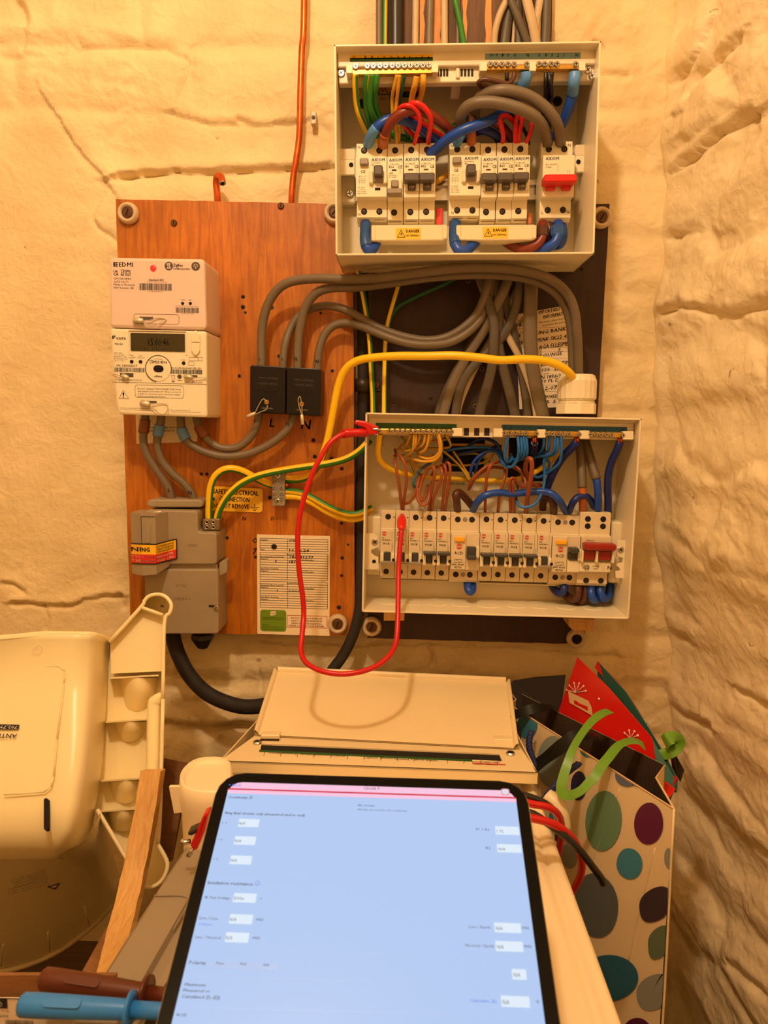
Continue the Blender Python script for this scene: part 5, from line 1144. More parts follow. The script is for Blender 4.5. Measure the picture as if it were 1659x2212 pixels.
for xl, xr, rate, code, on, lab in CB:
    r_ = row(xl); t, a0, a1, B = module('circuit_breaker', lab, 'lower circuit breakers', f, xl, xr, (1101.6+r_, 1145+r_, 1218+r_, 1219.5+r_, 1250.5+r_), DSH, DFC, .03, M_MODG)
    # where the face stands in the picture after its step towards the camera
    fx = lambda u: 829.5+0  # not used
    A = lambda u: a0+u*(a1-a0)
    xm = (xl+xr)/2; term_screw(t, f, xm-.8, 1116+r_, DSH+.0002); a_, b_ = f.loc(xm-.8, 1234+r_, DSH)
    o_mb = MB(); px_b = xm-.8-(xm-869)*0.0-4.3+(xm-824)*-.006
    term_screw(t, f, px_b, 1234.5+r_, DSH+.0002, .0032)
    def bxa(mb, u0, y0, u1, y1, d0, d1, M, bev=0.0): mb.box((A(u0), f.loc(xm, y1+r_, d1)[1], d0), (A(u1), f.loc(xm, y0+r_, d1)[1], d1), M, bev, f)
    def pa(name, *q, **k): mb = MB(); bxa(mb, *q, **k); return mb.build(name, t)
    bk = lambda y: f.loc(xm, y+r_, DFC)[1]; kx = mpp(xm, 1160, DFC)
    mb = MB(); bx = lambda u, y, s_, h, w, M=M_PRINTG, bo=1: text(mb, s_, f, A(u), bk(y), DFC+.0003, h*kx, M, w*kx, bold=bo)
    bx(.10, 1163, rate, 3, 4.5 if len(rate) < 3 else 7); bx(.10, 1168, code, 3.2, 18); bx(.18, 1176.5, 'MCB', 4.6, 14)
    for k in range(4): rect(mb, f, A(.86), bk(1178+k*3), A(.90), bk(1176.6+k*3), DFC+.0003, M_PRINTG)
    mb.build('printed_lettering', t)
    mb = MB(); a_, b_ = A(.25), bk(1152.8); R_ = .0029; disc(mb, f, a_, b_, DFC+.0003, R_, M_LOGO, 16); rect(mb, f, a_-R_*.95, b_-R_*.3, a_+R_*.95, b_+R_*.3, DFC+.0004, M_MODG); text(mb, 'W', f, a_, b_-R_*.2, DFC+.0005, R_*.42, M_LOGO, R_*1.7, bold=2, al='c'); mb.build('printed_logo', t)
    rect_ = None
    mb = MB(); mb.box((A(.80), bk(1192), DFC-.0002), (A(.812), bk(1147), DFC+.0001), M_SLOT, fr=f); mb.build('face_groove', t)
    pa('toggle_cheek', .0, 1196, .25, 1219, DFC-.001, DFC+.007, M_MOD, bev=.003); pa('toggle_cheek', .74, 1196, 1.0, 1219, DFC-.001, DFC+.007, M_MOD, bev=.003)
    term_screw(t, f, xm+11-(xm-869)*-.016, 1209.5+r_, DFC+.0073, .0018, 'cheek_screw')
    if on:
        pa('toggle', .26, 1196, .74, 1215, DFC-.001, DFC+.005, M_TOGD, bev=.001); pa('toggle_lever', .05, 1191.5, .97, 1197, DFC, DFC+.014, M_TOGD, bev=.001)
    else:
        pa('toggle', .26, 1193, .74, 1214, DFC-.001, DFC+.005, M_TOGD, bev=.001); pa('toggle_lever', .0, 1213.5, .96, 1218.5, DFC, DFC+.0115, M_TOGL, bev=.001)
    mb = MB(); a_ = f.loc(xr-3.3, 1117+r_, DSH); disc(mb, f, a_[0], a_[1], DSH+.0002, .0008, M_HOLE, 8); mb.build('side_hole', t)
for xl, xr, on, lab in ((974.5, 1036, 1, 'beige RCD with an orange test button in the middle of the lower row'), (1191, 1253, 0, 'beige RCD with an orange test button beside the lower main switch')):
    r_ = row(xl); t, a0, a1, B = module('residual_current_device', lab, 'lower residual current devices', f, xl, xr, (1101.6+r_, 1147+r_, 1226+r_, 1226.6+r_, 1254+r_), DSH, DFC, .03, M_MODG, 'safety switch')
    A = lambda u: a0+u*(a1-a0); xm = (xl+xr)/2; bk = lambda y, d=DFC: f.loc(xm, y+r_, d)[1]; kx = mpp(xm, 1180, DFC)
    for x, fl in ((15.5, 1), (31, 0), (46, 1)):
        if fl: term_screw(t, f, xl+x-1, 1117.5+r_+x*.02, DSH+.0002)
        else:
            mb = MB(); a_, b_ = f.loc(xl+x-1, 1118+r_, DSH); disc(mb, f, a_, b_, DSH+.0003, .003, M_TOGL, 14); mb.build('blind_hole', t)
        bo = f.loc(xl+x-1, 1236, DSH)[0]; mb = MB()
        px_ = xl+x-5.5-(xl-974)*.007
        if fl: term_screw(t, f, px_, 1236.5+r_+x*.02, DSH+.0002)
        else: a_, b_ = f.loc(px_, 1237+r_, DSH); disc(mb, f, a_, b_, DSH+.0003, .003, M_TOGL, 14); mb.build('blind_hole', t)
    def pa(name, u0, y0, u1, y1, d0, d1, M, bev=0.0): mb = MB(); mb.box((A(u0), bk(y1, d1), d0), (A(u1), bk(y0, d1), d1), M, bev, f); return mb.build(name, t)
    pa('front_plate', .0, 1150, .525, 1226, DFC-.002, DFC+.003, M_MODG, .0006); D6 = DFC+.003
    pa('test_button', .11, 1157.5, .47, 1166.5, D6-.001, D6+.0035, M_ORANGE, .0008)['label'] = 'orange test button'
    mb = MB(); tx = lambda u, y, s_, h, w, M=M_PRINT, bo=1, al='c': text(mb, s_, f, A(u), bk(y, D6), D6+.0003, h*kx, M, w*kx, bold=bo, al=al)
    tx(.29, 1194, 'RCD', 6.5, 18, M_AX if False else M_PRINT, 1); tx(.27, 1217.5, '80A 30mA', 4.3, 25, M_PRINT, 1); tx(.27, 1223.5, '85726', 4.3, 16, M_PRINT, 1)
    outline(mb, f, [(A(.14), bk(1204.5, D6)), (A(.4), bk(1204.5, D6)), (A(.4), bk(1211.5, D6)), (A(.14), bk(1211.5, D6))], D6+.0003, .0004, M_PRINT)
    for k in range(10):
        u0, u1 = .18+.018*k, .18+.018*(k+1); y0, y1 = 1208-2*math.sin(k/10*6.28), 1208-2*math.sin((k+1)/10*6.28); mb.quad(f.w(A(u0), bk(y0, D6)-.0002, D6+.0003), f.w(A(u1), bk(y1, D6)-.0002, D6+.0003), f.w(A(u1), bk(y1, D6)+.0002, D6+.0003), f.w(A(u0), bk(y0, D6)+.0002, D6+.0003), M_PRINT)
    text(mb, 'L', f, A(.06), f.loc(xm, 1116-3+r_, DSH)[1], DSH+.0003, 4.5*kx, M_PRINT, bold=0); mb.build('printed_lettering', t)
    mb = MB(); a_, b_ = A(.29), bk(1177, D6); R_ = .0036; disc(mb, f, a_, b_, D6+.0003, R_, M_LOGO, 16); rect(mb, f, a_-R_*.95, b_-R_*.3, a_+R_*.95, b_+R_*.3, D6+.0004, M_MODG); text(mb, 'WYLEX', f, a_, b_-R_*.2, D6+.0005, R_*.42, M_LOGO, R_*1.7, bold=1, al='c'); mb.build('printed_logo', t)
    pa('toggle_cheek', .88, 1176, .995, 1201, DFC-.001, DFC+.007, M_MOD, .002)
    if on: pa('toggle', .56, 1177, .87, 1198, DFC-.001, DFC+.006, M_TOGD, .001); pa('toggle_lever', .555, 1196, .875, 1206, DFC, DFC+.013, M_TOGD, .002)
    else: pa('toggle', .56, 1183, .87, 1199, DFC-.001, DFC+.006, M_TOGD, .001); pa('toggle_lever', .555, 1174, .875, 1185, DFC, DFC+.015, M_TOGD, .002); pa('toggle_guard', .545, 1200, .99, 1226, DFC-.001, DFC+.003, M_MOD, .001)
# main switch of the lower unit
t, a0, a1, B = module('main_switch', 'beige main switch with a dark red toggle in the lower unit', None, f, 1254, 1320, (1106, 1157, 1235, 1237, 1266), .066, DFC, .03, M_MODG, 'switch')
A = lambda u: a0+u*(a1-a0); xm = 1287; bk = lambda y, d=DFC: f.loc(xm, y, d)[1]
for x, y in ((1270, 1121), (1303, 1121.5), (1269.5, 1136.5), (1302.5, 1137)): term_screw(t, f, x, y, .0662, fill=False)
for x, y in ((1266, 1254), (1298, 1254.5)): term_screw(t, f, x, y, .0662)
def pa(name, u0, y0, u1, y1, d0, d1, M, bev=0.0): mb = MB(); mb.box((A(u0), bk(y1, d1), d0), (A(u1), bk(y0, d1), d1), M, bev, f); return mb.build(name, t)
pa('name_plate', .03, 1160, 1.0, 1173, DFC-.001, DFC+.0006, M_MODG, .0003)
pa('front_plate', .0, 1214, 1.02, 1236, DFC-.002, DFC+.004, M_MOD, .0008)
o = pa('toggle_bar', .04, 1175, 1.07, 1190, DFC+.002, DFC+.018, M_REDD, .002); o['label'] = 'dark red toggle bar'
for u0, u1 in ((.07, .45), (.55, .98)): pa('toggle', u0, 1189, u1, 1210, DFC-.001, DFC+.009, M_REDD, .001)
for u0, u1 in ((-.01, .06), (.46, .54), (.99, 1.06)): pa('toggle_cheek', u0, 1190, u1, 1216, DFC-.001, DFC+.012, M_MOD, .002)
mb = MB(); tp(mb, f, 'WSX102', 1266, 1169, 3, DFC+.0006, M_PRINT, 17, bold=1); D7 = DFC+.004
tp(mb, f, 'AC22A', 1280, 1224, 2.8, D7, M_PRINT, 14, bold=1); tp(mb, f, '100A', 1281.5, 1230, 2.8, D7, M_PRINT, 10, bold=1); tp(mb, f, 'N', 1312, 1230.5, 8.4, D7, M_PRINT, 8.5, bold=1)
a_, b_ = f.loc(1267, 1226, D7); ring(mb, f, a_, b_, D7+.0003, .0032, .0037, M_PRINT, 20)
for k in (-.0012, .0012): rect(mb, f, a_-.003, b_+k-.0002, a_+.003, b_+k+.0002, D7+.0003, M_PRINT); rect(mb, f, a_+k-.0002, b_-.003, a_+k+.0002, b_+.003, D7+.0003, M_PRINT)
text(mb, 'WYLEX', f, a_, b_-.0006, D7+.0004, .0012, M_PRINT, .0056, bold=1, al='c')
for x in (1300, 1304.5):
    for k in range(3): a_, b_ = f.loc(x, 1222+k*4, D7); rect(mb, f, a_, b_-.0012, a_+.0004, b_, D7+.0003, M_PRINT)
mb.build('printed_lettering', t)
# gland on top of the lower unit
tg = thing('cable_gland', 'white ribbed plastic cable gland on top of the lower consumer unit', 'cable gland', P(1246, 893, .06))
o = P(1244, 894, .055); k = mpp(1244, 860, .055)
mb = MB(); mb.lathe([(43*k, 0), (43*k, .0125), (40*k, .0128), (40*k, .0135)], o, (0, 0, 1), M_BOX, 8, False); mb.build('lock_nut', tg)
mb = MB(); mb.lathe([(39*k, 0), (39*k, .002), (37*k, .002), (37*k, .004), (39.5*k, .004), (39.5*k, .0055)], o+np.array((0, 0, .0130)), (0, 0, 1), M_BOX, 24, False); mb.build('thread_collar', tg)
mb = MB(); prof = []; n = 40
for r, h in ((40.5, 0), (40.5, .022), (37, .0285), (33, .030), (22, .030)): prof.append((r*k, h))
L = [[o+np.array((0, 0, .0185+h))+r*(1+(.025 if (j % 2) and i < 2 else 0))*np.array((math.cos(2*math.pi*j/n), math.sin(2*math.pi*j/n), 0)) for j in range(n)] for i, (r, h) in enumerate(prof)]
mb.grid(L, M_BOX, False, True); mb.add(L[-1], [tuple(range(n))], M_HOLE); mb.build('dome_nut', tg)
# softwood packers under the lower unit
for q, lab in (([(829, 1321), (874, 1323), (873, 1341), (829, 1341)], 'small softwood packing block under the lower unit, next to the red lead'), ([(1228, 1336), (1284, 1338), (1283, 1364), (1240, 1364), (1228, 1352)], 'softwood packing block with a faint stamp under the lower unit, nearest the stone wall')):
    pts = [W0.loc(x, y, .05) for x, y in q]; mb = MB(); t = thing('packing_block', lab, 'wood block', P(q[-1][0], q[-1][1], .03)); slab(mb, W0, pts, .0185, .05, M_PINE, .0006); mb.build('block', t)
    if len(q) == 5:
        mb = MB(); a_, b_ = W0.loc(1247, 1343, .05); a2, b2 = W0.loc(1265, 1362, .05); outline(mb, W0, [(a_, b2), (a2, b2), (a2, b_), (a_, b_)], .0503, .0004, M_REDINK); mb.build('ink_stamp', t)
# ================================================================== cables and wires, each one a thing
M_GREY = mat('grey_cable', (114, 98, 77), 0.45, var=0.06, vscale=30)
M_GREYD = mat('dark_grey_cable', (88, 77, 62), 0.5, var=0.06, vscale=30)
M_BEIGE = mat('beige_cable', (196, 170, 132), 0.5, var=0.05, vscale=30)
M_WBLACK = mat('black_cable', (30, 26, 24), 0.35, var=0.1, vscale=60)
M_DBROWN = mat('dark_brown_cable', (84, 46, 28), 0.35)
M_BROWN = mat('brown_wire', (156, 78, 40), 0.35)
M_BRED = mat('red_brown_wire', (122, 44, 24), 0.35)
M_OBROWN = mat('orange_brown_sleeve', (186, 100, 38), 0.4)
M_WRED = mat('red_wire', (226, 32, 26), 0.35)
M_WREDD = mat('crimson_lead', (200, 14, 16), 0.32)
M_WBLUE = mat('blue_wire', (26, 74, 170), 0.33)
M_LBLUE = mat('light_blue_sleeve', (92, 148, 214), 0.38)
M_MBLUE = mat('mid_blue_wire', (36, 108, 190), 0.35)
M_NAVY = mat('navy_cable', (24, 42, 116), 0.35)
M_TEAL = mat('grey_blue_wire', (70, 110, 128), 0.4)
M_WYEL = mat('yellow_sheath', (250, 200, 24), 0.35)
M_WGRN = mat('green_stripe', (48, 122, 30), 0.38)
M_TAN = mat('old_yellow_sheath', (222, 164, 48), 0.4)
M_WGRND = mat('dark_green_sheath', (30, 84, 38), 0.4)
YG = (M_WGRN, 7, 11); YG2 = (M_WGRN, 1, 5); YC = (M_WGRN, 10, 12)
def wire(name, label, l, r, M, group=None, cat='wire', stripe=None, twist=0.0, sleeves=(), n=10, k=7, flat=1.0, start=0.0, z=None, marks=()):
    pts = [P(q[0], q[1], q[2]) if z is None else P(*z(q[0], q[1]), q[2]) for q in l]
    p = spline(pts, k); mb = MB(); nn = 12 if stripe else n
    mb.tube(p, r, M, nn, stripe=stripe, twist=twist, flat=flat, start=start)
    if not sleeves and not marks: return single(name, mb, label, cat, group, base=p[-1])
    t = thing(name, label, cat, p[-1], group); mb.build('sheath', t)
    for i0, i1, Ms, rs in sleeves:
        q = p[int(i0*(len(p)-1)):int(i1*(len(p)-1))+1]; mb = MB(); mb.tube(q, rs, Ms, nn); mb.build('sleeve' if Ms is not M_COPPER else 'copper_end', t)
    for s_, px, py, d, h in marks:
        mb = MB(); tp(mb, W0, s_, px, py, h, d, M_INK, bold=2, slant=.1); mb.build('handwritten_lettering', t)
    return t
# ---- above the upper unit
for lab, l, r, M, st, fl in (
    ('grey cable coming down at the outer edge of the plank', [(819, -620, .018), (819, 0, .018), (819, 96, .018), (819, 140, .018)], .0042, M_GREY, None, 1),
    ('green and yellow earth cable beside the thick black cable on the plank', [(832, -620, .018), (832, 0, .018), (831, 96, .018), (832, 140, .018)], .0034, M_WYEL, (M_WGRN, 0, 6), 1),
    ('thick black cable coming down the plank', [(855, -620, .0225), (855, 0, .0225), (855, 96, .0225), (855, 140, .0225)], .0095, M_WBLACK, None, 1),
    ('beige cable with embossed marks, first past the thick black cable', [(897, -620, .018), (898, 0, .018), (897, 96, .018), (897, 140, .018)], .0043, M_BEIGE, None, 1),
    ('grey embossed cable between the two bare streaks of the plank', [(929, -620, .018), (929, 0, .018), (927, 96, .018), (927, 140, .018)], .0050, M_GREY, None, 1),
    ('beige cable just before the green cable on the plank', [(960, -620, .018), (960, 0, .018), (960, 96, .018), (960, 140, .018)], .0046, M_BEIGE, None, 1),
    ('bright green cable slanting over the plank', [(930, -620, .030), (983, 0, .027), (992, 40, .025), (1001, 92, .021), (1008, 140, .018)], .0037, M_WGRN, None, 1),
    ('thin grey cable half behind the bright green cable', [(990, -620, .016), (989, 0, .016), (989, 96, .016), (989, 140, .016)], .0030, M_GREY, None, 1),
    ('beige cable bending outwards past the last bare streak', [(1105, -620, .026), (1094, 0, .026), (1080, 30, .026), (1070, 65, .024), (1067, 96, .02), (1067, 140, .018)], .0042, M_BEIGE, None, 1),
    ('dark grey cable spreading beside the bent beige cable', [(1108, -620, .019), (1106, 0, .019), (1096, 50, .019), (1090, 96, .018), (1089, 140, .018)], .0060, M_GREYD, None, .7),
    ('thin white wire between two dark grey cables', [(1112, -620, .017), (1112, 0, .017), (1110, 60, .017), (1108, 96, .017), (1108, 140, .017)], .0020, M_BEIGE, None, 1),
    ('dark grey cable behind the crossing cables', [(1120, -620, .017), (1118, 0, .017), (1120, 60, .017), (1122, 96, .017), (1122, 140, .017)], .0055, M_GREYD, None, .7),
    ('grey cable crossing outwards over its neighbours', [(1070, -620, .020), (1104, 0, .031), (1122, 45, .029), (1140, 96, .024), (1150, 140, .02)], .0048, M_GREYD, None, .8),
    ('broad beige cable slanting beside the yellow wire', [(1120, -620, .030), (1138, 0, .029), (1150, 50, .027), (1158, 96, .022), (1164, 140, .019)], .0062, M_BEIGE, None, .7),
    ('beige cable meeting the broad beige cable from above', [(1180, -620, .021), (1166, 0, .021), (1158, 50, .020), (1154, 96, .018), (1154, 140, .018)], .0048, M_BEIGE, None, .7),
    ('thin yellow wire beside the last grey cable', [(1172, -620, .018), (1168, 0, .018), (1164, 60, .018), (1164, 96, .018), (1164, 140, .018)], .0022, M_TAN, None, 1),
    ('broad grey cable at the stone wall end of the plank', [(1182, -620, .018), (1181, 0, .018), (1179, 60, .018), (1177, 96, .018), (1177, 140, .018)], .0056, M_GREYD, None, .8)):
    l = l[:1]+[tuple(a+(b-a)*t for a, b in zip(l[0], l[1])) for t in (.3, .6, .8, .92, .97)]+l[1:]
    wire('supply_cable', lab, l, r, M, 'cables above the upper unit', 'cable', st, flat=fl)
# ---- inside the upper unit: earths
g = 'wires inside the upper unit'
fwd = lambda l: [(q[0], q[1], q[2]+.012*max(0, min(1, (202-q[1])/22))) for q in l]   # the bars stand proud of the carrier
E_ = lambda lab, l, r, M, st=None, **k: wire('earth_wire', lab, fwd(l), r, M, g, 'wire', st, **k)
E_('green and yellow earth wire at the start of the upper earth bar', [(768, 160, .107), (768, 190, .104), (770, 220, .100), (775, 245, .092), (784, 268, .08), (795, 288, .068), (812, 302, .058), (840, 308, .05)], .0036, M_WYEL, (M_WGRN, 10, 12))
E_('green wire with a yellow edge, second on the upper earth bar', [(793, 160, .107), (790, 190, .104), (791, 225, .096), (796, 255, .085), (806, 280, .07), (822, 300, .055)], .0036, M_WGRN, (M_TAN, 7, 11))
E_('bright green earth wire, third on the upper earth bar', [(806, 161, .107), (801, 190, .105), (799, 225, .100), (806, 250, .09), (820, 272, .075), (842, 290, .06), (880, 300, .052), (925, 303, .05)], .0037, M_WGRN)
E_('bright green earth wire, fourth on the upper earth bar', [(815, 161, .107), (812, 185, .105), (809, 212, .1), (812, 232, .092), (820, 252, .082), (828, 275, .07), (842, 296, .055)], .0034, M_WGRN)
E_('slim yellow earth wire reaching down to the B16 breaker', [(858, 162, .107), (851, 190, .103), (847, 215, .097), (848, 240, .09), (851, 262, .085), (856, 290, .08), (857, 313, .072)], .0022, M_TAN)
E_('slim yellow earth wire next before the dark green one', [(863, 162, .107), (860, 190, .104), (857, 220, .098), (855, 250, .09), (862, 280, .078), (860, 313, .068)], .0022, M_TAN)
E_('dark green earth wire in the middle of the upper earth bar', [(874, 163, .107), (869, 190, .103), (865, 215, .098), (864, 240, .088), (873, 268, .075), (884, 300, .065)], .0021, M_WGRND)
E_('yellow earth wire slanting from the upper earth bar', [(900, 165, .107), (896, 185, .105), (890, 210, .1), (888, 235, .09), (893, 262, .078), (912, 285, .065), (935, 302, .055)], .0034, M_TAN)
E_('last yellow earth wire on the upper earth bar', [(914, 162, .107), (914, 180, .105), (910, 205, .1), (904, 225, .09), (908, 245, .08), (925, 270, .068), (950, 290, .055)], .0034, M_TAN)
E_('green earth wire looping behind the blue cable in the upper unit', [(845, 285, .06), (870, 296, .058), (910, 302, .054), (940, 298, .052), (965, 284, .055), (985, 270, .055), (1005, 258, .05), (1020, 252, .045)], .0034, M_WGRN)
E_('second green earth wire running to the middle of the upper unit', [(935, 306, .05), (960, 292, .05), (982, 278, .05), (1004, 268, .048), (1022, 262, .045)], .0032, M_WGRN)
E_('yellow wire end behind the upper B32 breaker', [(925, 400, .05), (945, 392, .055), (962, 380, .052), (975, 372, .048)], .0034, M_TAN)
# ---- upper unit: red, brown, blue, grey, black
w = lambda name, lab, l, r, M, **k: wire(name, lab, fwd(l), r, M, g, 'wire', **k)
w('blue_wire', 'blue wire with a light blue sleeve arching out of the first upper RCD', [(793, 318, .068), (799, 300, .085), (808, 283, .096), (822, 268, .1), (842, 258, .1), (866, 258, .096), (892, 268, .088), (915, 284, .078), (938, 300, .07), (955, 316, .06)], .0056, M_WBLUE, sleeves=((0, .27, M_LBLUE, .0062),))
w('brown_wire', 'red brown wire with an orange sleeve arching out of the first upper RCD', [(826, 318, .068), (829, 300, .088), (836, 280, .1), (850, 258, .108), (870, 244, .112), (892, 238, .111), (915, 241, .105), (940, 254, .097), (962, 272, .088), (982, 292, .075), (995, 310, .06)], .0057, M_BRED, sleeves=((0, .17, M_OBROWN, .0064),))
w('red_wire', 'red wire looping out of the upper B6 breaker', [(894, 314, .07), (900, 292, .092), (907, 268, .106), (906, 250, .113), (896, 234, .118), (882, 228, .12), (868, 230, .116), (860, 242, .106), (866, 262, .09), (882, 282, .078), (900, 300, .066), (912, 310, .058)], .0026, M_WRED)
w('red_wire', 'red wire looping over the brown arch from the upper B32 breaker beside the B6', [(925, 312, .07), (927, 290, .092), (931, 262, .108), (926, 246, .115), (914, 230, .12), (900, 223, .121), (888, 224, .116), (884, 236, .106), (892, 250, .094), (912, 268, .084), (938, 284, .074), (962, 297, .066), (985, 312, .056)], .0031, M_WRED)
w('blue_wire', 'thick blue wire crossing the middle of the upper unit', [(925, 334, .07), (944, 320, .082), (965, 302, .092), (995, 284, .1), (1030, 270, .102), (1058, 260, .098), (1080, 248, .088), (1098, 238, .072), (1112, 226, .058)], .0058, M_WBLUE)
w('blue_wire', 'light blue sleeved wire rising from the middle upper RCD', [(986, 316, .068), (990, 302, .08), (998, 290, .08), (1010, 278, .07), (1020, 266, .058)], .0056, M_LBLUE)
w('brown_wire', 'dark brown wire with an orange sleeve rising from the middle upper RCD', [(1018, 316, .068), (1018, 296, .08), (1018, 276, .084), (1021, 256, .08), (1026, 238, .07), (1036, 224, .056)], .0053, M_DBROWN, sleeves=((0, .36, M_OBROWN, .0058),))
w('blue_wire', 'dark blue wire arching behind the middle upper RCD', [(1018, 290, .062), (1036, 282, .07), (1056, 284, .072), (1072, 294, .07), (1084, 314, .062)], .0052, M_NAVY)
w('grey_tail', 'thick grey cable arching to the L terminal of the upper main switch', [(1183, 312, .07), (1181, 294, .09), (1172, 272, .106), (1156, 253, .116), (1132, 239, .121), (1102, 228, .122), (1065, 221, .121), (1030, 222, .118), (1008, 232, .111), (996, 250, .1), (996, 270, .088), (1002, 288, .072), (1008, 300, .06)], .0066, M_GREY, sleeves=((0, .085, M_OBROWN, .0058),))
w('grey_tail', 'thick grey cable arching to the N terminal of the upper main switch', [(1210, 312, .07), (1209, 292, .09), (1203, 268, .104), (1190, 246, .112), (1168, 224, .117), (1140, 207, .12), (1105, 197, .12), (1075, 196, .118), (1048, 204, .112), (1032, 218, .1), (1026, 238, .085), (1024, 262, .068), (1024, 285, .055)], .0066, M_GREY, sleeves=((0, .085, M_LBLUE, .0058),))
w('blue_wire', 'blue wire with a light blue sleeve from the end of the upper neutral bar', [(1242, 158, .105), (1240, 178, .104), (1237, 200, .101), (1231, 225, .095), (1222, 250, .086), (1210, 274, .075), (1198, 296, .064), (1188, 316, .055)], .0060, M_WBLUE, sleeves=((0, .31, M_LBLUE, .0066),))
w('blue_wire', 'light blue sleeved wire from the middle of the upper neutral bars', [(1137, 156, .105), (1136, 170, .103), (1128, 186, .098), (1118, 202, .088), (1108, 222, .074), (1098, 245, .06)], .0063, M_LBLUE)
w('black_wire', 'black wire waving sideways from the upper neutral bar', [(1111, 158, .107), (1108, 170, .108), (1098, 180, .11), (1080, 178, .112), (1060, 173, .113), (1044, 172, .112), (1034, 178, .109), (1040, 186, .102), (1054, 194, .09), (1066, 206, .075)], .0026, M_DBROWN)
w('black_wire', 'black wire dropping straight from the upper neutral bar', [(1095, 157, .107), (1095, 175, .104), (1094, 200, .095), (1094, 226, .08), (1100, 248, .066), (1112, 268, .055)], .0023, M_WBLACK)
for i, (x0, x1, x2, d) in enumerate(((1179, 1178, 1172, .105), (1185, 1192, 1180, .107), (1190, 1182, 1176, .103), (1193, 1188, 1186, .1))):
    w('black_wire', ('first', 'second', 'third', 'last')[i]+' black wire in the twisted group under the upper neutral bar', [(x0, 157, .107), ((x0+x1)/2, 180, d), (x1, 206, d-.008), ((x1+x2)/2, 230, d-.02), (x2, 256, d-.035), (x2+2, 280, d-.05)], .0021, M_WBLACK)
w('red_wire', 'red wire hooking out of the upper B40 breaker', [(1085, 312, .07), (1087, 292, .085), (1083, 272, .094), (1080, 256, .097), (1088, 249, .094), (1100, 254, .086), (1112, 266, .076), (1118, 285, .066), (1116, 305, .056)], .0028, M_WRED)
w('red_wire', 'red wire rising steeply from the upper B20 breaker', [(1113, 312, .07), (1113, 288, .085), (1114, 264, .088), (1118, 246, .08), (1122, 230, .066)], .0029, M_WRED)
w('red_wire', 'red wire pressed against the B20 red wire', [(1119, 312, .07), (1121, 288, .084), (1127, 264, .086), (1128, 248, .078), (1126, 232, .064)], .0029, M_WRED)
w('red_wire', 'dark red wire bowing outwards beside the upper main switch', [(1134, 312, .07), (1142, 296, .08), (1148, 274, .08), (1148, 255, .07), (1144, 238, .056)], .0026, M_WRED)
w('brown_wire', 'dark brown wire slanting behind the red wires of the upper unit', [(1112, 314, .06), (1102, 296, .066), (1088, 278, .066), (1072, 266, .062), (1056, 258, .054)], .0054, M_BRED)
w('black_wire', 'thin black wire behind the red wires of the upper unit', [(1098, 240, .055), (1108, 252, .062), (1126, 272, .064), (1138, 292, .06), (1142, 312, .052)], .0022, M_WBLACK)
w('blue_wire', 'blue loop below the first upper RCD', [(790, 480, .066), (789, 500, .078), (789, 522, .086), (795, 539, .088), (806, 537, .08), (815, 520, .068), (822, 505, .056)], .0060, M_WBLUE, sleeves=((0, .45, mat('blue_tape', (34, 78, 140), .4), .0066),))
w('blue_wire', 'blue loop below the middle upper RCD', [(983, 480, .066), (982, 505, .078), (984, 528, .087), (994, 542, .09), (1008, 540, .085), (1022, 528, .074), (1034, 514, .062), (1042, 502, .052)], .0062, M_WBLUE, sleeves=((0, .3, MATS['blue_tape'], .0068),))
w('brown_wire', 'dark brown loop below the upper main switch', [(1172, 482, .07), (1174, 500, .078), (1168, 520, .08), (1150, 534, .078), (1128, 538, .072), (1104, 530, .062), (1084, 516, .05)], .0056, M_BRED)
w('brown_wire', 'second dark brown loop tucked below the upper main switch', [(1182, 482, .066), (1188, 500, .07), (1184, 520, .068), (1170, 530, .06), (1155, 530, .05)], .0056, M_DBROWN)
w('blue_wire', 'blue loop below the upper main switch', [(1206, 482, .07), (1206, 505, .08), (1198, 524, .082), (1180, 536, .078), (1162, 540, .07), (1140, 534, .058), (1122, 522, .046)], .0060, M_WBLUE)
w('blue_wire', 'second blue loop tucked below the upper main switch', [(1212, 484, .064), (1216, 506, .068), (1212, 524, .066), (1202, 530, .058), (1190, 528, .048)], .0056, M_WBLUE)
for M, x0, y0, x1, y1, lab in ((M_DBROWN, 1162, 484, 1187, 511, 'brown insulated lug under the upper main switch'), (MATS['blue_tape'], 1191, 483, 1222, 511, 'blue insulated lug under the upper main switch')):
    mb = MB(); bxp(mb, fU, x0, y0, x1, y1, .070, .086, M, .003); single('insulated_lug', mb, lab, 'lug', base=P(x0, y1, .078))
# ---- thick cables around the connector blocks and to the gland
g = 'thick grey cables outside the units'; c = lambda lab, l, r=.0053, **k: wire('grey_tail', lab, l, r, M_GREY, g, 'cable', **k)
c('thick grey cable from the outer top of the L block into the gland', [(565, 797, .045), (565, 770, .045), (565, 730, .045), (569, 690, .047), (580, 655, .05), (600, 625, .055), (630, 608, .06), (680, 602, .066), (740, 603, .074), (800, 602, .082), (870, 594, .09), (940, 585, .095), (1010, 579, .098), (1080, 580, .097), (1145, 588, .093), (1195, 607, .087), (1226, 636, .08), (1241, 672, .074), (1246, 715, .068), (1249, 760, .06), (1250, 830, .052)], marks=(('L', 559, 778, .0525, 6),), r=.0057)
c('thick grey cable from the inner top of the N block into the gland', [(643, 800, .045), (643, 770, .045), (645, 735, .045), (650, 700, .047), (660, 664, .05), (682, 634, .055), (715, 622, .06), (770, 620, .064), (830, 613, .072), (890, 604, .078), (950, 597, .082), (1015, 593, .084), (1080, 594, .083), (1140, 602, .079), (1185, 620, .074), (1214, 648, .068), (1229, 684, .062), (1235, 725, .056), (1237, 770, .051), (1238, 830, .046)], marks=(('N', 635, 778, .0525, 7),), r=.0057)
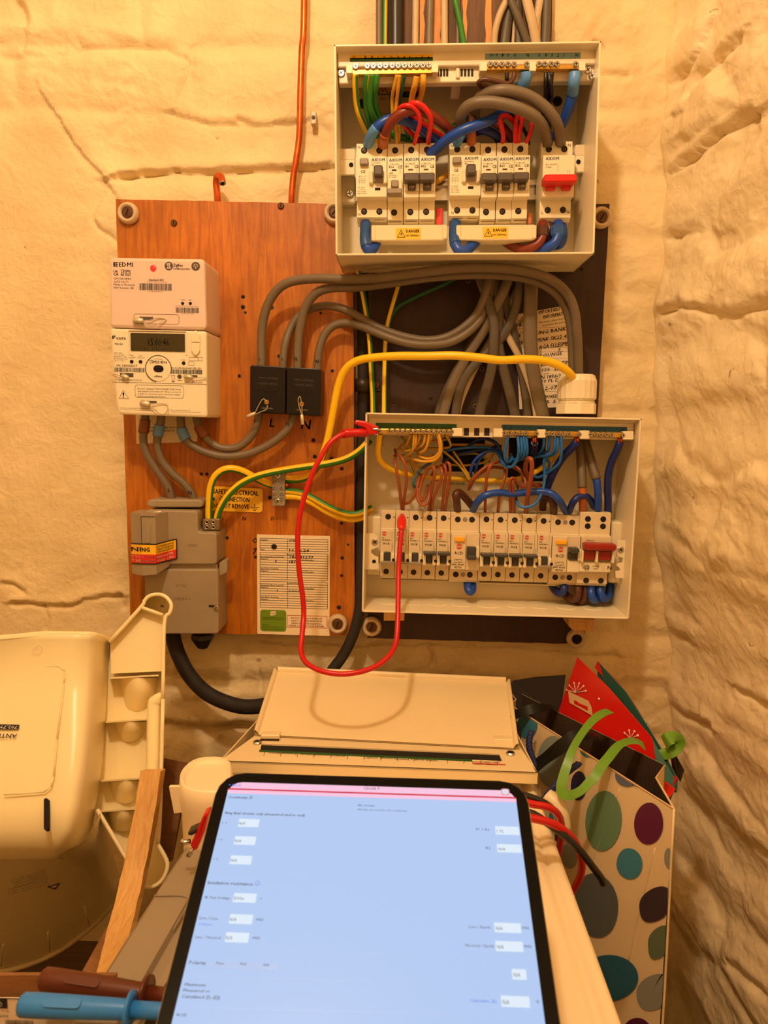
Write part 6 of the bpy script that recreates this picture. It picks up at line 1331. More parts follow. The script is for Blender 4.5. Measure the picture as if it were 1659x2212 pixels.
c('thick grey cable from the inner top of the L block sweeping behind the loose cables', [(611, 800, .042), (612, 775, .042), (617, 742, .040), (628, 710, .036), (645, 684, .034), (670, 668, .034), (700, 661, .036), (730, 664, .040), (760, 676, .044), (795, 696, .046), (835, 715, .048), (880, 729, .05), (925, 735, .052), (965, 728, .054), (1000, 708, .056), (1028, 680, .056), (1045, 645, .056), (1055, 605, .055), (1060, 570, .05)], marks=(('L', 608, 778, .0478, 6),))
c('thick grey cable from the outer top of the N block, lowest of the four', [(686, 803, .042), (686, 780, .042), (691, 750, .041), (702, 722, .040), (720, 704, .040), (745, 698, .042), (775, 703, .046), (810, 717, .054), (845, 731, .06), (885, 742, .062), (925, 745, .062), (970, 740, .06), (1008, 720, .058), (1036, 692, .054), (1052, 655, .05), (1062, 610, .046), (1066, 575, .042)], marks=(('N', 681, 784, .0478, 7),))
T_BR = mat('brown_tape', (128, 68, 30), .5); T_BL = mat('light_blue_tape', (96, 138, 196), .5)
c('grey cable with brown tape from the meter to the outer terminal of the cut-out', [(314, 890, .046), (313, 912, .046), (310, 935, .046), (311, 962, .046), (322, 990, .045), (342, 1021, .043), (361, 1049, .041), (369, 1072, .040), (370, 1085, .039)], sleeves=((.10, .26, T_BR, .0068),), marks=(('L', 363, 1062, .048, 8),))
c('grey cable with a blue tape flag from the meter to the cut-out', [(349, 890, .046), (347, 912, .046), (342, 935, .046), (340, 962, .046), (350, 995, .045), (372, 1022, .043), (398, 1045, .041), (415, 1068, .040), (419, 1085, .039)], sleeves=((.17, .30, T_BL, .0068),), marks=(('N', 406, 1068, .048, 8),))
c('grey cable with blue tape swinging low from the meter to the N block', [(390, 890, .046), (391, 912, .046), (395, 935, .047), (408, 956, .048), (440, 975, .048), (484, 986, .047), (533, 981, .045), (580, 961, .043), (614, 935, .042), (630, 912, .041), (636, 885, .04)], sleeves=((.16, .28, T_BL, .0070),), marks=(('N', 618, 919, .049, 7),))
c('grey cable with brown tape swinging from the meter to the L block', [(422, 890, .042), (427, 912, .042), (435, 932, .043), (452, 954, .044), (480, 968, .044), (511, 967, .043), (535, 950, .042), (551, 928, .041), (558, 905, .040), (560, 885, .04)], sleeves=((.16, .30, T_BR, .0070),), marks=(('L', 549, 912, .048, 7),))
for px, py, sx in ((334, 938, 1), (405, 935, 1)):
    pass
# ---- loose flat cables hanging between the two units
zC = lambda x, y: (900+x/3.687, 560+y/3.687); g2 = 'grey cables hanging between the two units'
for lab, l, r, M, fl in (
    ('grey flat cable crossing over the hanging bundle from its top', [(490, 60, .05), (500, 140, .052), (560, 310, .056), (615, 500, .058), (612, 690, .058), (600, 850, .055), (565, 1000, .05), (520, 1140, .045), (495, 1260, .04)], .0064, M_GREYD, .55),
    ('grey flat cable leaving the bundle towards the notice', [(610, 60, .044), (622, 140, .046), (640, 280, .047), (655, 450, .047), (645, 640, .047), (685, 850, .046), (735, 1040, .043), (790, 1260, .04)], .0066, M_GREYD, .55),
    ('grey flat cable slanting outwards under the yellow cable', [(770, 60, .05), (735, 140, .052), (690, 260, .054), (620, 400, .053), (540, 560, .05), (450, 700, .047), (365, 840, .044), (275, 1020, .042), (205, 1260, .04)], .0064, M_GREY, .55),
    ('grey flat cable bending down from the right of the bundle', [(830, 60, .046), (815, 200, .049), (800, 330, .050), (760, 470, .05), (690, 600, .049), (590, 720, .047), (470, 830, .045), (375, 960, .043), (330, 1100, .041), (305, 1260, .038)], .0060, M_GREYD, .55),
    ('grey flat cable running down beside the notice', [(690, 60, .038), (694, 220, .040), (710, 380, .040), (755, 520, .040), (785, 660, .04), (830, 860, .039), (865, 1050, .037), (885, 1260, .036)], .0060, M_GREYD, .55),
    ('broad grey flat cable passing straight over the notice', [(918, 60, .05), (914, 200, .052), (906, 420, .054), (906, 650, .054), (922, 850, .052), (960, 1050, .047), (1010, 1260, .042)], .0088, M_GREY, .5),
    ('slim beige cable crossing the bottom of the notice', [(600, 200, .043), (640, 370, .044), (685, 520, .0445), (745, 650, .045), (820, 790, .045), (895, 980, .044), (935, 1110, .042), (955, 1260, .04)], .0044, M_BEIGE, .7),
    ('grey flat cable outermost of the bundle at the lower unit', [(640, 300, .036), (555, 480, .037), (460, 640, .037), (380, 790, .036), (290, 950, .035), (205, 1140, .034), (170, 1260, .034)], .0062, M_GREYD, .55),
    ('slim beige cable half hidden in the middle of the bundle', [(830, 140, .034), (785, 270, .035), (715, 430, .035), (640, 560, .034), (560, 690, .034), (470, 860, .033), (400, 1010, .033), (345, 1150, .033), (320, 1260, .033)], .0042, M_BEIGE, .7)):
    wire('flat_cable', lab, l, r, M, g2, 'cable', z=zC, flat=fl)
# ---- earth cables on and between the boards
g3 = 'green and yellow earth cables on the boards'; y = lambda lab, l, r, st, **k: wire('earth_cable', lab, l, r, M_WYEL, g3, 'cable', st, **k)
y('thick bright yellow earth cable from the earth block over to the gland', [(608, 1036, .030), (625, 1036, .031), (650, 1034, .033), (672, 1022, .038), (692, 995, .044), (705, 960, .048), (714, 920, .05), (722, 875, .052), (731, 832, .055), (745, 800, .06), (770, 780, .066), (810, 772, .073), (860, 769, .08), (920, 769, .088), (980, 768, .094), (1030, 772, .096), (1080, 778, .096), (1130, 776, .094), (1175, 779, .09), (1210, 791, .085), (1232, 808, .078), (1242, 826, .064)], .0050, (M_WGRN, 0, 3), twist=4.0)
y('yellow and green earth cable arching from the cut-out to the earth block', [(452, 1132, .045), (451, 1108, .045), (452, 1080, .046), (455, 1052, .048), (464, 1030, .05), (480, 1016, .05), (500, 1012, .048), (525, 1018, .044), (555, 1034, .038), (578, 1045, .033), (596, 1049, .030)], .0047, (M_WGRN, 1, 4))
y('green striped earth cable rising from the cut-out and running to the lower unit', [(467, 1132, .045), (471, 1110, .047), (482, 1086, .05), (500, 1062, .052), (525, 1042, .052), (560, 1027, .05), (605, 1017, .048), (655, 1009, .048), (705, 1002, .048), (745, 992, .048), (775, 975, .046), (800, 950, .044)], .0045, (M_WGRN, 0, 3))
y('earth cable with its green side up, from the earth block to the lower unit', [(606, 1061, .030), (625, 1061, .031), (648, 1064, .033), (672, 1074, .036), (700, 1090, .04), (730, 1104, .042), (758, 1111, .042), (782, 1107, .041), (805, 1096, .04)], .0042, (M_WGRN, 9, 12))
y('yellow earth cable underneath the green side up one', [(606, 1073, .030), (625, 1073, .030), (648, 1075, .031), (675, 1087, .033), (703, 1104, .035), (733, 1117, .036), (762, 1122, .036), (786, 1117, .035), (805, 1108, .035)], .0040, (M_WGRN, 3, 5))
y('slim yellow earth wire hanging from the upper unit beside the board edge', [(772, 575, .04), (777, 600, .040), (786, 645, .04), (793, 690, .04), (799, 740, .041), (802, 800, .044), (805, 850, .048), (806, 900, .05)], .0032, (M_WGRN, 9, 12))
y('slim yellow earth wire hanging in front of the dark board', [(866, 600, .036), (858, 628, .036), (848, 662, .036), (838, 700, .037), (833, 745, .038), (831, 800, .041), (830, 850, .045), (830, 900, .048)], .0031, (M_WGRN, 9, 11))
wire('earth_cable', 'slim dark green wire curving up under the upper unit', [(838, 700, .03), (846, 682, .03), (862, 662, .03), (890, 646, .03), (925, 630, .03), (960, 615, .03), (985, 600, .029)], .0028, M_WGRND, g3, 'cable')
# ---- black cables
wire('black_cable', 'thick black supply cable curving down from under the cut-out', [(372, 1355, .032), (376, 1385, .032), (388, 1420, .034), (410, 1460, .036), (445, 1496, .040), (490, 1518, .044), (535, 1527, .046), (590, 1520, .046), (640, 1505, .044)], .0100, mat('dusty_black_sheath', (38, 30, 25), .75, var=.35, vscale=40, bump=.2, bscale=120), None, 'cable', n=14)
mb = MB(); mb.lathe([(.0155, 0), (.0155, -.006), (.008, -.018), (.006, -.020)], P(438, 1369, .036), (0, 0, 1), M_WBLACK, 6, False); single('black_gland', mb, 'black tapered cable entry under the cut-out', 'cable gland', base=P(438, 1369, .036))
tk = thing('black_cable', 'black armoured cable running down the gap between the two boards', 'cable', P(716, 1450, .02))
mb = MB(); p = spline(wpts([(783, 560, .012), (784, 650, .012), (784, 760, .012), (784, 860, .012), (782, 960, .012), (780, 1080, .012), (780, 1200, .016), (779, 1290, .024), (772, 1340, .030), (757, 1385, .032), (738, 1420, .03), (716, 1450, .032), (690, 1490, .034)]), 7); M_DUSTY = mat('dusty_black_sheath', (38, 30, 25), .75, var=.35, vscale=40, bump=.2, bscale=120); mb.tube(p, .0074, M_DUSTY, 12); mb.build('sheath', tk)
mb = MB(); q = wpts([(784, 818, .013), (784, 846, .013)]); mb.tube([q[0], q[1]], .0105, mat('cable_saddle', (58, 46, 34), .4, metal=.3), 12); sd = mb.build('saddle', tk)
mb = MB(); bxp(mb, W0, 797, 822, 822, 845, .0186, .021, MATS['cable_saddle'], .001); mb.build('saddle_foot', sd); mb = MB(); screw(mb, W0, *W0.loc(813, 832, .021), .021, .0045, M_RUST, M_HOLE, .0025, 's', 70); mb.build('saddle_screw', sd)

# ---- inside the lower unit
g4 = 'wires inside the lower unit'
def lw(name, lab, l, r, M, z=zL, **k): return wire(name, lab, l, r, M, g4, 'wire', z=z, **k)
LE = ['from the fourth earth bar screw, ending in a short hook', 'from the fifth earth bar screw, curling to its loose end', 'from the sixth earth bar screw, winding outwards past the brown loop', 'hooking back below the seventh earth bar screw', 'below the eighth earth bar screw, turning under its neighbours', 'with a frayed tip below the ninth earth bar screw', 'slipping behind the frayed tip below the ninth earth bar screw', 'in the front double loop under the eleventh earth bar screw', 'in the outer double loop, reaching the brown wires', 'kinked sharply under the last but one earth bar screw', 'running diagonally across the back panel behind the hooks', 'lying level along the top of the first dark opening', 'rising along the back panel in a shallow wave', 'bowing below the first dark opening', 'slanting down from the first dark opening to the bare twist', 'second of the slanting pair at the bare twist', 'dropping from the hooks to the grey blue wire', 'in the wide shallow arc above the thick yellow earth wire', 'crossing the first dark opening at half height', 'circling low behind the frayed tip']
for l in ([(610, 250, .09), (580, 330, .082), (550, 400, .07)], [(640, 250, .092), (636, 340, .09), (625, 420, .086), (580, 475, .076), (520, 492, .06)],
          [(665, 250, .092), (662, 340, .089), (648, 400, .085), (600, 430, .08), (530, 436, .07), (480, 412, .06), (432, 430, .05)], [(712, 250, .091), (690, 330, .085), (645, 395, .075), (570, 420, .066)],
          [(770, 250, .092), (757, 340, .088), (722, 385, .081), (655, 402, .07)], [(812, 250, .093), (800, 340, .09), (770, 420, .085), (708, 462, .075)], [(835, 250, .093), (828, 310, .088), (765, 385, .07), (695, 440, .058)],
          [(905, 250, .093), (928, 340, .092), (930, 440, .09), (870, 508, .085), (780, 522, .08), (685, 488, .07)], [(920, 250, .094), (945, 350, .094), (945, 450, .091), (890, 530, .086), (780, 556, .081), (650, 532, .075), (575, 490, .064)],
          [(995, 250, .09), (1052, 378, .076), (940, 405, .06), (800, 410, .05)], [(500, 270, .05), (620, 380, .046), (760, 520, .042)], [(1060, 366, .042), (1300, 368, .038), (1560, 380, .036)],
          [(480, 400, .046), (545, 350, .048), (640, 340, .045), (800, 330, .04), (1050, 300, .036)], [(1050, 590, .04), (1220, 600, .042), (1440, 560, .046), (1540, 460, .046)], [(960, 430, .05), (1080, 530, .053), (1190, 650, .056), (1262, 770, .055)],
          [(1080, 440, .048), (1150, 540, .052), (1230, 670, .055), (1275, 750, .054)], [(600, 540, .06), (640, 640, .05), (720, 780, .044)], [(620, 560, .05), (700, 620, .05), (840, 620, .046), (940, 520, .042)], [(1150, 480, .04), (1340, 470, .04), (1500, 560, .04)], [(480, 520, .05), (560, 560, .05), (700, 560, .046), (860, 470, .04)]):
    lw('earth_wire', 'slim yellow earth wire '+LE.pop(0), l, .0017, M_TAN, stripe=YG2 if random.random() < .4 else None)
lw('earth_wire', 'thick yellow earth wire from the clipped terminal, running behind the lower breakers', [(262, 250, .088), (250, 340, .086), (240, 450, .082), (266, 545, .076), (345, 620, .067), (450, 670, .06), (620, 705, .05), (830, 730, .045), (1050, 742, .042), (1300, 757, .042), (1560, 772, .042), (1700, 765, .046), (1860, 735, .05), (2010, 668, .055), (2150, 565, .058), (2250, 460, .055)], .0034, M_WYEL, stripe=(M_WGRN, 4, 6))
LB = ['in the closed ring under the first neutral bar', 'third in the row under the first neutral bar', 'fourth in the row under the first neutral bar', 'last of the row under the first neutral bar', 'bending away under the second neutral bar', 'hanging straight under the second neutral bar', 'sweeping sideways under the second neutral bar', 'in the long outer curve beside the navy wire', 'dangling alone behind the outer curve']
for l in ([(145, 270, .092), (128, 350, .091), (105, 440, .089), (112, 530, .086), (150, 562, .081), (186, 520, .074), (174, 470, .06)], [(285, 270, .093), (297, 400, .095), (285, 480, .091), (222, 532, .08), (155, 512, .068)],
          [(315, 270, .093), (329, 400, .094), (315, 490, .09), (255, 542, .08), (190, 560, .066)], [(342, 270, .093), (358, 400, .093), (345, 490, .088), (295, 535, .074)], [(545, 285, .093), (536, 400, .086), (485, 472, .068)],
          [(605, 270, .092), (600, 380, .088), (578, 442, .08), (470, 475, .06)], [(670, 270, .093), (666, 380, .093), (640, 452, .089), (560, 490, .08), (450, 505, .064), (380, 560, .05)],
          [(735, 275, .094), (742, 420, .093), (720, 560, .086), (640, 640, .076), (560, 698, .066), (480, 732, .06), (420, 712, .054)], [(556, 500, .07), (602, 570, .068), (592, 640, .066), (540, 725, .056)]):
    lw('neutral_wire', 'slim blue neutral wire '+LB.pop(0), l, .0018, M_MBLUE, z=zR)
lw('neutral_wire', 'blue neutral wire dipping in a long curve towards the earth side of the lower unit', [(1805, 275, .093), (1817, 400, .096), (1808, 500, .091), (1765, 592, .086), (1705, 616, .081), (1640, 575, .072), (1585, 470, .062), (1480, 400, .055), (1300, 395, .052), (1100, 415, .05), (940, 450, .046)], .0019, M_MBLUE)
lw('neutral_wire', 'long blue neutral wire hanging in a big loop behind the lower B32 breakers', [(700, 275, .093), (696, 390, .093), (662, 470, .087), (590, 498, .08), (545, 545, .075), (552, 700, .072), (536, 850, .074), (470, 1000, .077), (370, 1062, .077), (270, 1052, .073), (230, 960, .064), (245, 880, .052)], .0019, M_MBLUE, z=zR)
for l in ([(1640, 520, .058), (1560, 440, .061), (1440, 450, .064), (1325, 540, .064), (1282, 650, .062), (1290, 740, .052)], [(1620, 470, .054), (1560, 425, .057), (1470, 440, .059), (1385, 520, .06), (1342, 620, .058), (1330, 690, .05)]):
    lw('neutral_wire', ('outer' if l[0][0] == 1640 else 'inner')+' blue wire of the pair bending down behind the middle lower RCD', l, .0019, M_WBLUE)
lw('neutral_wire', 'dark blue wire crossing the upper opening of the lower unit', [(960, 560, .045), (1090, 490, .046), (1300, 440, .047), (1500, 405, .047), (1620, 380, .044)], .0021, M_NAVY)
lw('neutral_wire', 'blue wire arching beneath the vent slots of the lower unit', [(1250, 390, .042), (1380, 300, .05), (1490, 310, .054), (1580, 370, .056), (1640, 500, .058), (1700, 600, .056)], .0022, M_NAVY)
lw('neutral_wire', 'grey blue wire curling behind the brown loops', [(830, 570, .05), (725, 640, .057), (655, 740, .06), (640, 815, .06), (662, 852, .052)], .0019, M_TEAL)
for l, lab in (([(508, 1095, .056), (495, 980, .068), (476, 800, .076), (446, 640, .077), (430, 540, .07), (442, 470, .06), (432, 420, .05)], 'brown wire at the outer side of the first brown loop in the lower unit'),
          ([(522, 1095, .056), (536, 950, .071), (561, 780, .079), (551, 620, .083), (520, 530, .082), (470, 480, .074), (430, 490, .058)], 'brown wire at the inner side of the first brown loop in the lower unit'),
          ([(535, 1030, .062), (592, 1010, .067), (652, 930, .069), (690, 800, .066), (722, 690, .056)], 'brown wire swinging up from the clipped lower B6 breaker'),
          ([(808, 1100, .056), (830, 950, .071), (860, 780, .081), (876, 670, .085), (856, 612, .083), (800, 640, .076), (742, 760, .071), (702, 900, .073), (722, 990, .075), (762, 960, .07), (802, 820, .058)], 'brown wire coiling over the lower B32 breaker beside the B16'),
          ([(842, 1100, .056), (860, 980, .071), (920, 820, .081), (957, 700, .085), (942, 630, .081), (890, 622, .07), (842, 710, .056)], 'brown wire bowing over from the lower B32 breaker beside the B16'),
          ([(692, 850, .07), (684, 960, .074), (730, 1042, .077), (792, 1012, .075), (822, 900, .068), (850, 780, .056)], 'brown loose loop above the lower B16 breaker'),
          ([(955, 1105, .056), (972, 950, .07), (990, 800, .077), (1001, 660, .081), (976, 590, .077), (926, 612, .062)], 'brown wire on the outer side above the breaker before the RCD'),
          ([(990, 1107, .056), (1022, 900, .073), (1047, 700, .082), (1042, 590, .083), (1010, 568, .078), (975, 640, .064), (940, 780, .052)], 'brown wire on the inner side above the breaker before the RCD'),
          ([(1440, 1115, .056), (1446, 900, .07), (1461, 720, .077), (1500, 600, .08), (1565, 560, .07), (1640, 560, .056)], 'brown wire rising from the lower B6 breaker beside the middle RCD'),
          ([(1585, 1115, .056), (1600, 950, .07), (1640, 800, .073), (1660, 720, .07), (1664, 640, .06)], 'brown wire rising from the second lower B6 breaker after the middle RCD'),
          ([(1256, 870, .06), (1292, 760, .07), (1400, 650, .074), (1500, 590, .071), (1600, 555, .06)], 'brown wire slanting up from the bare twist in the lower unit'),
          ([(1268, 850, .055), (1330, 740, .064), (1430, 660, .068), (1530, 620, .064), (1640, 630, .052)], 'second brown wire slanting up from the bare twist in the lower unit')):
    lw('line_wire', lab, l, .0019, M_BROWN)
for l, r, lab in (([(172, 1130, .056), (165, 900, .074), (155, 790, .082), (185, 740, .084), (232, 760, .08), (290, 832, .075), (330, 830, .071), (331, 760, .066), (270, 660, .06), (180, 610, .05)], .0020, 'brown wire looping twice above the third breaker after the RCD'),
          ([(212, 1130, .056), (206, 920, .073), (193, 810, .081), (203, 765, .081), (236, 790, .07), (250, 850, .056)], .0020, 'brown wire pressed beside the twice looping one'),
          ([(340, 1130, .056), (370, 900, .081), (400, 720, .094), (410, 580, .1), (390, 522, .099), (352, 542, .086), (336, 640, .072), (360, 720, .061), (420, 812, .055), (510, 822, .048)], .0029, 'pale brown wire standing in a tall narrow loop in the lower unit'),
          ([(170, 610, .055), (240, 620, .06), (300, 690, .064), (320, 780, .06)], .0020, 'brown wire end behind the blue neutral loops')):
    lw('line_wire', lab, l, r, M_BROWN, z=zR)
lw('brown_wire', 'thick dark brown loop into the middle lower RCD', [(1132, 1100, .056), (1122, 990, .07), (1112, 930, .072), (1150, 902, .068), (1218, 960, .059), (1300, 1060, .05)], .0048, M_DBROWN)
lw('brown_wire', 'thick dark brown loop into the second lower RCD', [(655, 1125, .056), (650, 1030, .067), (612, 965, .067), (565, 950, .059), (540, 990, .051), (530, 1090, .044)], .0048, M_DBROWN, z=zR)
lw('blue_wire', 'thick blue wire bridging both lower RCDs', [(1305, 1100, .056), (1350, 1015, .072), (1420, 945, .078), (1520, 912, .078), (1620, 905, .075), (1740, 915, .072), (1935, 898, .07), (2095, 892, .074), (2195, 922, .079), (2275, 1002, .077), (2345, 1115, .058)], .0046, M_WBLUE)
lw('blue_wire', 'thick navy wire slanting down from the middle neutral bar', [(915, 330, .09), (855, 400, .085), (762, 500, .072), (682, 620, .062), (622, 740, .057), (570, 880, .05), (540, 1020, .044)], .0050, M_NAVY, z=zR, sleeves=())
lw('blue_wire', 'thick navy wire stub under the first lower neutral bar', [(440, 335, .088), (430, 400, .07), (418, 470, .05)], .0048, M_NAVY, z=zR)
lw('blue_wire', 'thick navy wire at the stone wall end of the lower unit', [(1395, 335, .09), (1362, 430, .086), (1302, 560, .077), (1267, 700, .07), (1258, 850, .064), (1262, 980, .058), (1262, 1130, .05)], .0048, M_NAVY, z=zR)
lw('blue_wire', 'navy wire arching from the second lower RCD to the main switch', [(825, 1120, .058), (870, 1012, .072), (932, 952, .072), (1010, 946, .068), (1062, 982, .06), (1115, 1070, .052)], .0044, M_NAVY, z=zR)
for x0, y0, x1, y1 in ((440, 280, 440, 342), (915, 282, 915, 338), (1395, 285, 1395, 342)):
    mb = MB(); a, b = P(*zR(x0, y0), .09), P(*zR(x1, y1), .09); 
    for k in range(4): mb.tube([a+np.array((.0015*math.cos(k*1.6), .0015*math.sin(k*1.6), 0)), b+np.array((.002*math.cos(k*1.6+.5), .002*math.sin(k*1.6+.5), 0))], .0014, M_COPPER, 6)
    o = single('bare_strands', mb, 'bare copper strands above a navy wire under the lower neutral bars', 'wire', 'bare copper ends in the lower unit', base=b); o['kind'] = 'stuff'
lw('grey_tail', 'grey cable stripped to brown, entering the lower main switch', [(935, 300, .048), (955, 480, .056), (965, 680, .064), (972, 830, .068), (976, 960, .068), (976, 1100, .058)], .0047, M_OBROWN, z=zR, sleeves=((0, .64, M_GREY, .0056),))
lw('grey_tail', 'grey cable stripped to blue, entering the lower main switch', [(1000, 300, .048), (1050, 480, .057), (1092, 620, .063), (1130, 750, .068), (1148, 900, .068), (1150, 1100, .058)], .0047, M_WBLUE, z=zR, sleeves=((0, .60, M_GREY, .0058),))
for lab, l, M, z in (('navy loop hanging under the second lower RCD', [(630, 940, .03), (660, 1000, .042), (710, 1042, .052), (752, 1035, .056), (770, 990, .056), (770, 930, .05)], M_NAVY, zr3),
                  ('brown loop hanging lowest under the second lower RCD', [(740, 1000, .03), (810, 1085, .044), (880, 1110, .054), (922, 1070, .058), (928, 990, .056), (925, 930, .05)], M_DBROWN, zr3),
                  ('brown loop hanging beside the lower main switch', [(850, 1100, .03), (910, 1138, .042), (970, 1128, .05), (1005, 1070, .054), (1008, 990, .052), (1005, 930, .046)], M_DBROWN, zr3),
                  ('blue loop hanging under the lower main switch', [(1070, 930, .05), (1072, 1030, .06), (1090, 1105, .062), (1125, 1122, .056), (1155, 1080, .048), (1160, 980, .04)], M_WBLUE, zr3),
                  ('blue loop hanging at the outer corner under the lower main switch', [(1168, 930, .05), (1175, 1030, .058), (1200, 1095, .058), (1240, 1102, .052), (1272, 1050, .046), (1285, 950, .04)], M_WBLUE, zr3),
                  ('blue loop hanging under the middle lower RCD', [(1240, 880, .045), (1246, 980, .056), (1268, 1028, .06), (1294, 1010, .056), (1300, 960, .048), (1296, 890, .038)], M_WBLUE, zl3)):
    wire('blue_wire' if M is not M_DBROWN else 'brown_wire', lab, l, .0052, M, 'wire loops under the lower breakers', 'wire', z=z)

# ---- red test lead: clip on the earth bar, plug in the second breaker
tr = thing('test_lead', 'red test lead hanging from a crocodile clip to a breaker of the lower unit', 'test lead', P(730, 1456, .16))
l = [(748, 936, .115), (732, 942, .118), (712, 958, .122), (694, 986, .126), (675, 1022, .13), (656, 1078, .134), (645, 1130, .137), (643, 1180, .14), (647, 1240, .143), (654, 1290, .146), (656, 1330, .149), (652, 1375, .165), (650, 1405, .178), (660, 1430, .192), (690, 1448, .203), (732, 1456, .207), (775, 1452, .205), (812, 1439, .196), (840, 1417, .184), (855, 1388, .168), (859, 1345, .152), (860, 1290, .135), (861, 1230, .118), (864, 1180, .108), (867, 1150, .102), (868, 1140, .098)]
mb = MB(); mb.tube(spline(wpts(l), 6), .0031, M_WREDD, 12); mb.build('lead', tr)
fx = Frame(0); z4 = lambda x, y: (480+x/3.95, 560+y/3.95)
mb = MB(); q = [fx.loc(*z4(x, y), .112) for x, y in ((1128, 1388), (1138, 1374), (1160, 1371), (1225, 1384), (1290, 1412), (1334, 1428), (1334, 1488), (1290, 1497), (1240, 1500), (1228, 1450), (1200, 1432), (1165, 1420), (1130, 1408))]
slab(mb, fx, q, .104, .114, M_WREDD, .0018); cl = mb.build('crocodile_clip', tr); cl['label'] = 'red insulated crocodile clip'
mb = MB(); p = [P(*z4(x, y), d) for x, y, d in ((1030, 1490, .115), (1040, 1490, .114), (1090, 1482, .112), (1160, 1480, .110), (1235, 1478, .109))]; mb.tube(p, [.0052, .0056, .0050, .0050, .0056], M_WREDD, 12); mb.build('clip_boot', cl)
mb = MB(); q = [fx.loc(*z4(x, y), .115) for x, y in ((1285, 1444), (1325, 1440), (1340, 1448), (1350, 1452), (1340, 1462), (1310, 1458), (1295, 1455))]; slab(mb, fx, q, .108, .1155, M_STEEL, .0005); mb.build('clip_jaw', cl)
a, b = P(868, 1121, .072), P(867, 1141, .102); ax = (b-a)/np.linalg.norm(b-a); L_ = np.linalg.norm(b-a)
mb = MB(); mb.lathe([(.0028, -.012), (.0030, -.004), (.0050, -.002), (.0058, .004), (.0058, L_*.55), (.0052, L_*.62), (.0056, L_*.68), (.0050, L_*.76), (.0053, L_*.82), (.0040, L_*.95), (.0031, L_*1.08)], a, ax, mat('red_plug', (232, 40, 28), .35), 16); mb.build('plug', tr)
# ================================================================== things standing below the boards
ZT = CZ-0.395                                                   # top of the storage tub
M_COVER = mat('cream_cover', (246, 222, 172), 0.36, var=0.02, vscale=8)
M_TUB = mat('cream_tub_plastic', (248, 226, 184), 0.34, var=0.03, vscale=6)
M_FROST = mat('frosted_grey_plastic', (150, 134, 112), 0.3, var=0.08, vscale=10)
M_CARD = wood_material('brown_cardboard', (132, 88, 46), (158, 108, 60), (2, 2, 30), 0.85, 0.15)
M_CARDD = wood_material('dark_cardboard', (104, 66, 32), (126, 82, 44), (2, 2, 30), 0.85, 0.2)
M_SHELF = wood_material('dark_shelf_board', (60, 42, 28), (84, 60, 40), (1, 10, 10), 0.7, 0.2)
# shelf that carries it all
ts = thing('storage_shelf', 'dark wooden shelf under the tub, the boxes and the gift bags', 'shelf', (-.15, -.35, 0))
mb = MB(); mb.box((-.80, -.86, .685), (.325, -.03, .71), M_SHELF, .003); mb.build('shelf_board', ts)
for x in (-.76, .285):
    for yy in (-.82, -.07): mb = MB(); mb.box((x-.02, yy-.02, 0), (x+.02, yy+.02, .685), M_SHELF, .002); mb.build('leg', ts)
# tub
tt = thing('storage_tub', 'cream plastic storage tub with a rolled rim, carrying the tablet and the loose cover', 'storage tub', (0, -.5, .71))
x0, x1, y0, y1 = -.135, .139, -.85, -.105
mb = MB(); ins = lambda t, z: [np.array((x, y, z)) for x, y in rrect(x0+t, y0+t, x1-t, y1-t, .03-min(t, .02), 5)]
mb.grid([ins(.03, .712), ins(.012, .75), ins(.004, ZT-.06), ins(.0, ZT-.03), ins(-.004, ZT-.02)], M_TUB, True, True); mb.add(ins(.03, .712), [tuple(range(len(ins(0, 0))))[::-1]], M_TUB); mb.build('body', tt)
mb = MB(); mb.grid([ins(-.002, ZT-.028), ins(-.010, ZT-.024), ins(-.014, ZT-.012), ins(-.011, ZT-.002), ins(-.006, ZT), ins(-.001, ZT-.003), ins(.002, ZT-.007), ins(.006, ZT-.003), ins(.010, ZT-.002)], M_TUB, True, True); mb.build('rolled_rim', tt)
mb = MB(); R = ins(.010, ZT-.002); mb.add(R, [tuple(range(len(R)))], M_TUB); mb.build('lid', tt)
mb = MB(); p = [np.array((.158, -.252, ZT+.004)), np.array((.170, -.262, ZT-.006)), np.array((.175, -.262, ZT-.03))]; mb.tube(spline(p, 4), .008, M_TUB, 8); mb.build('clip_lug', tt)
# frosted box edge beside it
tf = thing('frosted_lid', 'long frosted grey plastic lid lying between the timber batten and the tablet', 'lid', (-.2, -.42, ZT-.03))
mb = MB(); L0 = [(-.198, -.265), (-.199, -.32), (-.214, -.52), (-.221, -.60)]
prof = lambda x, y: [np.array((x+dx, y, ZT+dz)) for dx, dz in ((0, -.035), (.002, -.004), (.006, 0), (.034, .001), (.036, -.004), (.044, -.004), (.046, .0), (.052, .001))]
mb.grid([prof(x, y) for x, y in L0], M_FROST, False); mb.grid([[q+np.array((0, 0, -.004)) for q in prof(x, y)][::-1] for x, y in L0], M_FROST, False); mb.build('lid_shell', tf)
mb = MB(); mb.tube(spline([np.array((-.203, -.43, ZT+.0012)), np.array((-.178, -.43, ZT+.0014)), np.array((-.172, -.44, ZT+.0014)), np.array((-.174, -.47, ZT+.001))], 5), .0006, M_FROST, 6); mb.build('moulded_ridge', tf)
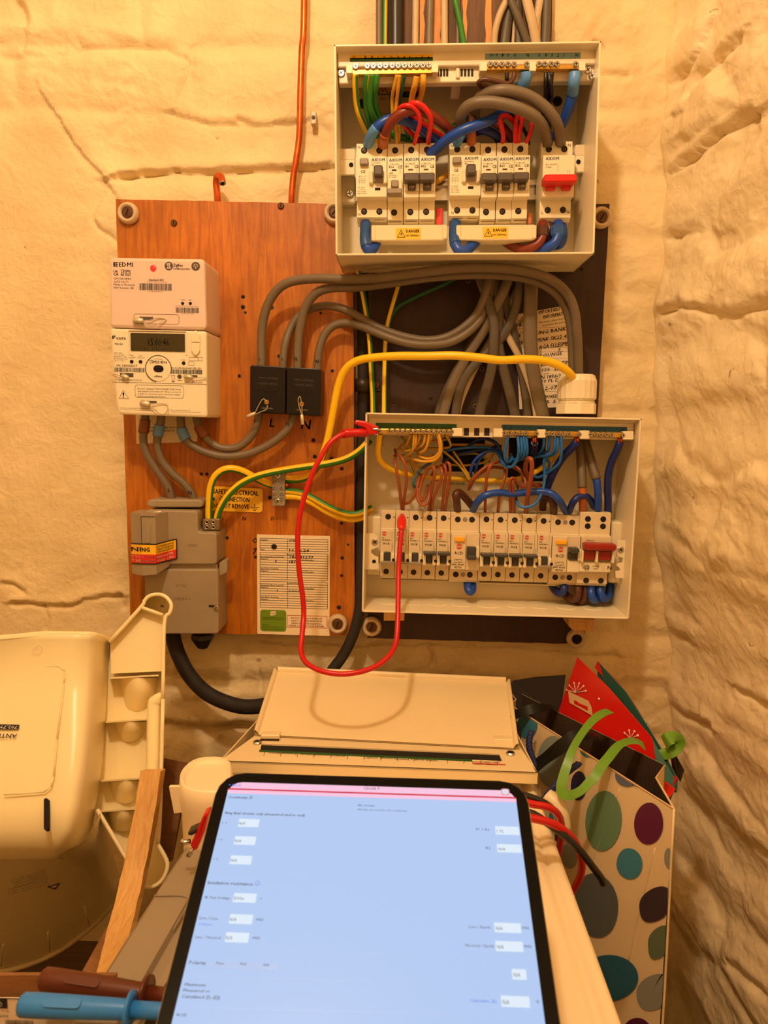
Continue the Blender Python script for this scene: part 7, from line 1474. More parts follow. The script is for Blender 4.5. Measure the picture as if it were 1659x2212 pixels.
# tub with a handle behind on the other side
ZB = CZ-.335
tw = thing('food_box', 'cream plastic box with a rounded lid and a flap handle, behind the tablet corner', 'plastic box', (-.20, -.16, ZB-.09))
q = [Pz(x, y, ZB) for x, y in ((386, 1662), (424, 1632), (500, 1632), (500, 1710), (392, 1706))]
mb = MB(); c0 = np.mean(q, axis=0); rp = [np.array((p[0], p[1], 0)) for p in roundpoly([(p[0], p[1]) for p in q], .025, 4)] if False else [np.array((a, b, 0)) for a, b in roundpoly([(p[0], p[1]) for p in q], .02, 4)]
lev = lambda k, z: [np.array((c0[0]+(p[0]-c0[0])*k, c0[1]+(p[1]-c0[1])*k, z)) for p in rp]
mb.grid([lev(.86, ZB-.115), lev(.98, ZB-.03), lev(1.04, ZB-.022), lev(1.05, ZB-.012), lev(1.0, ZB-.002), lev(.93, ZB), lev(.80, ZB-.004), lev(.76, ZB-.005)], M_TUB, True, True); mb.add(lev(.76, ZB-.005), [tuple(range(len(rp)))], M_TUB); mb.build('lidded_body', tw)
mb = MB(); h = [P(x, y, .345) for x, y in ((365, 1700), (392, 1700), (414, 1752), (376, 1757))]; mb.prism(h, (0, .004, 0), M_TUB); mb.build('flap_handle', tw)
# ---- loose cover with its flap lifted
zc = CZ-.371
FL, FR, HR, HL = (Pz(474, 1644, zc), Pz(1161.5, 1669.6, zc), Pz(1122.6, 1612, zc), Pz(550, 1589.5, zc))
tcov = thing('unit_cover', 'loose cream consumer unit cover with its flap lifted against the wall', 'cover', (FL+FR)/2+np.array((0, .05, -.02)))
BL, BR = HL+np.array((0, .085, 0)), HR+np.array((0, .085, 0)); dz = np.array((0, 0, -.0125))
SL = lambda u, v: (FL*(1-u)+FR*u)*(1-v)+(HL*(1-u)+HR*u)*v
mb = MB(); k_ = np.array((0, 0, -.0018))
# face with the breaker slot left open
def uvp(px, py):
    p = Pz(px, py, zc); A = np.stack([FR-FL, HL-FL], 1)[:2]; s = np.linalg.solve(A, (p-FL)[:2]); return p
S = [Pz(565, 1606, zc), Pz(1078, 1628, zc), Pz(1085, 1644, zc), Pz(562, 1621, zc)]
for a, b, c, d in ((FL, FR, S[2], S[3]), (S[3], S[0], HL, FL), (S[1], S[2], FR, HR), (HL, S[0], S[1], HR), (HL, HR, BR, BL)):
    a, b, c, d = (np.array(x) for x in (a, b, c, d)); n = np.cross(b-a, c-a)
    if n[2] < 0: a, b, c, d = d, c, b, a
    mb.add([a, b, c, d, a+k_, b+k_, c+k_, d+k_], [(0,1,2,3), (7,6,5,4), (0,4,5,1), (1,5,6,2), (2,6,7,3), (3,7,4,0)], M_COVER)
for a, b in ((FL, FR), (FL, BL), (FR, BR), (BL, BR)): mb.prism([a, b, b+dz, a+dz], np.array((0, .0016, 0)) if a is FL and b is FR else np.array((.0016, 0, 0)) if a is FL else np.array((-.0016, 0, 0)) if a is FR else np.array((0, -.0016, 0)), M_COVER)
mb.build('cover_panel', tcov)
mb = MB(); mb.add([s+np.array((0, 0, -.0022)) for s in S], [(3,2,1,0)], mat('black_slot', (22, 17, 13), .8)); mb.build('breaker_slot', tcov)
fcov = QF(Pz(474, 1644, zc)+(HL-FL), HR, FR, FL)
mb = MB()
def czl(s_, x, y, hpx, w, M=M_PRINTG): # printed flat on the cover
    p = Pz(x, y, zc); e = (FR-FL)/np.linalg.norm(FR-FL); u = (HL-FL)*np.array((0, 1, 0)); u = u/np.linalg.norm(u)
    text(mb, s_, Frame3(p, e, u, (0, 0, 1)), 0, 0, .0004, hpx/1600*.85*2, M, w/1600*.82, bold=1)
for s_, x, y, w in (('Cooker', 580, 1628, 34), ('Sockets up', 612, 1629, 30), ('Shower', 648, 1631, 32), ('Kitchen', 680, 1632, 32), ('Sockets', 714, 1634, 32), ('Lights', 786, 1638, 30), ('Boiler', 822, 1639, 28), ('Heating', 852, 1641, 32), ('Lights', 888, 1642, 28), ('Smoke', 920, 1644, 26)): czl(s_, x, y, 3, w)
czl('CONSUMER UNIT', 1018, 1647, 3, 62, M_REDINK); czl('main switch', 1024, 1652, 2.4, 50, M_REDINK); czl('IP2X', 594, 1584, 2, 14); czl('BS EN 61439-3', 594, 1588, 2, 16)
mb.build('printed_lettering', tcov)
mb = MB()
for k in range(15):
    x = 572+k*36; a, b = Pz(x, 1622+(x-572)*.040, zc), Pz(x-3, 1633+(x-572)*.040, zc); mb.quad(a+k_*-.2, a+np.array((.0006, 0, .0004)), b+np.array((.0006, 0, .0004)), b+k_*-.2, M_PRINTG)
for q, M in (((560, 1620.5, 1020, 1641.5, 4), M_EGRN), ((1020, 1648, 1092, 1651.5, 2), M_LOGO)):
    a, b, c, d = Pz(q[0], q[1], zc), Pz(q[2], q[3], zc), Pz(q[2], q[3]+q[4], zc), Pz(q[0], q[1]+q[4], zc); up_ = np.array((0, 0, .0004)); mb.quad(d+up_, c+up_, b+up_, a+up_, M)
mb.build('label_strip', tcov)
fz = lambda px, py: Frame3(Pz(px, py, zc), (1, 0, 0), (0, 1, 0), (0, 0, 1))
for px, py in ((556, 1606), (1103, 1630)): mb = MB(); screw(mb, fz(px, py), 0, 0, 0, .0052, M_STEEL, M_DARKMETAL, .003, 'x', 30); mb.build('cover_screw', tcov)
A, B = P(559, 1590, .166), P(1110, 1615, .19); C, D = P(1093, 1475, .045), P(600, 1452, .045)
A[2] = B[2] = max(A[2], zc+.003); n = np.cross(B-A, D-A); n /= np.linalg.norm(n)
G = [[(A*(1-u)+B*u)*(1-v)+(D*(1-u)+C*u)*v for u in np.linspace(0, 1, 9)] for v in np.linspace(0, 1, 5)]
lip = lambda p, t, s: p+n*t+s
mb = MB(); F_ = np.array(G); mb.grid(F_+n*.0, M_COVER, True); mb.grid((F_-n*.0018)[::-1], M_COVER, True)
u_ = (B-A)/np.linalg.norm(B-A); v_ = (D-A)/np.linalg.norm(D-A)
for pts, out in (([G[i][0] for i in range(5)], -u_), ([G[i][-1] for i in range(5)], u_), (G[-1], v_)):
    mb.grid([[p for p in pts], [p+n*.003+out*.001 for p in pts], [p+n*.0065+out*.0035 for p in pts], [p+n*.0055+out*.0055 for p in pts], [p-n*.0018+out*.0025 for p in pts]], M_COVER, True)
fl = mb.build('lifted_flap', tcov)
mb = MB(); c1, c2 = G[-1][4]*.55+G[-1][3]*.45, G[-1][4]*.55+G[-1][5]*.45; mb.prism([c1+n*.004, c2+n*.004, c2+v_*.006+n*.004, c1+v_*.006+n*.004], -n*.004, M_COVER); mb.build('finger_tab', fl)
for px, py in ((585, 1588), (1085, 1611)):
    p = P(px, py, .17); p[2] = zc; mb = MB(); mb.box(p+np.array((-.011, -.006, 0)), p+np.array((.011, .006, .007)), M_COVER, .001); mb.box(p+np.array((-.011, -.0075, .001)), p+np.array((.011, -.006, .0025)), M_DARKMETAL); mb.build('hinge', tcov)

# ---- tablet
M_SCREEN = mat('lit_screen', (178, 202, 242), .2, spec=.1, emit=1.0)
M_SCRP = mat('lit_pink_bar', (248, 196, 224), .2, spec=.1, emit=1.0); M_SCRR = mat('lit_red_line', (214, 26, 64), .15, emit=.9)
M_FIELD = mat('lit_field', (222, 236, 250), .2, spec=.1, emit=1.0); M_FIELDG = mat('lit_grey_field', (176, 196, 234), .15, emit=1.0)
M_STXT = mat('screen_text', (38, 44, 62), .4, emit=.6); M_STXB = mat('screen_blue_text', (70, 130, 236), .4, emit=.9)
M_BEZEL = mat('black_glass', (8, 8, 9), .2, spec=.12); M_ALU = mat('tablet_aluminium', (196, 184, 160), .3, metal=.8)
tl_, tr_ = np.array((-.12583, -.50486, 1.20347)), np.array((.08905, -.50597, 1.20139)); Xt = (tr_-tl_)/.2149; Dn = np.array((-.00901, -.89312, -.44974)); Dn /= np.linalg.norm(Dn)
Nt = np.cross(Xt, -Dn); Nt /= np.linalg.norm(Nt); ft = Frame3(tl_, Xt, -Dn, Nt); HT = .2806
tab = thing('tablet', 'large tablet with a black bezel showing a lit circuit test form', 'tablet', ft.w(.1075, -HT, -.006))
mb = MB(); rbox(mb, ft, 0, -HT, .2149, 0, -.0062, 0, .018, M_ALU, .0008); mb.build('body', tab)
mb = MB(); R = rrect(.0006, -HT+.0006, .2143, -.0006, .0175); mb.add([ft.w(a, b, .0002) for a, b in R], [tuple(range(len(R)))], M_BEZEL); gl = mb.build('black_glass', tab)
on = lambda x, y: (lambda q: (float(np.dot(q, Xt)), float(-np.dot(q, Dn))))(Pplane(x, y, tl_, Nt)-tl_)
mb = MB(); R = rrect(.0085, -HT+.0085, .2064, -.0085, .009); mb.add([ft.w(a, b, .0004) for a, b in R], [tuple(range(len(R)))], M_SCREEN); scr = mb.build('screen', tab)
mb = MB(); b_ = on(800, 1712)[1]-.0005; R = [(.0085, b_)]+[(.2064, b_)]+rrect(.0085, b_-.03, .2064, -.0085, .009)[:10]; mb.add([ft.w(a, b, .0006) for a, b in R], [tuple(range(len(R)))], M_SCRP)
rect(mb, ft, .0085, b_-.0012, .2064, b_, .0007, M_SCRR); mb.build('title_bar', scr)
zT = lambda x, y: (320+x/1.8433, 1650+y/1.8433)
def trow(mb, s_, x, y, h, w, M=M_STXT, bold=1, slant=0):
    a, b = on(*zT(x, y)); k = np.linalg.norm(np.array(on(*zT(x+10, y)))-np.array((a, b)))/10; text(mb, s_, ft, a, b, .0010, h*k, M, w*k, bold=bold, slant=slant)
fields = [('N/A', 356, 222, 445, 254), ('N/A', 340, 291, 432, 325), ('N/A', 323, 368, 416, 403), ('500v', 336, 518, 434, 555), ('N/A', 320, 602, 420, 640), ('N/A', 304, 674, 405, 714), ('1.72', 1384, 252, 1474, 285), ('N/A', 1391, 323, 1484, 356),
          ('N/A', 1380, 636, 1482, 675), ('N/A', 1385, 709, 1490, 750), ('N/A', 1451, 820, 1503, 862), ('N/A', 1407, 927, 1516, 972)]
for s_, x0, y0, x1, y1 in fields:
    mb = MB(); a0, b0 = on(*zT(x0, y1)); a1, b1 = on(*zT(x1, y0)); b0 = (b0+on(*zT(x1, y1))[1])/2; b1 = (b1+on(*zT(x0, y0))[1])/2; rect(mb, ft, a0, min(b0, b1), a1, max(b0, b1), .0007, M_FIELD); fo = mb.build('input_field', scr)
mb = MB()
for s_, x0, y0, x1, y1 in fields: trow(mb, s_, x0+5, y0+(y1-y0)*.72+(1 if x0 > 1000 else 0), (y1-y0)*.36, 26 if s_ != '500v' else 42, bold=0)
for a in (('< Back', 320, 92, 11, 51, M_STXB), ('Circuit 9', 857, 105, 12, 64), ('...', 880, 92, 8, 18), ('Continuity Ω', 318, 140, 11, 96, M_STXT, 2, .15), ('All circuits', 834, 172, 10, 68, M_STXT, 0), ('(At least one column to be completed)', 834, 188, 8, 195, M_STXT, 0), ('Ring final circuits only (measured end to end)', 306, 203, 11, 318, M_STXT, 2, .12),
          ('r 1', 294, 241, 8, 18, M_STXT, 0), ('r n', 279, 308, 8, 18, M_STXT, 0), ('r 2', 261, 386, 8, 18, M_STXT, 0), ('R1 + R2', 1306, 268, 10, 52, M_STXT, 0), ('R2', 1345, 343, 10, 19, M_STXT, 0), ('Insulation resistance', 238, 482, 13, 180, M_STXT, 2), ('IR Test Voltage', 226, 539, 9, 100, M_STXT, 2), ('v', 445, 543, 7, 8),
          ('Live / Live', 205, 622, 11, 74, M_STXT, 0), ('3 Phase', 202, 646, 9, 52, M_STXB), ('MΩ', 431, 628, 9, 26), ('Live / Neutral', 189, 698, 11, 100, M_STXT, 0), ('MΩ', 417, 701, 9, 27), ('Live / Earth', 1278, 657, 11, 84, M_STXT, 0), ('MΩ', 1489, 661, 9, 27), ('Neutral / Earth', 1264, 731, 11, 112, M_STXT, 0), ('MΩ', 1498, 735, 9, 28),
          ('Polarity', 164, 800, 12, 67, M_STXT, 2), ('Maximum', 145, 887, 11, 84, M_STXT, 2, .1), ('Measured or', 139, 910, 11, 108, M_STXT, 2, .1), ('Calculated Zs (Ω)', 133, 935, 12, 153, M_STXT, 2, .1), ('Calculate Zs', 1283, 951, 11, 103, M_STXB, 2), ('Ω', 1545, 955, 9, 11), ('RCD', 115, 1008, 10, 40, M_STXT, 2)): trow(mb, *a)
mb.build('screen_lettering', scr)
mb = MB(); a0, b0 = on(*zT(244, 812)); a1, b1 = on(*zT(516, 788)); rbox(mb, ft, a0, b0+.001, a1, b1-.003, .0005, .0007, .002, M_FIELDG); mb.build('choice_bar', scr)
mb = MB(); trow(mb, 'Pass', 272, 801, 9, 30); trow(mb, 'Fail', 368, 804, 9, 22); trow(mb, 'N/A', 460, 808, 9, 23)
a, b = on(*zT(436, 479)); ring(mb, ft, a, b, .0009, .0013, .0016, M_STXB, 16); rect(mb, ft, a-.0002, b-.0008, a+.0002, b+.0004, .0009, M_STXB)
mb.build('choice_lettering', scr)
mb = MB()
for yl, yr in ((436, 470), (738, 772), (848, 890), (972, 1010)):
    a0, b0 = on(*zT(max(130, 215-yl*.1), yl)); a1, b1 = on(*zT(1500+yr*.08, yr)); mb.quad(ft.w(.012, b0-.0001, .0006), ft.w(.203, b1-.0001, .0006), ft.w(.203, b1+.0001, .0006), ft.w(.012, b0+.0001, .0006), M_FIELDG)
mb.build('divider_line', scr)
mb = MB(); a, b = on(*zT(1422, 115)); rbox(mb, ft, a-.0028, b-.0026, a+.0028, b+.0026, .0006, .0008, .0012, mat('lit_icon', (240, 170, 176), .3, emit=.9)); disc(mb, ft, a, b, .001, .0019, M_FIELD, 14); rect(mb, ft, a-.0005, b-.0011, a+.0005, b+.0009, .0011, M_FIELDG); mb.build('round_icon', scr)
M_FOLIO = mat('dark_folio', (30, 27, 26), .8, bump=.2, bscale=300)
mb = MB(); rbox(mb, ft, .012, -HT, .2029, -.006, -.0095, -.0062, .015, M_FOLIO); fo = mb.build('folio_cover', tab)
mb = MB(); a, b = ft.w(.0255, -.001, -.008), ft.w(.047, -.001, -.008); rbox(mb, ft, .010, -.01, .032, .0022, -.0095, -.0058, .003, M_FOLIO); mb.build('folio_corner', fo)
mb = MB(); c1, c2 = ft.w(.03, -.09, -.0098), ft.w(.185, -.09, -.0098); mb.prism([c1, c2, np.array((c2[0], c2[1]+.10, ZT+.001)), np.array((c1[0], c1[1]+.10, ZT+.001))], (0, .003, 0), M_FOLIO); mb.build('folio_stand', fo)

# ---- leads and clips round the tablet
for lab, l, r, M in (('red lead looping from behind the tablet, the upper of the two', [(1120, 1728, .36), (1150, 1737, .36), (1185, 1744, .36), (1206, 1760, .35), (1213, 1785, .33), (1211, 1815, .31), (1205, 1850, .29)], .0034, M_WREDD),
                     ('red lead looping furthest out over the spotted bag', [(1120, 1762, .385), (1152, 1768, .385), (1190, 1778, .385), (1222, 1797, .38), (1246, 1825, .37), (1257, 1858, .355), (1255, 1888, .34), (1244, 1912, .325), (1225, 1945, .30)], .0036, M_WREDD),
                     ('black lead looping just above the red ones', [(1118, 1716, .35), (1145, 1722, .35), (1178, 1736, .35), (1200, 1756, .34), (1206, 1784, .32), (1205, 1812, .30)], .0033, M_WBLACK),
                     ('black lead with a thick moulded end over the spotted bag', [(1118, 1755, .375), (1150, 1758, .375), (1185, 1780, .38), (1222, 1808, .385), (1255, 1840, .385), (1280, 1872, .38), (1298, 1896, .375), (1303, 1908, .372)], .0034, M_WBLACK)):
    wire('tester_lead', lab, l, r, M, 'tester leads behind the tablet', 'lead')
z5 = lambda x, y: (x/3.456, 1700+y/3.456)
def clip(label, M, jaw, tail, w):
    t = thing('crocodile_clip', label, 'clip', P(*z5(*jaw[0]), .40)); d = .41
    q = [W0.loc(*z5(x, y), d) for x, y in tail]; mb = MB(); slab(mb, W0, q, d-.012, d, M, .002); mb.build('insulated_grip', t)
    mb = MB(); a = [P(*z5(x, y), d-.004) for x, y in jaw]; mb.tube(a, [.0022]*len(a), M_STEEL, 7); mb.build('jaw', t)
clip('red crocodile clip hanging beside the tablet edge', M_WREDD, [(1452, 455), (1425, 485), (1405, 515)], [(1545, 200), (1555, 215), (1530, 330), (1470, 470), (1440, 480), (1418, 440), (1470, 320), (1515, 215)], .01)
clip('black crocodile clip half under the red clip', M_WBLACK, [(1420, 405), (1380, 415), (1350, 400)], [(1468, 318), (1475, 345), (1430, 370), (1400, 365), (1398, 350), (1440, 330)], .01)
def probe(label, M, px, py, qx, qy, fx_, fy_, ex, ey, z, r):
    t = thing('test_probe', label, 'test probe', Pz(qx, qy, z-r)); a, f1, e = Pz(px, py, z), Pz(fx_, fy_, z), Pz(ex, ey, z); ax = f1-a; L = np.linalg.norm(ax); ax /= L
    mb = MB(); mb.lathe([(r*.8, 0), (r*1.02, .002), (r*1.04, L*.15), (r*.98, L*.5), (r*.86, L*.95), (r*.8, L)], a, ax, M, 18); g_ = mb.build('grip', t)
    mb = MB(); mb.lathe([(r*1.0, -.0016), (r*1.55, -.001), (r*1.55, .001), (r*1.0, .0016)], f1, ax, M, 18); mb.build('finger_guard', t)
    mb = MB(); mb.lathe([(r*.75, 0), (r*.7, .02), (r*.6, .09), (r*.3, .10)], f1, ax, M, 14); mb.build('probe_nose', t)
    mb = MB(); mb.box((-.004, -.0004, 0), (.004, .0004, .0003), M, 0); 
    for k in (.25, .3): pass
    n_ = np.array((0, -.55, .83)); s_ = a+ax*L*.24+n_*r*.98; fr = Frame3(s_, ax, np.cross(n_, ax), n_); mb = MB(); rbox(mb, fr, 0, -.0028, L*.34, .0028, -.001, .0009, .0025, M); mb.build('grip_panel', g_)
probe('dark brown test probe lying behind the blue one', mat('brown_probe', (92, 40, 20), .4), 92, 2114, 200, 2140, 316, 2147, 352, 2156, 1.072, .0074)
probe('light blue test probe nearest the camera', mat('blue_probe', (48, 128, 214), .38), 44, 2170, 160, 2175, 281, 2181, 342, 2184, 1.078, .0070)

# ---- cardboard, timber, highchair
tb3 = thing('cardboard_box', 'brown cardboard box with a printed white label, in the near corner', 'cardboard box', (-.27, -.72, .71))
bz = 1.056; q = [Pz(-60, 2106, bz), Pz(92, 2107, bz), Pz(330, 2104, bz)]
mb = MB(); x_r = -.175; yb = q[1][1]; mb.box((-.52, yb-.20, .712), (x_r, yb, 1.02), M_CARD); mb.build('carton', tb3)
zf = lambda x, y: P(x, y, .53)
mb = MB(); mb.prism([P(-80, 2107, .525), P(250, 2107, .525), P(250, 2156, .525), P(-80, 2156, .525)], (0, .003, 0), M_CARD); mb.build('top_flap', tb3)
mb = MB(); mb.prism([P(-80, 2157, .53), P(110, 2157, .53), P(110, 2300, .53), P(-80, 2300, .53)], (0, .0012, 0), mat('white_label', (232, 216, 190), .6)); lb = mb.build('printed_label', tb3)
mb = MB(); z6 = lambda x, y: (x/3.456, 1700+y/3.456)
for q_, M in (((-40, 1580, 52, 1652), M_PRINT),): a, b = W0.loc(*z6(q_[0], q_[3]), .5305); c, e = W0.loc(*z6(q_[2], q_[1]), .5305); rect(mb, W0, a, b, c, e, .5305, M)
a, b = W0.loc(*z6(0, 1578), .5305); c, e = W0.loc(*z6(280, 1574), .5305); rect(mb, W0, a, b-.0004, c, b+.0004, .5305, M_PRINT)
for s_, x, y, h, w, M in (('0', -4, 1640, 44, 24, M_WHITE), ('Ship Code', -45, 1675, 14, 118, M_PRINT), ('C2150VK', 115, 1712, 26, 170, M_PRINT), ('GB00', -50, 1718, 24, 114, M_PRINT)): px, py = z6(x, y); tp(mb, W0, s_, px, py, h/3.456, .5308, M, w/3.456, bold=1)
a, b = W0.loc(*z6(40, 1790), .5308); c, e = W0.loc(*z6(250, 1745), .5308); barcode(mb, W0, a, b, c, e, .5308, M_PRINT, 30, 4); mb.build('printed_lettering', lb)
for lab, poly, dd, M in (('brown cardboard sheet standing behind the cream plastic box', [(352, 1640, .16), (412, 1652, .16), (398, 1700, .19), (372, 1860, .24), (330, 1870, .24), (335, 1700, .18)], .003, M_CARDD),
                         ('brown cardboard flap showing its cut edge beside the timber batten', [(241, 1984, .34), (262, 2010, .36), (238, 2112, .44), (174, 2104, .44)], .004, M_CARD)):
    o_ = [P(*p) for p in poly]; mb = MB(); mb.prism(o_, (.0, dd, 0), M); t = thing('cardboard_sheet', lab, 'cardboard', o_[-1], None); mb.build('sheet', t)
# small cream bits under the probes
mb = MB(); mb.prism([P(95, 2140, .50), P(120, 2128, .49), P(345, 2126, .47), P(345, 2230, .53), P(70, 2230, .55)], (0, .002, -.004), M_FROST); single('plastic_tray', mb, 'frosted plastic tray lying under the two test probes', 'tray', base=P(120, 2200, .5))
for px, py, lab in ((128, 2148, 'small round cream plug behind the blue probe'), (95, 2206, 'small round cream plug in front of the blue probe')):
    mb = MB(); o_ = P(px, py+2, .515); mb.lathe([(.0062, -.02), (.0066, -.003), (.0055, .0), (.003, .0015)], o_, (0, -.3, 1), M_TUB, 14); single('plastic_plug', mb, lab, 'plug', base=o_)
# timber batten
ctr = [(325.5, 1668, .290), (305, 1790, .314), (282, 1905, .345), (254, 2020, .40), (228, 2112, .46)]
mb = MB(); w_ = [.0100, .0103, .0104, .0103, .0085]; sec = []
random.seed(4)
cl = spline([P(*c) for c in ctr], 5); wi = np.interp(np.linspace(0, 4, len(cl)), range(5), w_)
for p, ww in zip(cl, wi):
    j = lambda: random.uniform(-.0006, .0006)
    sec.append([p+np.array((-ww+j(), 0, .001)), p+np.array((-ww*.45, -.001, .0015)), p+np.array((ww+j(), .002, .0)), p+np.array((ww, .016, -.004)), p+np.array((-ww, .014, -.004))])
mb.grid(sec, M_PINE, False, True); mb.add(sec[0], [(0,1,2,3,4)], M_PINE); mb.add(sec[-1], [(4,3,2,1,0)], M_PINE)
tbt = thing('timber_batten', 'rough softwood batten leaning against the upturned highchair seat', 'batten', cl[-1]); mb.build('batten', tbt)
# upturned highchair seat
M_HC = mat('cream_moulded_plastic', (255, 232, 176), .30, var=.02, vscale=5)
for k_, v_ in (('Subsurface Weight', .25), ('Subsurface Scale', .02), ('Subsurface Radius', (1.0, .8, .5))): M_HC.node_tree.nodes['Principled BSDF'].inputs[k_].default_value = v_
th_ = thing('highchair_seat', 'cream moulded highchair seat standing upside down, with ribbed side arm', 'highchair', P(120, 2090, .3))
df = .285; DL = lambda y: df+(y-1600)*.00030     # the upturned seat leans back
def hp(l, d): return [W0.loc(x, y, d) for x, y in l]
rows = [(1366, .00, 0), (1373, .008, 0), (1382, .004, 1), (1500, .003, 1), (1650, .0, 1), (1740, -.002, 1), (1790, -.008, 1), (1830, -.022, 1), (1856, -.045, 1)]
G = []
for y, off, k in rows:
    L = []; xe = np.interp(y, [1366, 1386, 1600, 1700, 1790, 1856], [238, 237, 226, 215, 196, 168]) + (3 if not k else 0)
    for x, dd in [(-330, 0), (-150, 0), (0, 0), (90, 0), (150, -.001)]: L.append(P(min(x, xe-60), y+(8 if y < 1380 and x < 20 else 0), DL(y)+off+dd))
    for a in np.linspace(15, 90, 6):
        s = math.sin(math.radians(a)); c_ = 1-math.cos(math.radians(a)); L.append(P(xe-62+62*s, y+(22*c_ if y < 1390 else 0), DL(y)+off-.10*c_))
    L.append(P(xe-4, y+(26 if y < 1390 else 0), DL(y)+off-.17)); G.append(L)
mb = MB(); mb.grid(G[::-1], M_HC, True); mb.grid([[p+np.array((0, .004, 0)) for p in r] for r in G], M_HC, True); mb.build('seat_shell', th_)
mb = MB(); rim = spline([G[0][j]+np.array((0, -.001, -.002)) for j in range(len(G[0]))], 3); mb.tube(rim, .0036, M_HC, 8); mb.build('rolled_rim', th_)
mb = MB()  # flared lower bowl
Gb = []
arc = [(-330, 2122), (-150, 2114), (0, 2098), (70, 2080), (130, 2052), (185, 2012), (225, 1975), (252, 1940), (255, 1900), (222, 1772)]
top = [(-330, 1852), (-150, 1852), (0, 1852), (60, 1852), (105, 1850), (140, 1842), (165, 1830), (185, 1812), (200, 1795), (212, 1762)]
for t in np.linspace(0, 1, 8):
    Gb.append([P(tx+(ax_-tx)*t, ty+(ay-ty)*t, np.interp(t, [0, .25, .6, 1], [DL(1856)-.045, df-.02, df-.08, df-.15])) for (tx, ty), (ax_, ay) in zip(top, arc)])
mb.grid(Gb[::-1], M_HC, True); mb.grid([[p+np.array((0, .004, 0)) for p in r] for r in Gb], M_HC, True); mb.build('seat_bowl', th_)
mb = MB(); mb.tube(spline(Gb[-1][:9], 4), .0036, M_HC, 8); mb.build('bowl_rim', th_)
for x0, x1, yt, yb in ((630, 670, 895, 1040), (358, 372, 1085, 1230), (25, 10, 1175, 1340)):
    a, b = z5(x0, yt), z5(x1, yb); mb = MB(); mb.tube([P(*a, df-.082), P((a[0]+b[0])/2, (a[1]+b[1])/2, df-.108), P(*b, df-.138)], .0010, M_HC, 6); mb.build('bowl_rib', th_)
zh = lambda x, y: (x/3.456, 1250+y/3.456)
mb = MB(); outl = [(0, 660), (440, 655), (488, 690), (480, 780), (425, 1200), (400, 1480), (380, 1550), (330, 1590), (30, 1612)]
pts = [P(*zh(x, y), DL(zh(x, y)[1])+.003) for x, y in outl]
for a, b in zip(pts[:-1], pts[1:]): mb.tube([a, b], .0009, M_HC, 5)
mb.build('moulded_panel_line', th_)
class PF(Frame3):
    def loc(s, px, py, d): q = Pplane(px, py, s.o, s.Y)-s.o; return float(np.dot(q, s.X)), float(np.dot(q, s.Z))
def leanf(px, py, lift):
    o = P(px, py, DL(py)+lift); z = P(px, py-40, DL(py-40)+lift)-o; z[0] = 0; z /= np.linalg.norm(z); x = np.array((1.0, 0, 0)); return PF(o, x, z, np.cross(x, z))
fh = leanf(*z5(348, 205), .001); e0 = z5(348, 205); fh.Z = P(e0[0], e0[1]-30, DL(e0[1]-30)+.001)-fh.o; fh.Z /= np.linalg.norm(fh.Z); mb = MB(); rbox(mb, fh, -.0022, -.0155, .0022, .0155, -.003, .0015, .0022, M_HOLE); mb.build('strap_slot', th_)
fh = leanf(60, 1585, .0042); mb = MB(); rect(mb, fh, *fh.loc(*zh(-110, 1122), 0), *fh.loc(*zh(146, 1090), 0), 0, M_PRINT)
px, py = zh(132, 1100); tp(mb, fh, '702.799.68', px, py, 4.4, 0, M_WHITE, 44, bold=2, flip=True); px, py = zh(132, 1160); tp(mb, fh, 'ANTILOP', px, py, 6.2, 0, M_PRINT, 50, bold=2, flip=True); mb.build('printed_lettering', th_)
fh = leanf(*zh(275, 525), .007); mb = MB(); ring(mb, fh, 0, 0, 0, .005, .0056, M_MODG, 18); ring(mb, fh, 0, 0, 0, .003, .0034, M_MODG, 14); mb.build('date_stamp', th_)
mb = MB()
rn = random.Random(9)
for k in range(7):
    y = 600+k*17; x0, x1 = 100+k*8-(60 if k > 3 else 0), 360+k*4
    a, b = P(*z5(x0, y+90-k*0), df+.006), P(*z5(x1, y+8), df+.006)
    f_ = Frame3(a, (b-a)/np.linalg.norm(b-a), (0, .25, .97), (0, -.97, .25)); text(mb, ''.join(rn.choice('aeiou nrst lmd') for _ in range(46)) if False else 'Use only with the original harness and read the instructions'[k:k+40], f_, 0, 0, .006, .0016, M_PRINTG, np.linalg.norm(b-a), bold=0)
a = [P(*z5(x, y), df-.004) for x, y in ((358, 745), (445, 720), (412, 762))]
for i in range(3): mb.tube([a[i], a[(i+1) % 3]], .0008, M_PRINTG, 4)
o_ = mb.build('moulded_lettering', th_); o_['kind'] = 'stuff'
# the arm: back plate, edge flanges, shelves with funnels, hollow ends
DA = lambda y: .205+(y-1600)*.00022
DBF = lambda y: DA(y)+.035
armp = [(236, 1387), (304, 1312), (312, 1298), (322, 1288), (337, 1284), (352, 1286), (364, 1295), (370, 1308), (366, 1325), (355, 1348), (352, 1510), (346, 1750), (341, 1824), (356, 1850), (362, 1868), (357, 1890), (344, 1908), (325, 1917), (311, 1915), (270, 1849), (210, 1749), (222, 1600)]
mb = MB(); mb.prism([P(x, y, DA(y)) for x, y in armp], (0, .004, 0), M_HC); arm = mb.build('arm_plate', th_)
for l, nm in ((armp[0:11], 'arm_flange'), (armp[10:13], 'arm_flange'), (armp[12:19], 'socket_flange'), (armp[18:21], 'arm_flange')):
    mb = MB(); q0 = [P(x, y, DA(y)-.004) for x, y in l]; q1 = [P(x, y, DBF(y)) for x, y in l]; mb.grid([q0, q1], M_HC, True); mb.tube(spline(q1, 4), .0022, M_HC, 8); mb.build(nm, th_)
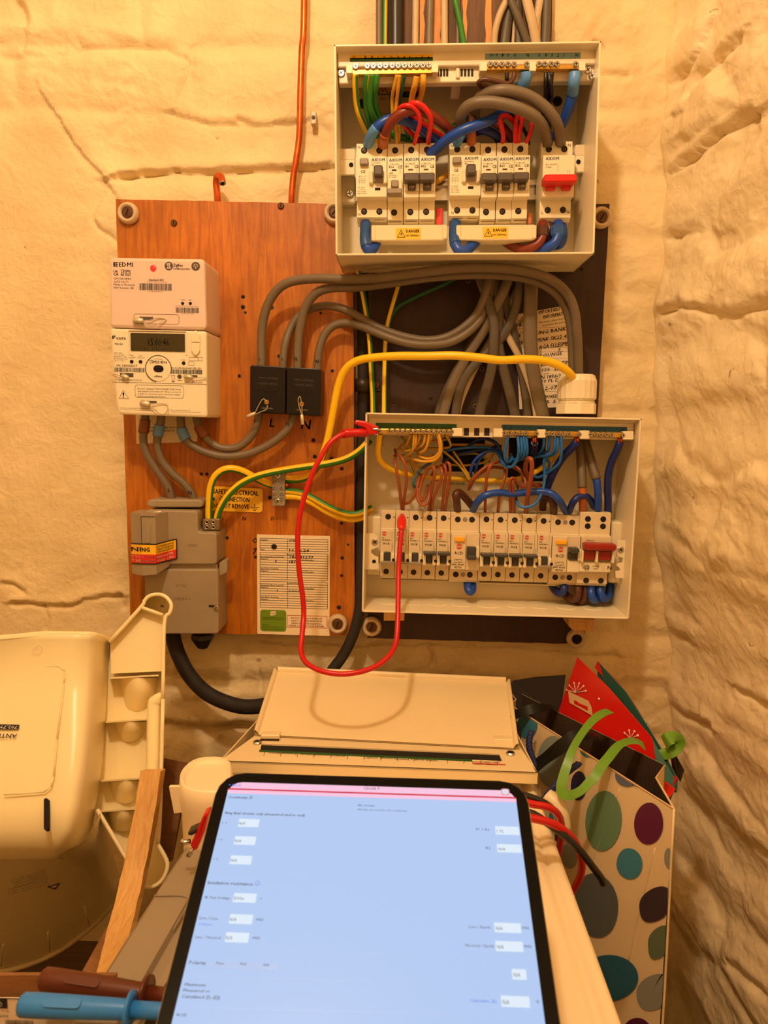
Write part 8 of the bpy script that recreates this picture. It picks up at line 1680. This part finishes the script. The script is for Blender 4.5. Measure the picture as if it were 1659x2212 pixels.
e0, e1 = zh(1052, 212), zh(1215, 272); q = [P(*e0, DBF(e0[1])), P(*e1, DBF(e1[1])), P(*e1, DA(e1[1])), P(*e0, DA(e0[1]))]
mb = MB(); mb.tube(q[:2], .0022, M_HC, 6); mb.prism(q, (0, 0, -.003), M_HC); mb.build('end_wall', th_)
mb = MB(); mb.prism([P(x, y, DBF(y)-.012) for x, y in ((304, 1313), (354, 1330), (349, 1450), (240, 1455), (238, 1390))], (0, .003, 0), M_HC); mb.build('arm_face', th_)
e0 = zh(1210, 207); mb = MB(); mb.lathe([(.0021, 0), (.0021, .0008)], P(*e0, DA(e0[1])), W0.Y, M_CUT, 12); mb.build('leg_hole', th_)
mb = MB(); mb.tube(spline([P(x_, y_, DBF(y_)+d_) for x_, y_, d_ in ((347, 1500, 0), (338, 1514, -.004), (333, 1530, -.005), (331, 1640, -.005), (327, 1760, -.005))], 5), [.003, .004, .005, .006, .0065, .007]+[.0075]*15, M_HC, 14); mb.build('arm_roll', th_)
for y, x0, x1, h in ((1460, 238, 343, 66), (1555, 228, 320, 40), (1682, 218, 312, 45), (1748, 212, 305, 40)):
    d0, d1 = DA(y), DBF(y)-.004; mb = MB(); q = [P(x0, y+3, d0), P(x1, y-3, d0), P(x1, y-3, d1), P(x0, y+3, d1)]; mb.prism(q, (0, 0, -.002), M_HC); sh = mb.build('arm_shelf', th_)
    xa, xb = x0+16, x1-2; mb = MB(); n = 9; G3 = []
    for t in np.linspace(0, 1, 5):
        w0, w1 = xa+(xb-xa)*.2*t, xb-(xb-xa)*.22*t*t; yy = y+4+h*t; G3.append([P(w0+(w1-w0)*(k/(n-1)), yy+h*t*.10*math.sin(math.pi*k/(n-1)), DA(yy)+.001+.029*(1-.85*t*t)*math.sin(math.pi*k/(n-1))**.7) for k in range(n)])
    mb.grid(G3[::-1], M_HC, True); mb.build('shelf_funnel', sh)
# ================================================================== gift bags between the tub and the stone wall
M_BAG = mat('cream_paper_bag', (240, 214, 168), .38, var=.03, vscale=12, bump=.05, bscale=40)
M_LINING = mat('dark_brown_corduroy_lining', (62, 46, 34), .8, var=.2, vscale=60)
M_CUTEDGE = mat('pale_paper_edge', (226, 190, 140), .7)
M_RBAG = mat('glossy_red_paper', (222, 30, 22), .25, coat=.4)
M_TEALP = mat('teal_paper', (58, 108, 96), .45)
M_RIB = mat('green_satin_ribbon', (108, 156, 44), .38)
M_BRIB = mat('black_satin_ribbon', (14, 17, 14), .5, spec=.3)
M_CORD = mat('navy_twisted_cord', (28, 40, 96), .6)
zB = CZ-.36
Af, Bf = Pz(1100, 1521, zB), Pz(1456, 1747, zB); Ab, Bb = Pz(1096, 1484, zB), Pz(1436, 1653, zB)
eX = (Bf-Af); WB = np.linalg.norm(eX); eX /= WB; nB = np.cross(eX, (0, 0, 1)); nB /= np.linalg.norm(nB)
nB = nB if np.dot(nB, EYE-Af) > 0 else -nB
HB = zB-.71; fB = Frame3(Af, eX, (0, 0, 1), nB)
tg_ = thing('gift_bag', 'tall cream paper gift bag with coloured oval spots, against the stone wall', 'gift bag', (Af+Bb)/2-np.array((0, 0, HB)))
def bulge(a, b): u, v = a/WB, -b/HB; return .006*math.sin(math.pi*u)*min(1, v*3)+.0015*math.sin(9*u+4*v)*min(1, v*5)
NB = 25; mb = MB(); G = [[fB.w(WB*i/NB, -HB*j/NB, bulge(WB*i/NB, -HB*j/NB)) for i in range(NB+1)] for j in range(NB+1)]
mb.grid(G[::-1], M_BAG, True); mb.grid([[p-nB*.0008 for p in r] for r in G], M_LINING, True); mb.build('front_panel', tg_)
Gb = [[(Ab+(Bb-Ab)*i/6)+np.array((0, 0, -HB*j/4)) for i in range(7)] for j in range(5)]
mb = MB(); mb.grid(Gb[::-1], M_LINING, True); mb.grid([[p-nB*.0008 for p in r] for r in Gb], M_BAG, True)
for i in range(70):                                                   # raised cords of the lining
    t = (i+.5)/70; p = Ab+(Bb-Ab)*t+nB*.0004; mb.quad(p+eX*-.0006, p+eX*.0006, p+eX*.0006+np.array((0, 0, -.12)), p+eX*-.0006+np.array((0, 0, -.12)), mat('lining_cord', (84, 58, 42), .8))
mb.build('back_panel', tg_)
for a, b, nm in ((Bf, Bb, 'gusset'), (Af, Ab, 'gusset')):            # side folds pushed inwards
    mid = (a+b)/2-eX*(.018 if a is Bf else -.018); dn = np.array((0, 0, -HB)); mb = MB(); q = [[a, mid, b], [a+dn, mid+dn, b+dn]]; mb.grid(q, M_BAG, False); mb.grid([[p-eX*.0008 for p in r] for r in q][::-1], M_LINING, False)
    mb.tube([a, mid, b], .0011, M_CUTEDGE, 5); mb.build(nm, tg_)
mb = MB(); mb.tube([G[0][i] for i in range(NB+1)], .0009, M_CUTEDGE, 5); mb.build('rim_edge', tg_)
mb = MB(); mb.tube([G[j][NB] for j in range(0, NB+1, 3)], .0012, M_BAG, 5)
mb.build('front_crease', tg_)
z7 = lambda x, y: (1080+x/2.724, 1400+y/2.724)
def onB(x, y): q = Pplane(*z7(x, y), Af+nB*.004, nB)-Af; return float(np.dot(q, eX)), float(q[2])
cols = dict(tl=(66, 138, 166), gg=(146, 160, 156), nv=(38, 38, 82), sl=(100, 112, 142), gr=(112, 150, 118), pu=(98, 28, 74), gy=(120, 120, 98), dg=(94, 102, 104), pl=(58, 46, 56), dk=(40, 100, 128), ol=(100, 116, 92), lg=(148, 150, 142))
for cx, cy, rx, ry, cn, tip in ((150, 455, 58, 78, 'tl', 0), (300, 670, 86, 152, 'gg', 0), (505, 590, 50, 56, 'tl', 0), (455, 812, 46, 86, 'nv', 0), (738, 745, 74, 74, 'sl', 0), (607, 1017, 105, 176, 'gr', 0), (865, 1035, 82, 123, 'pu', 0),
                          (338, 1000, 50, 90, 'tl', 0), (418, 1218, 50, 76, 'lg', 0), (763, 1268, 71, 91, 'tl', .1), (985, 1245, 32, 64, 'lg', .2), (578, 1510, 126, 190, 'dg', .12), (905, 1512, 88, 106, 'pl', -.35), (922, 1738, 62, 100, 'ol', -.4),
                          (645, 1940, 160, 138, 'dk', 0), (892, 2032, 98, 108, 'lg', -.25), (795, 2270, 80, 90, 'pu', 0), (700, 2450, 110, 120, 'gr', 0), (880, 2560, 80, 110, 'tl', 0)):
    pts = []
    for k in range(30):
        t = 2*math.pi*k/30; x = cx+rx*math.cos(t)+tip*rx*-math.sin(t)*abs(math.sin(t)); y = cy-ry*math.sin(t); a, b = onB(x, y); a = min(max(a, .0005), WB-.0015); b = min(b, -.0012); pts.append((a, b))
    ca, cb = np.mean(pts, axis=0); vs = [fB.w(ca, cb, bulge(ca, cb)+.0010)]
    for s in (.5, 1): vs += [fB.w(ca+(a-ca)*s, cb+(b-cb)*s, bulge(ca+(a-ca)*s, cb+(b-cb)*s)+.0010) for a, b in pts]
    fs = [(0, 1+k, 1+(k+1) % 30) for k in range(30)]+[(1+k, 31+k, 31+(k+1) % 30, 1+(k+1) % 30) for k in range(30)]
    mb = MB(); mb.add(vs, fs, mat('spot_'+cn, cols[cn], .4), True); mb.build('printed_spot', tg_)
mb = MB()
for l in ([(690, 830), (640, 1000), (560, 1230), (460, 1480)], [(900, 1180), (850, 1400), (790, 1660), (750, 1860)]):
    p = [fB.w(*onB(x, y), bulge(*onB(x, y))+.0003) for x, y in l]; mb.tube(spline(p, 4), .0007, M_BAG, 5)
mb.build('panel_crease', tg_)
def ribbon(name, parent, l, w_, M, z=z7, twist=0.0):
    p = spline([P(*z(x, y), d) for x, y, d in l], 6); t = np.gradient(p, axis=0); L = []; R = []
    for i in range(len(p)):
        v = np.cross(t[i]/np.linalg.norm(t[i]), np.array((-.35, -.6, .7))); v /= np.linalg.norm(v)+1e-9; a = twist*math.sin(3*math.pi*i/len(p)); v = v*math.cos(a)+np.array((.2, -.7, .6))*math.sin(a)
        L.append(p[i]-v*w_/2); R.append(p[i]+v*w_/2)
    n_ = np.array((-.0003, -.0006, .0004)); mb = MB(); mb.grid([L, R], M, True); mb.grid([[q-n_ for q in R], [q-n_ for q in L]], M, True); return mb.build(name, parent)
ribbon('black_ribbon_handle', tg_, [(215, 690, .17), (290, 630, .19), (370, 570, .2), (440, 520, .2), (520, 500, .19), (585, 512, .17)], .017, M_BRIB, twist=.4)
ribbon('black_ribbon_handle', tg_, [(70, 400, .115), (130, 375, .12), (200, 355, .12), (270, 345, .11), (325, 350, .095)], .013, M_BRIB, twist=.3)
for l in ([(186, 492, .145), (172, 550, .15), (178, 610, .155), (200, 665, .16), (218, 710, .165)], [(462, 682, .235), (420, 712, .24), (370, 755, .245), (318, 820, .25), (262, 888, .25), (225, 960, .25)]):
    p = spline([P(*z7(x, y), d) for x, y, d in l], 6); mb = MB(); mb.tube(p, .0036, M_CORD, 8, flat=1.0)
    for ph in (0, 2.1, 4.2):
        q = [p[i]+.0022*np.array((math.cos(ph+i*.9), -.5*math.sin(ph+i*.9), math.sin(ph+i*.9))) for i in range(len(p))]; mb.tube(q, .0021, M_CORD, 6)
    o = mb.build('cord_handle', tg_); o['kind'] = 'stuff'
# red bag standing inside
tr_b = thing('red_gift_bag', 'glossy red gift bag with white snowflakes and a green lining, standing in the spotted bag', 'gift bag', P(1330, 1700, .14))
def sheet(name, l, M, M2, parent, th=.0008, pl=None):
    q = [P(x, y, d) for x, y, d in l]; mb = MB()
    if pl: n0 = np.cross(q[pl[1]]-q[pl[0]], q[pl[2]]-q[pl[0]]); o0 = q[pl[0]]; q = [Pplane(x, y, o0, n0) for x, y, d in l]
    n = np.cross(q[1]-q[0], q[2]-q[0]); n /= np.linalg.norm(n); n = n if np.dot(n, EYE-q[0]) > 0 else -n
    c = len(q); mb.add([p for p in q]+[p-n*th for p in q], [tuple(range(c)), tuple(range(c, 2*c))[::-1]]+[(i, (i+1) % c, c+(i+1) % c, c+i) for i in range(c)], [M, M2]+[M]*c)
    return mb.build(name, parent), n
sheet('back_panel', [(1291, 1429, .045), (1352, 1495, .095), (1403, 1576, .15), (1437, 1632, .19), (1463, 1682, .225), (1461, 1712, .235), (1380, 1700, .165), (1290, 1560, .075)], M_TEALP, M_RBAG, tr_b, pl=(0, 4, 6))
mb = MB(); e_ = spline([P(x, y, d+.001) for x, y, d in ((1291, 1429, .045), (1352, 1495, .095), (1403, 1576, .15), (1437, 1632, .19), (1463, 1682, .225))], 5); mb.grid([[p for p in e_], [p+np.array((-.004, -.001, -.008)) for p in e_]], M_RBAG, True); mb.grid([[p+np.array((.0006, .0006, 0)) for p in e_], [p+np.array((-.0034, -.0004, -.008)) for p in e_]][::-1], M_RBAG, True); mb.build('folded_edge', tr_b)
sheet('gusset', [(1247, 1420, .06), (1311, 1486, .075), (1291, 1429, .045), (1330, 1520, .08), (1300, 1540, .08)], M_TEALP, M_TEALP, tr_b)
sheet('gusset', [(1407, 1593, .185), (1462, 1690, .226), (1440, 1750, .235), (1416, 1640, .2)], M_TEALP, M_RBAG, tr_b)
fp, nR = sheet('front_panel', [(1247, 1420, .06), (1315, 1486, .115), (1370, 1550, .155), (1407, 1593, .187), (1417, 1634, .2), (1420, 1720, .22), (1330, 1720, .16), (1205, 1540, .06)], M_RBAG, M_TEALP, tr_b, pl=(0, 3, 6))
sheet('side_panel', [(1432, 1683, .214), (1459, 1704, .236), (1430, 1742, .25), (1424, 1737, .25)], M_RBAG, M_RBAG, tr_b)
o_ = P(1247, 1420, .06); onR = lambda x, y: Pplane(*z7(x, y), o_+nR*.0012, nR)
M_SNOW = mat('white_snowflake_print', (246, 226, 206), .5)
def snow(cx, cy, r, a0, a1, n):
    mb = MB(); c = onR(cx, cy)
    for k in range(n):
        t = math.radians(a0+(a1-a0)*k/(n-1)); e = onR(cx+r*math.cos(t), cy-r*math.sin(t)); mb.tube([c, e], .0005, M_SNOW, 4); mb.lathe([(.0016, 0), (.0016, .0003)], e, nR, M_SNOW, 9)
    o = mb.build('snowflake_print', fp); o['kind'] = 'stuff'
snow(448, 262, 58, 10, 165, 6); snow(768, 530, 46, 20, 140, 4)
mb = MB(); mb.lathe([(.0018, 0), (.0018, .0003)], onR(582, 300), nR, M_SNOW, 10); mb.build('white_dot', fp)
mb = MB(); q = [onR(x, y) for x, y in ((402, 250), (420, 262), (520, 310), (540, 350), (545, 398), (412, 322))]; mb.prism(q, nR*.0006, M_CUTEDGE); ht = mb.build('hanging_tab', fp)
mb = MB(); q = [onR(x, y)+nR*.0009 for x, y in ((438, 305), (455, 312), (470, 325), (520, 345), (520, 370), (490, 352), (440, 328))]; mb.add(q, [tuple(range(7))], M_RBAG); mb.build('tab_hole', ht)
tgr = [(648, 368, .185), (600, 385, .2), (540, 430, .215), (480, 505, .23), (430, 590, .245), (400, 670, .255), (375, 750, .262), (362, 815, .268), (372, 856, .272), (410, 866, .276), (470, 842, .276), (520, 795, .27), (560, 755, .265), (600, 690, .26), (640, 640, .255), (690, 580, .245), (740, 552, .235), (800, 548, .225), (850, 578, .215)]
ribbon('green_ribbon_handle', tr_b, tgr, .0105, M_RIB, twist=.5)
ribbon('green_ribbon_handle', tr_b, [(965, 560, .2), (985, 535, .205), (1020, 528, .205), (1042, 545, .205), (1035, 575, .205), (1005, 605, .205), (975, 615, .2), (962, 590, .195)], .016, M_RIB, twist=.2)
# black bag behind both
tbb = thing('black_gift_bag', 'black paper gift bag mostly hidden behind the spotted one', 'gift bag', P(1200, 1620, .03))
sheet('front_panel', [(1085, 1488, .035), (1110, 1470, .035), (1155, 1463, .035), (1222, 1458, .04), (1216, 1505, .042), (1205, 1560, .05), (1085, 1560, .05)], mat('black_paper', (34, 27, 24), .6), M_LINING, tbb)
sheet('side_panel', [(1449, 1626, .20), (1462, 1634, .20), (1478, 1664, .20), (1470, 1690, .20), (1452, 1660, .19)], MATS['black_paper'], M_LINING, tbb)
sheet('disc_side', [(1102, 1546, .128), (1118, 1560, .13), (1127, 1585, .132), (1124, 1612, .132), (1106, 1606, .125)], MATS['black_paper'], M_LINING, tbb)

# lettering too small to pick apart stays one piece
for n_ in ('handwritten_lettering', 'moulded_lettering', 'choice_lettering'):
    for o_ in bpy.data.objects:
        if o_.name.split('.')[0] == n_: o_['kind'] = 'stuff'
for o_ in bpy.data.objects:
    if o_.name.split('.')[0] == 'printed_lettering' and o_.parent and o_.parent.name.split('.')[0] in ('note_card', 'circuit_breaker', 'main_switch', 'residual_current_device', 'danger_label'): o_['kind'] = 'stuff'
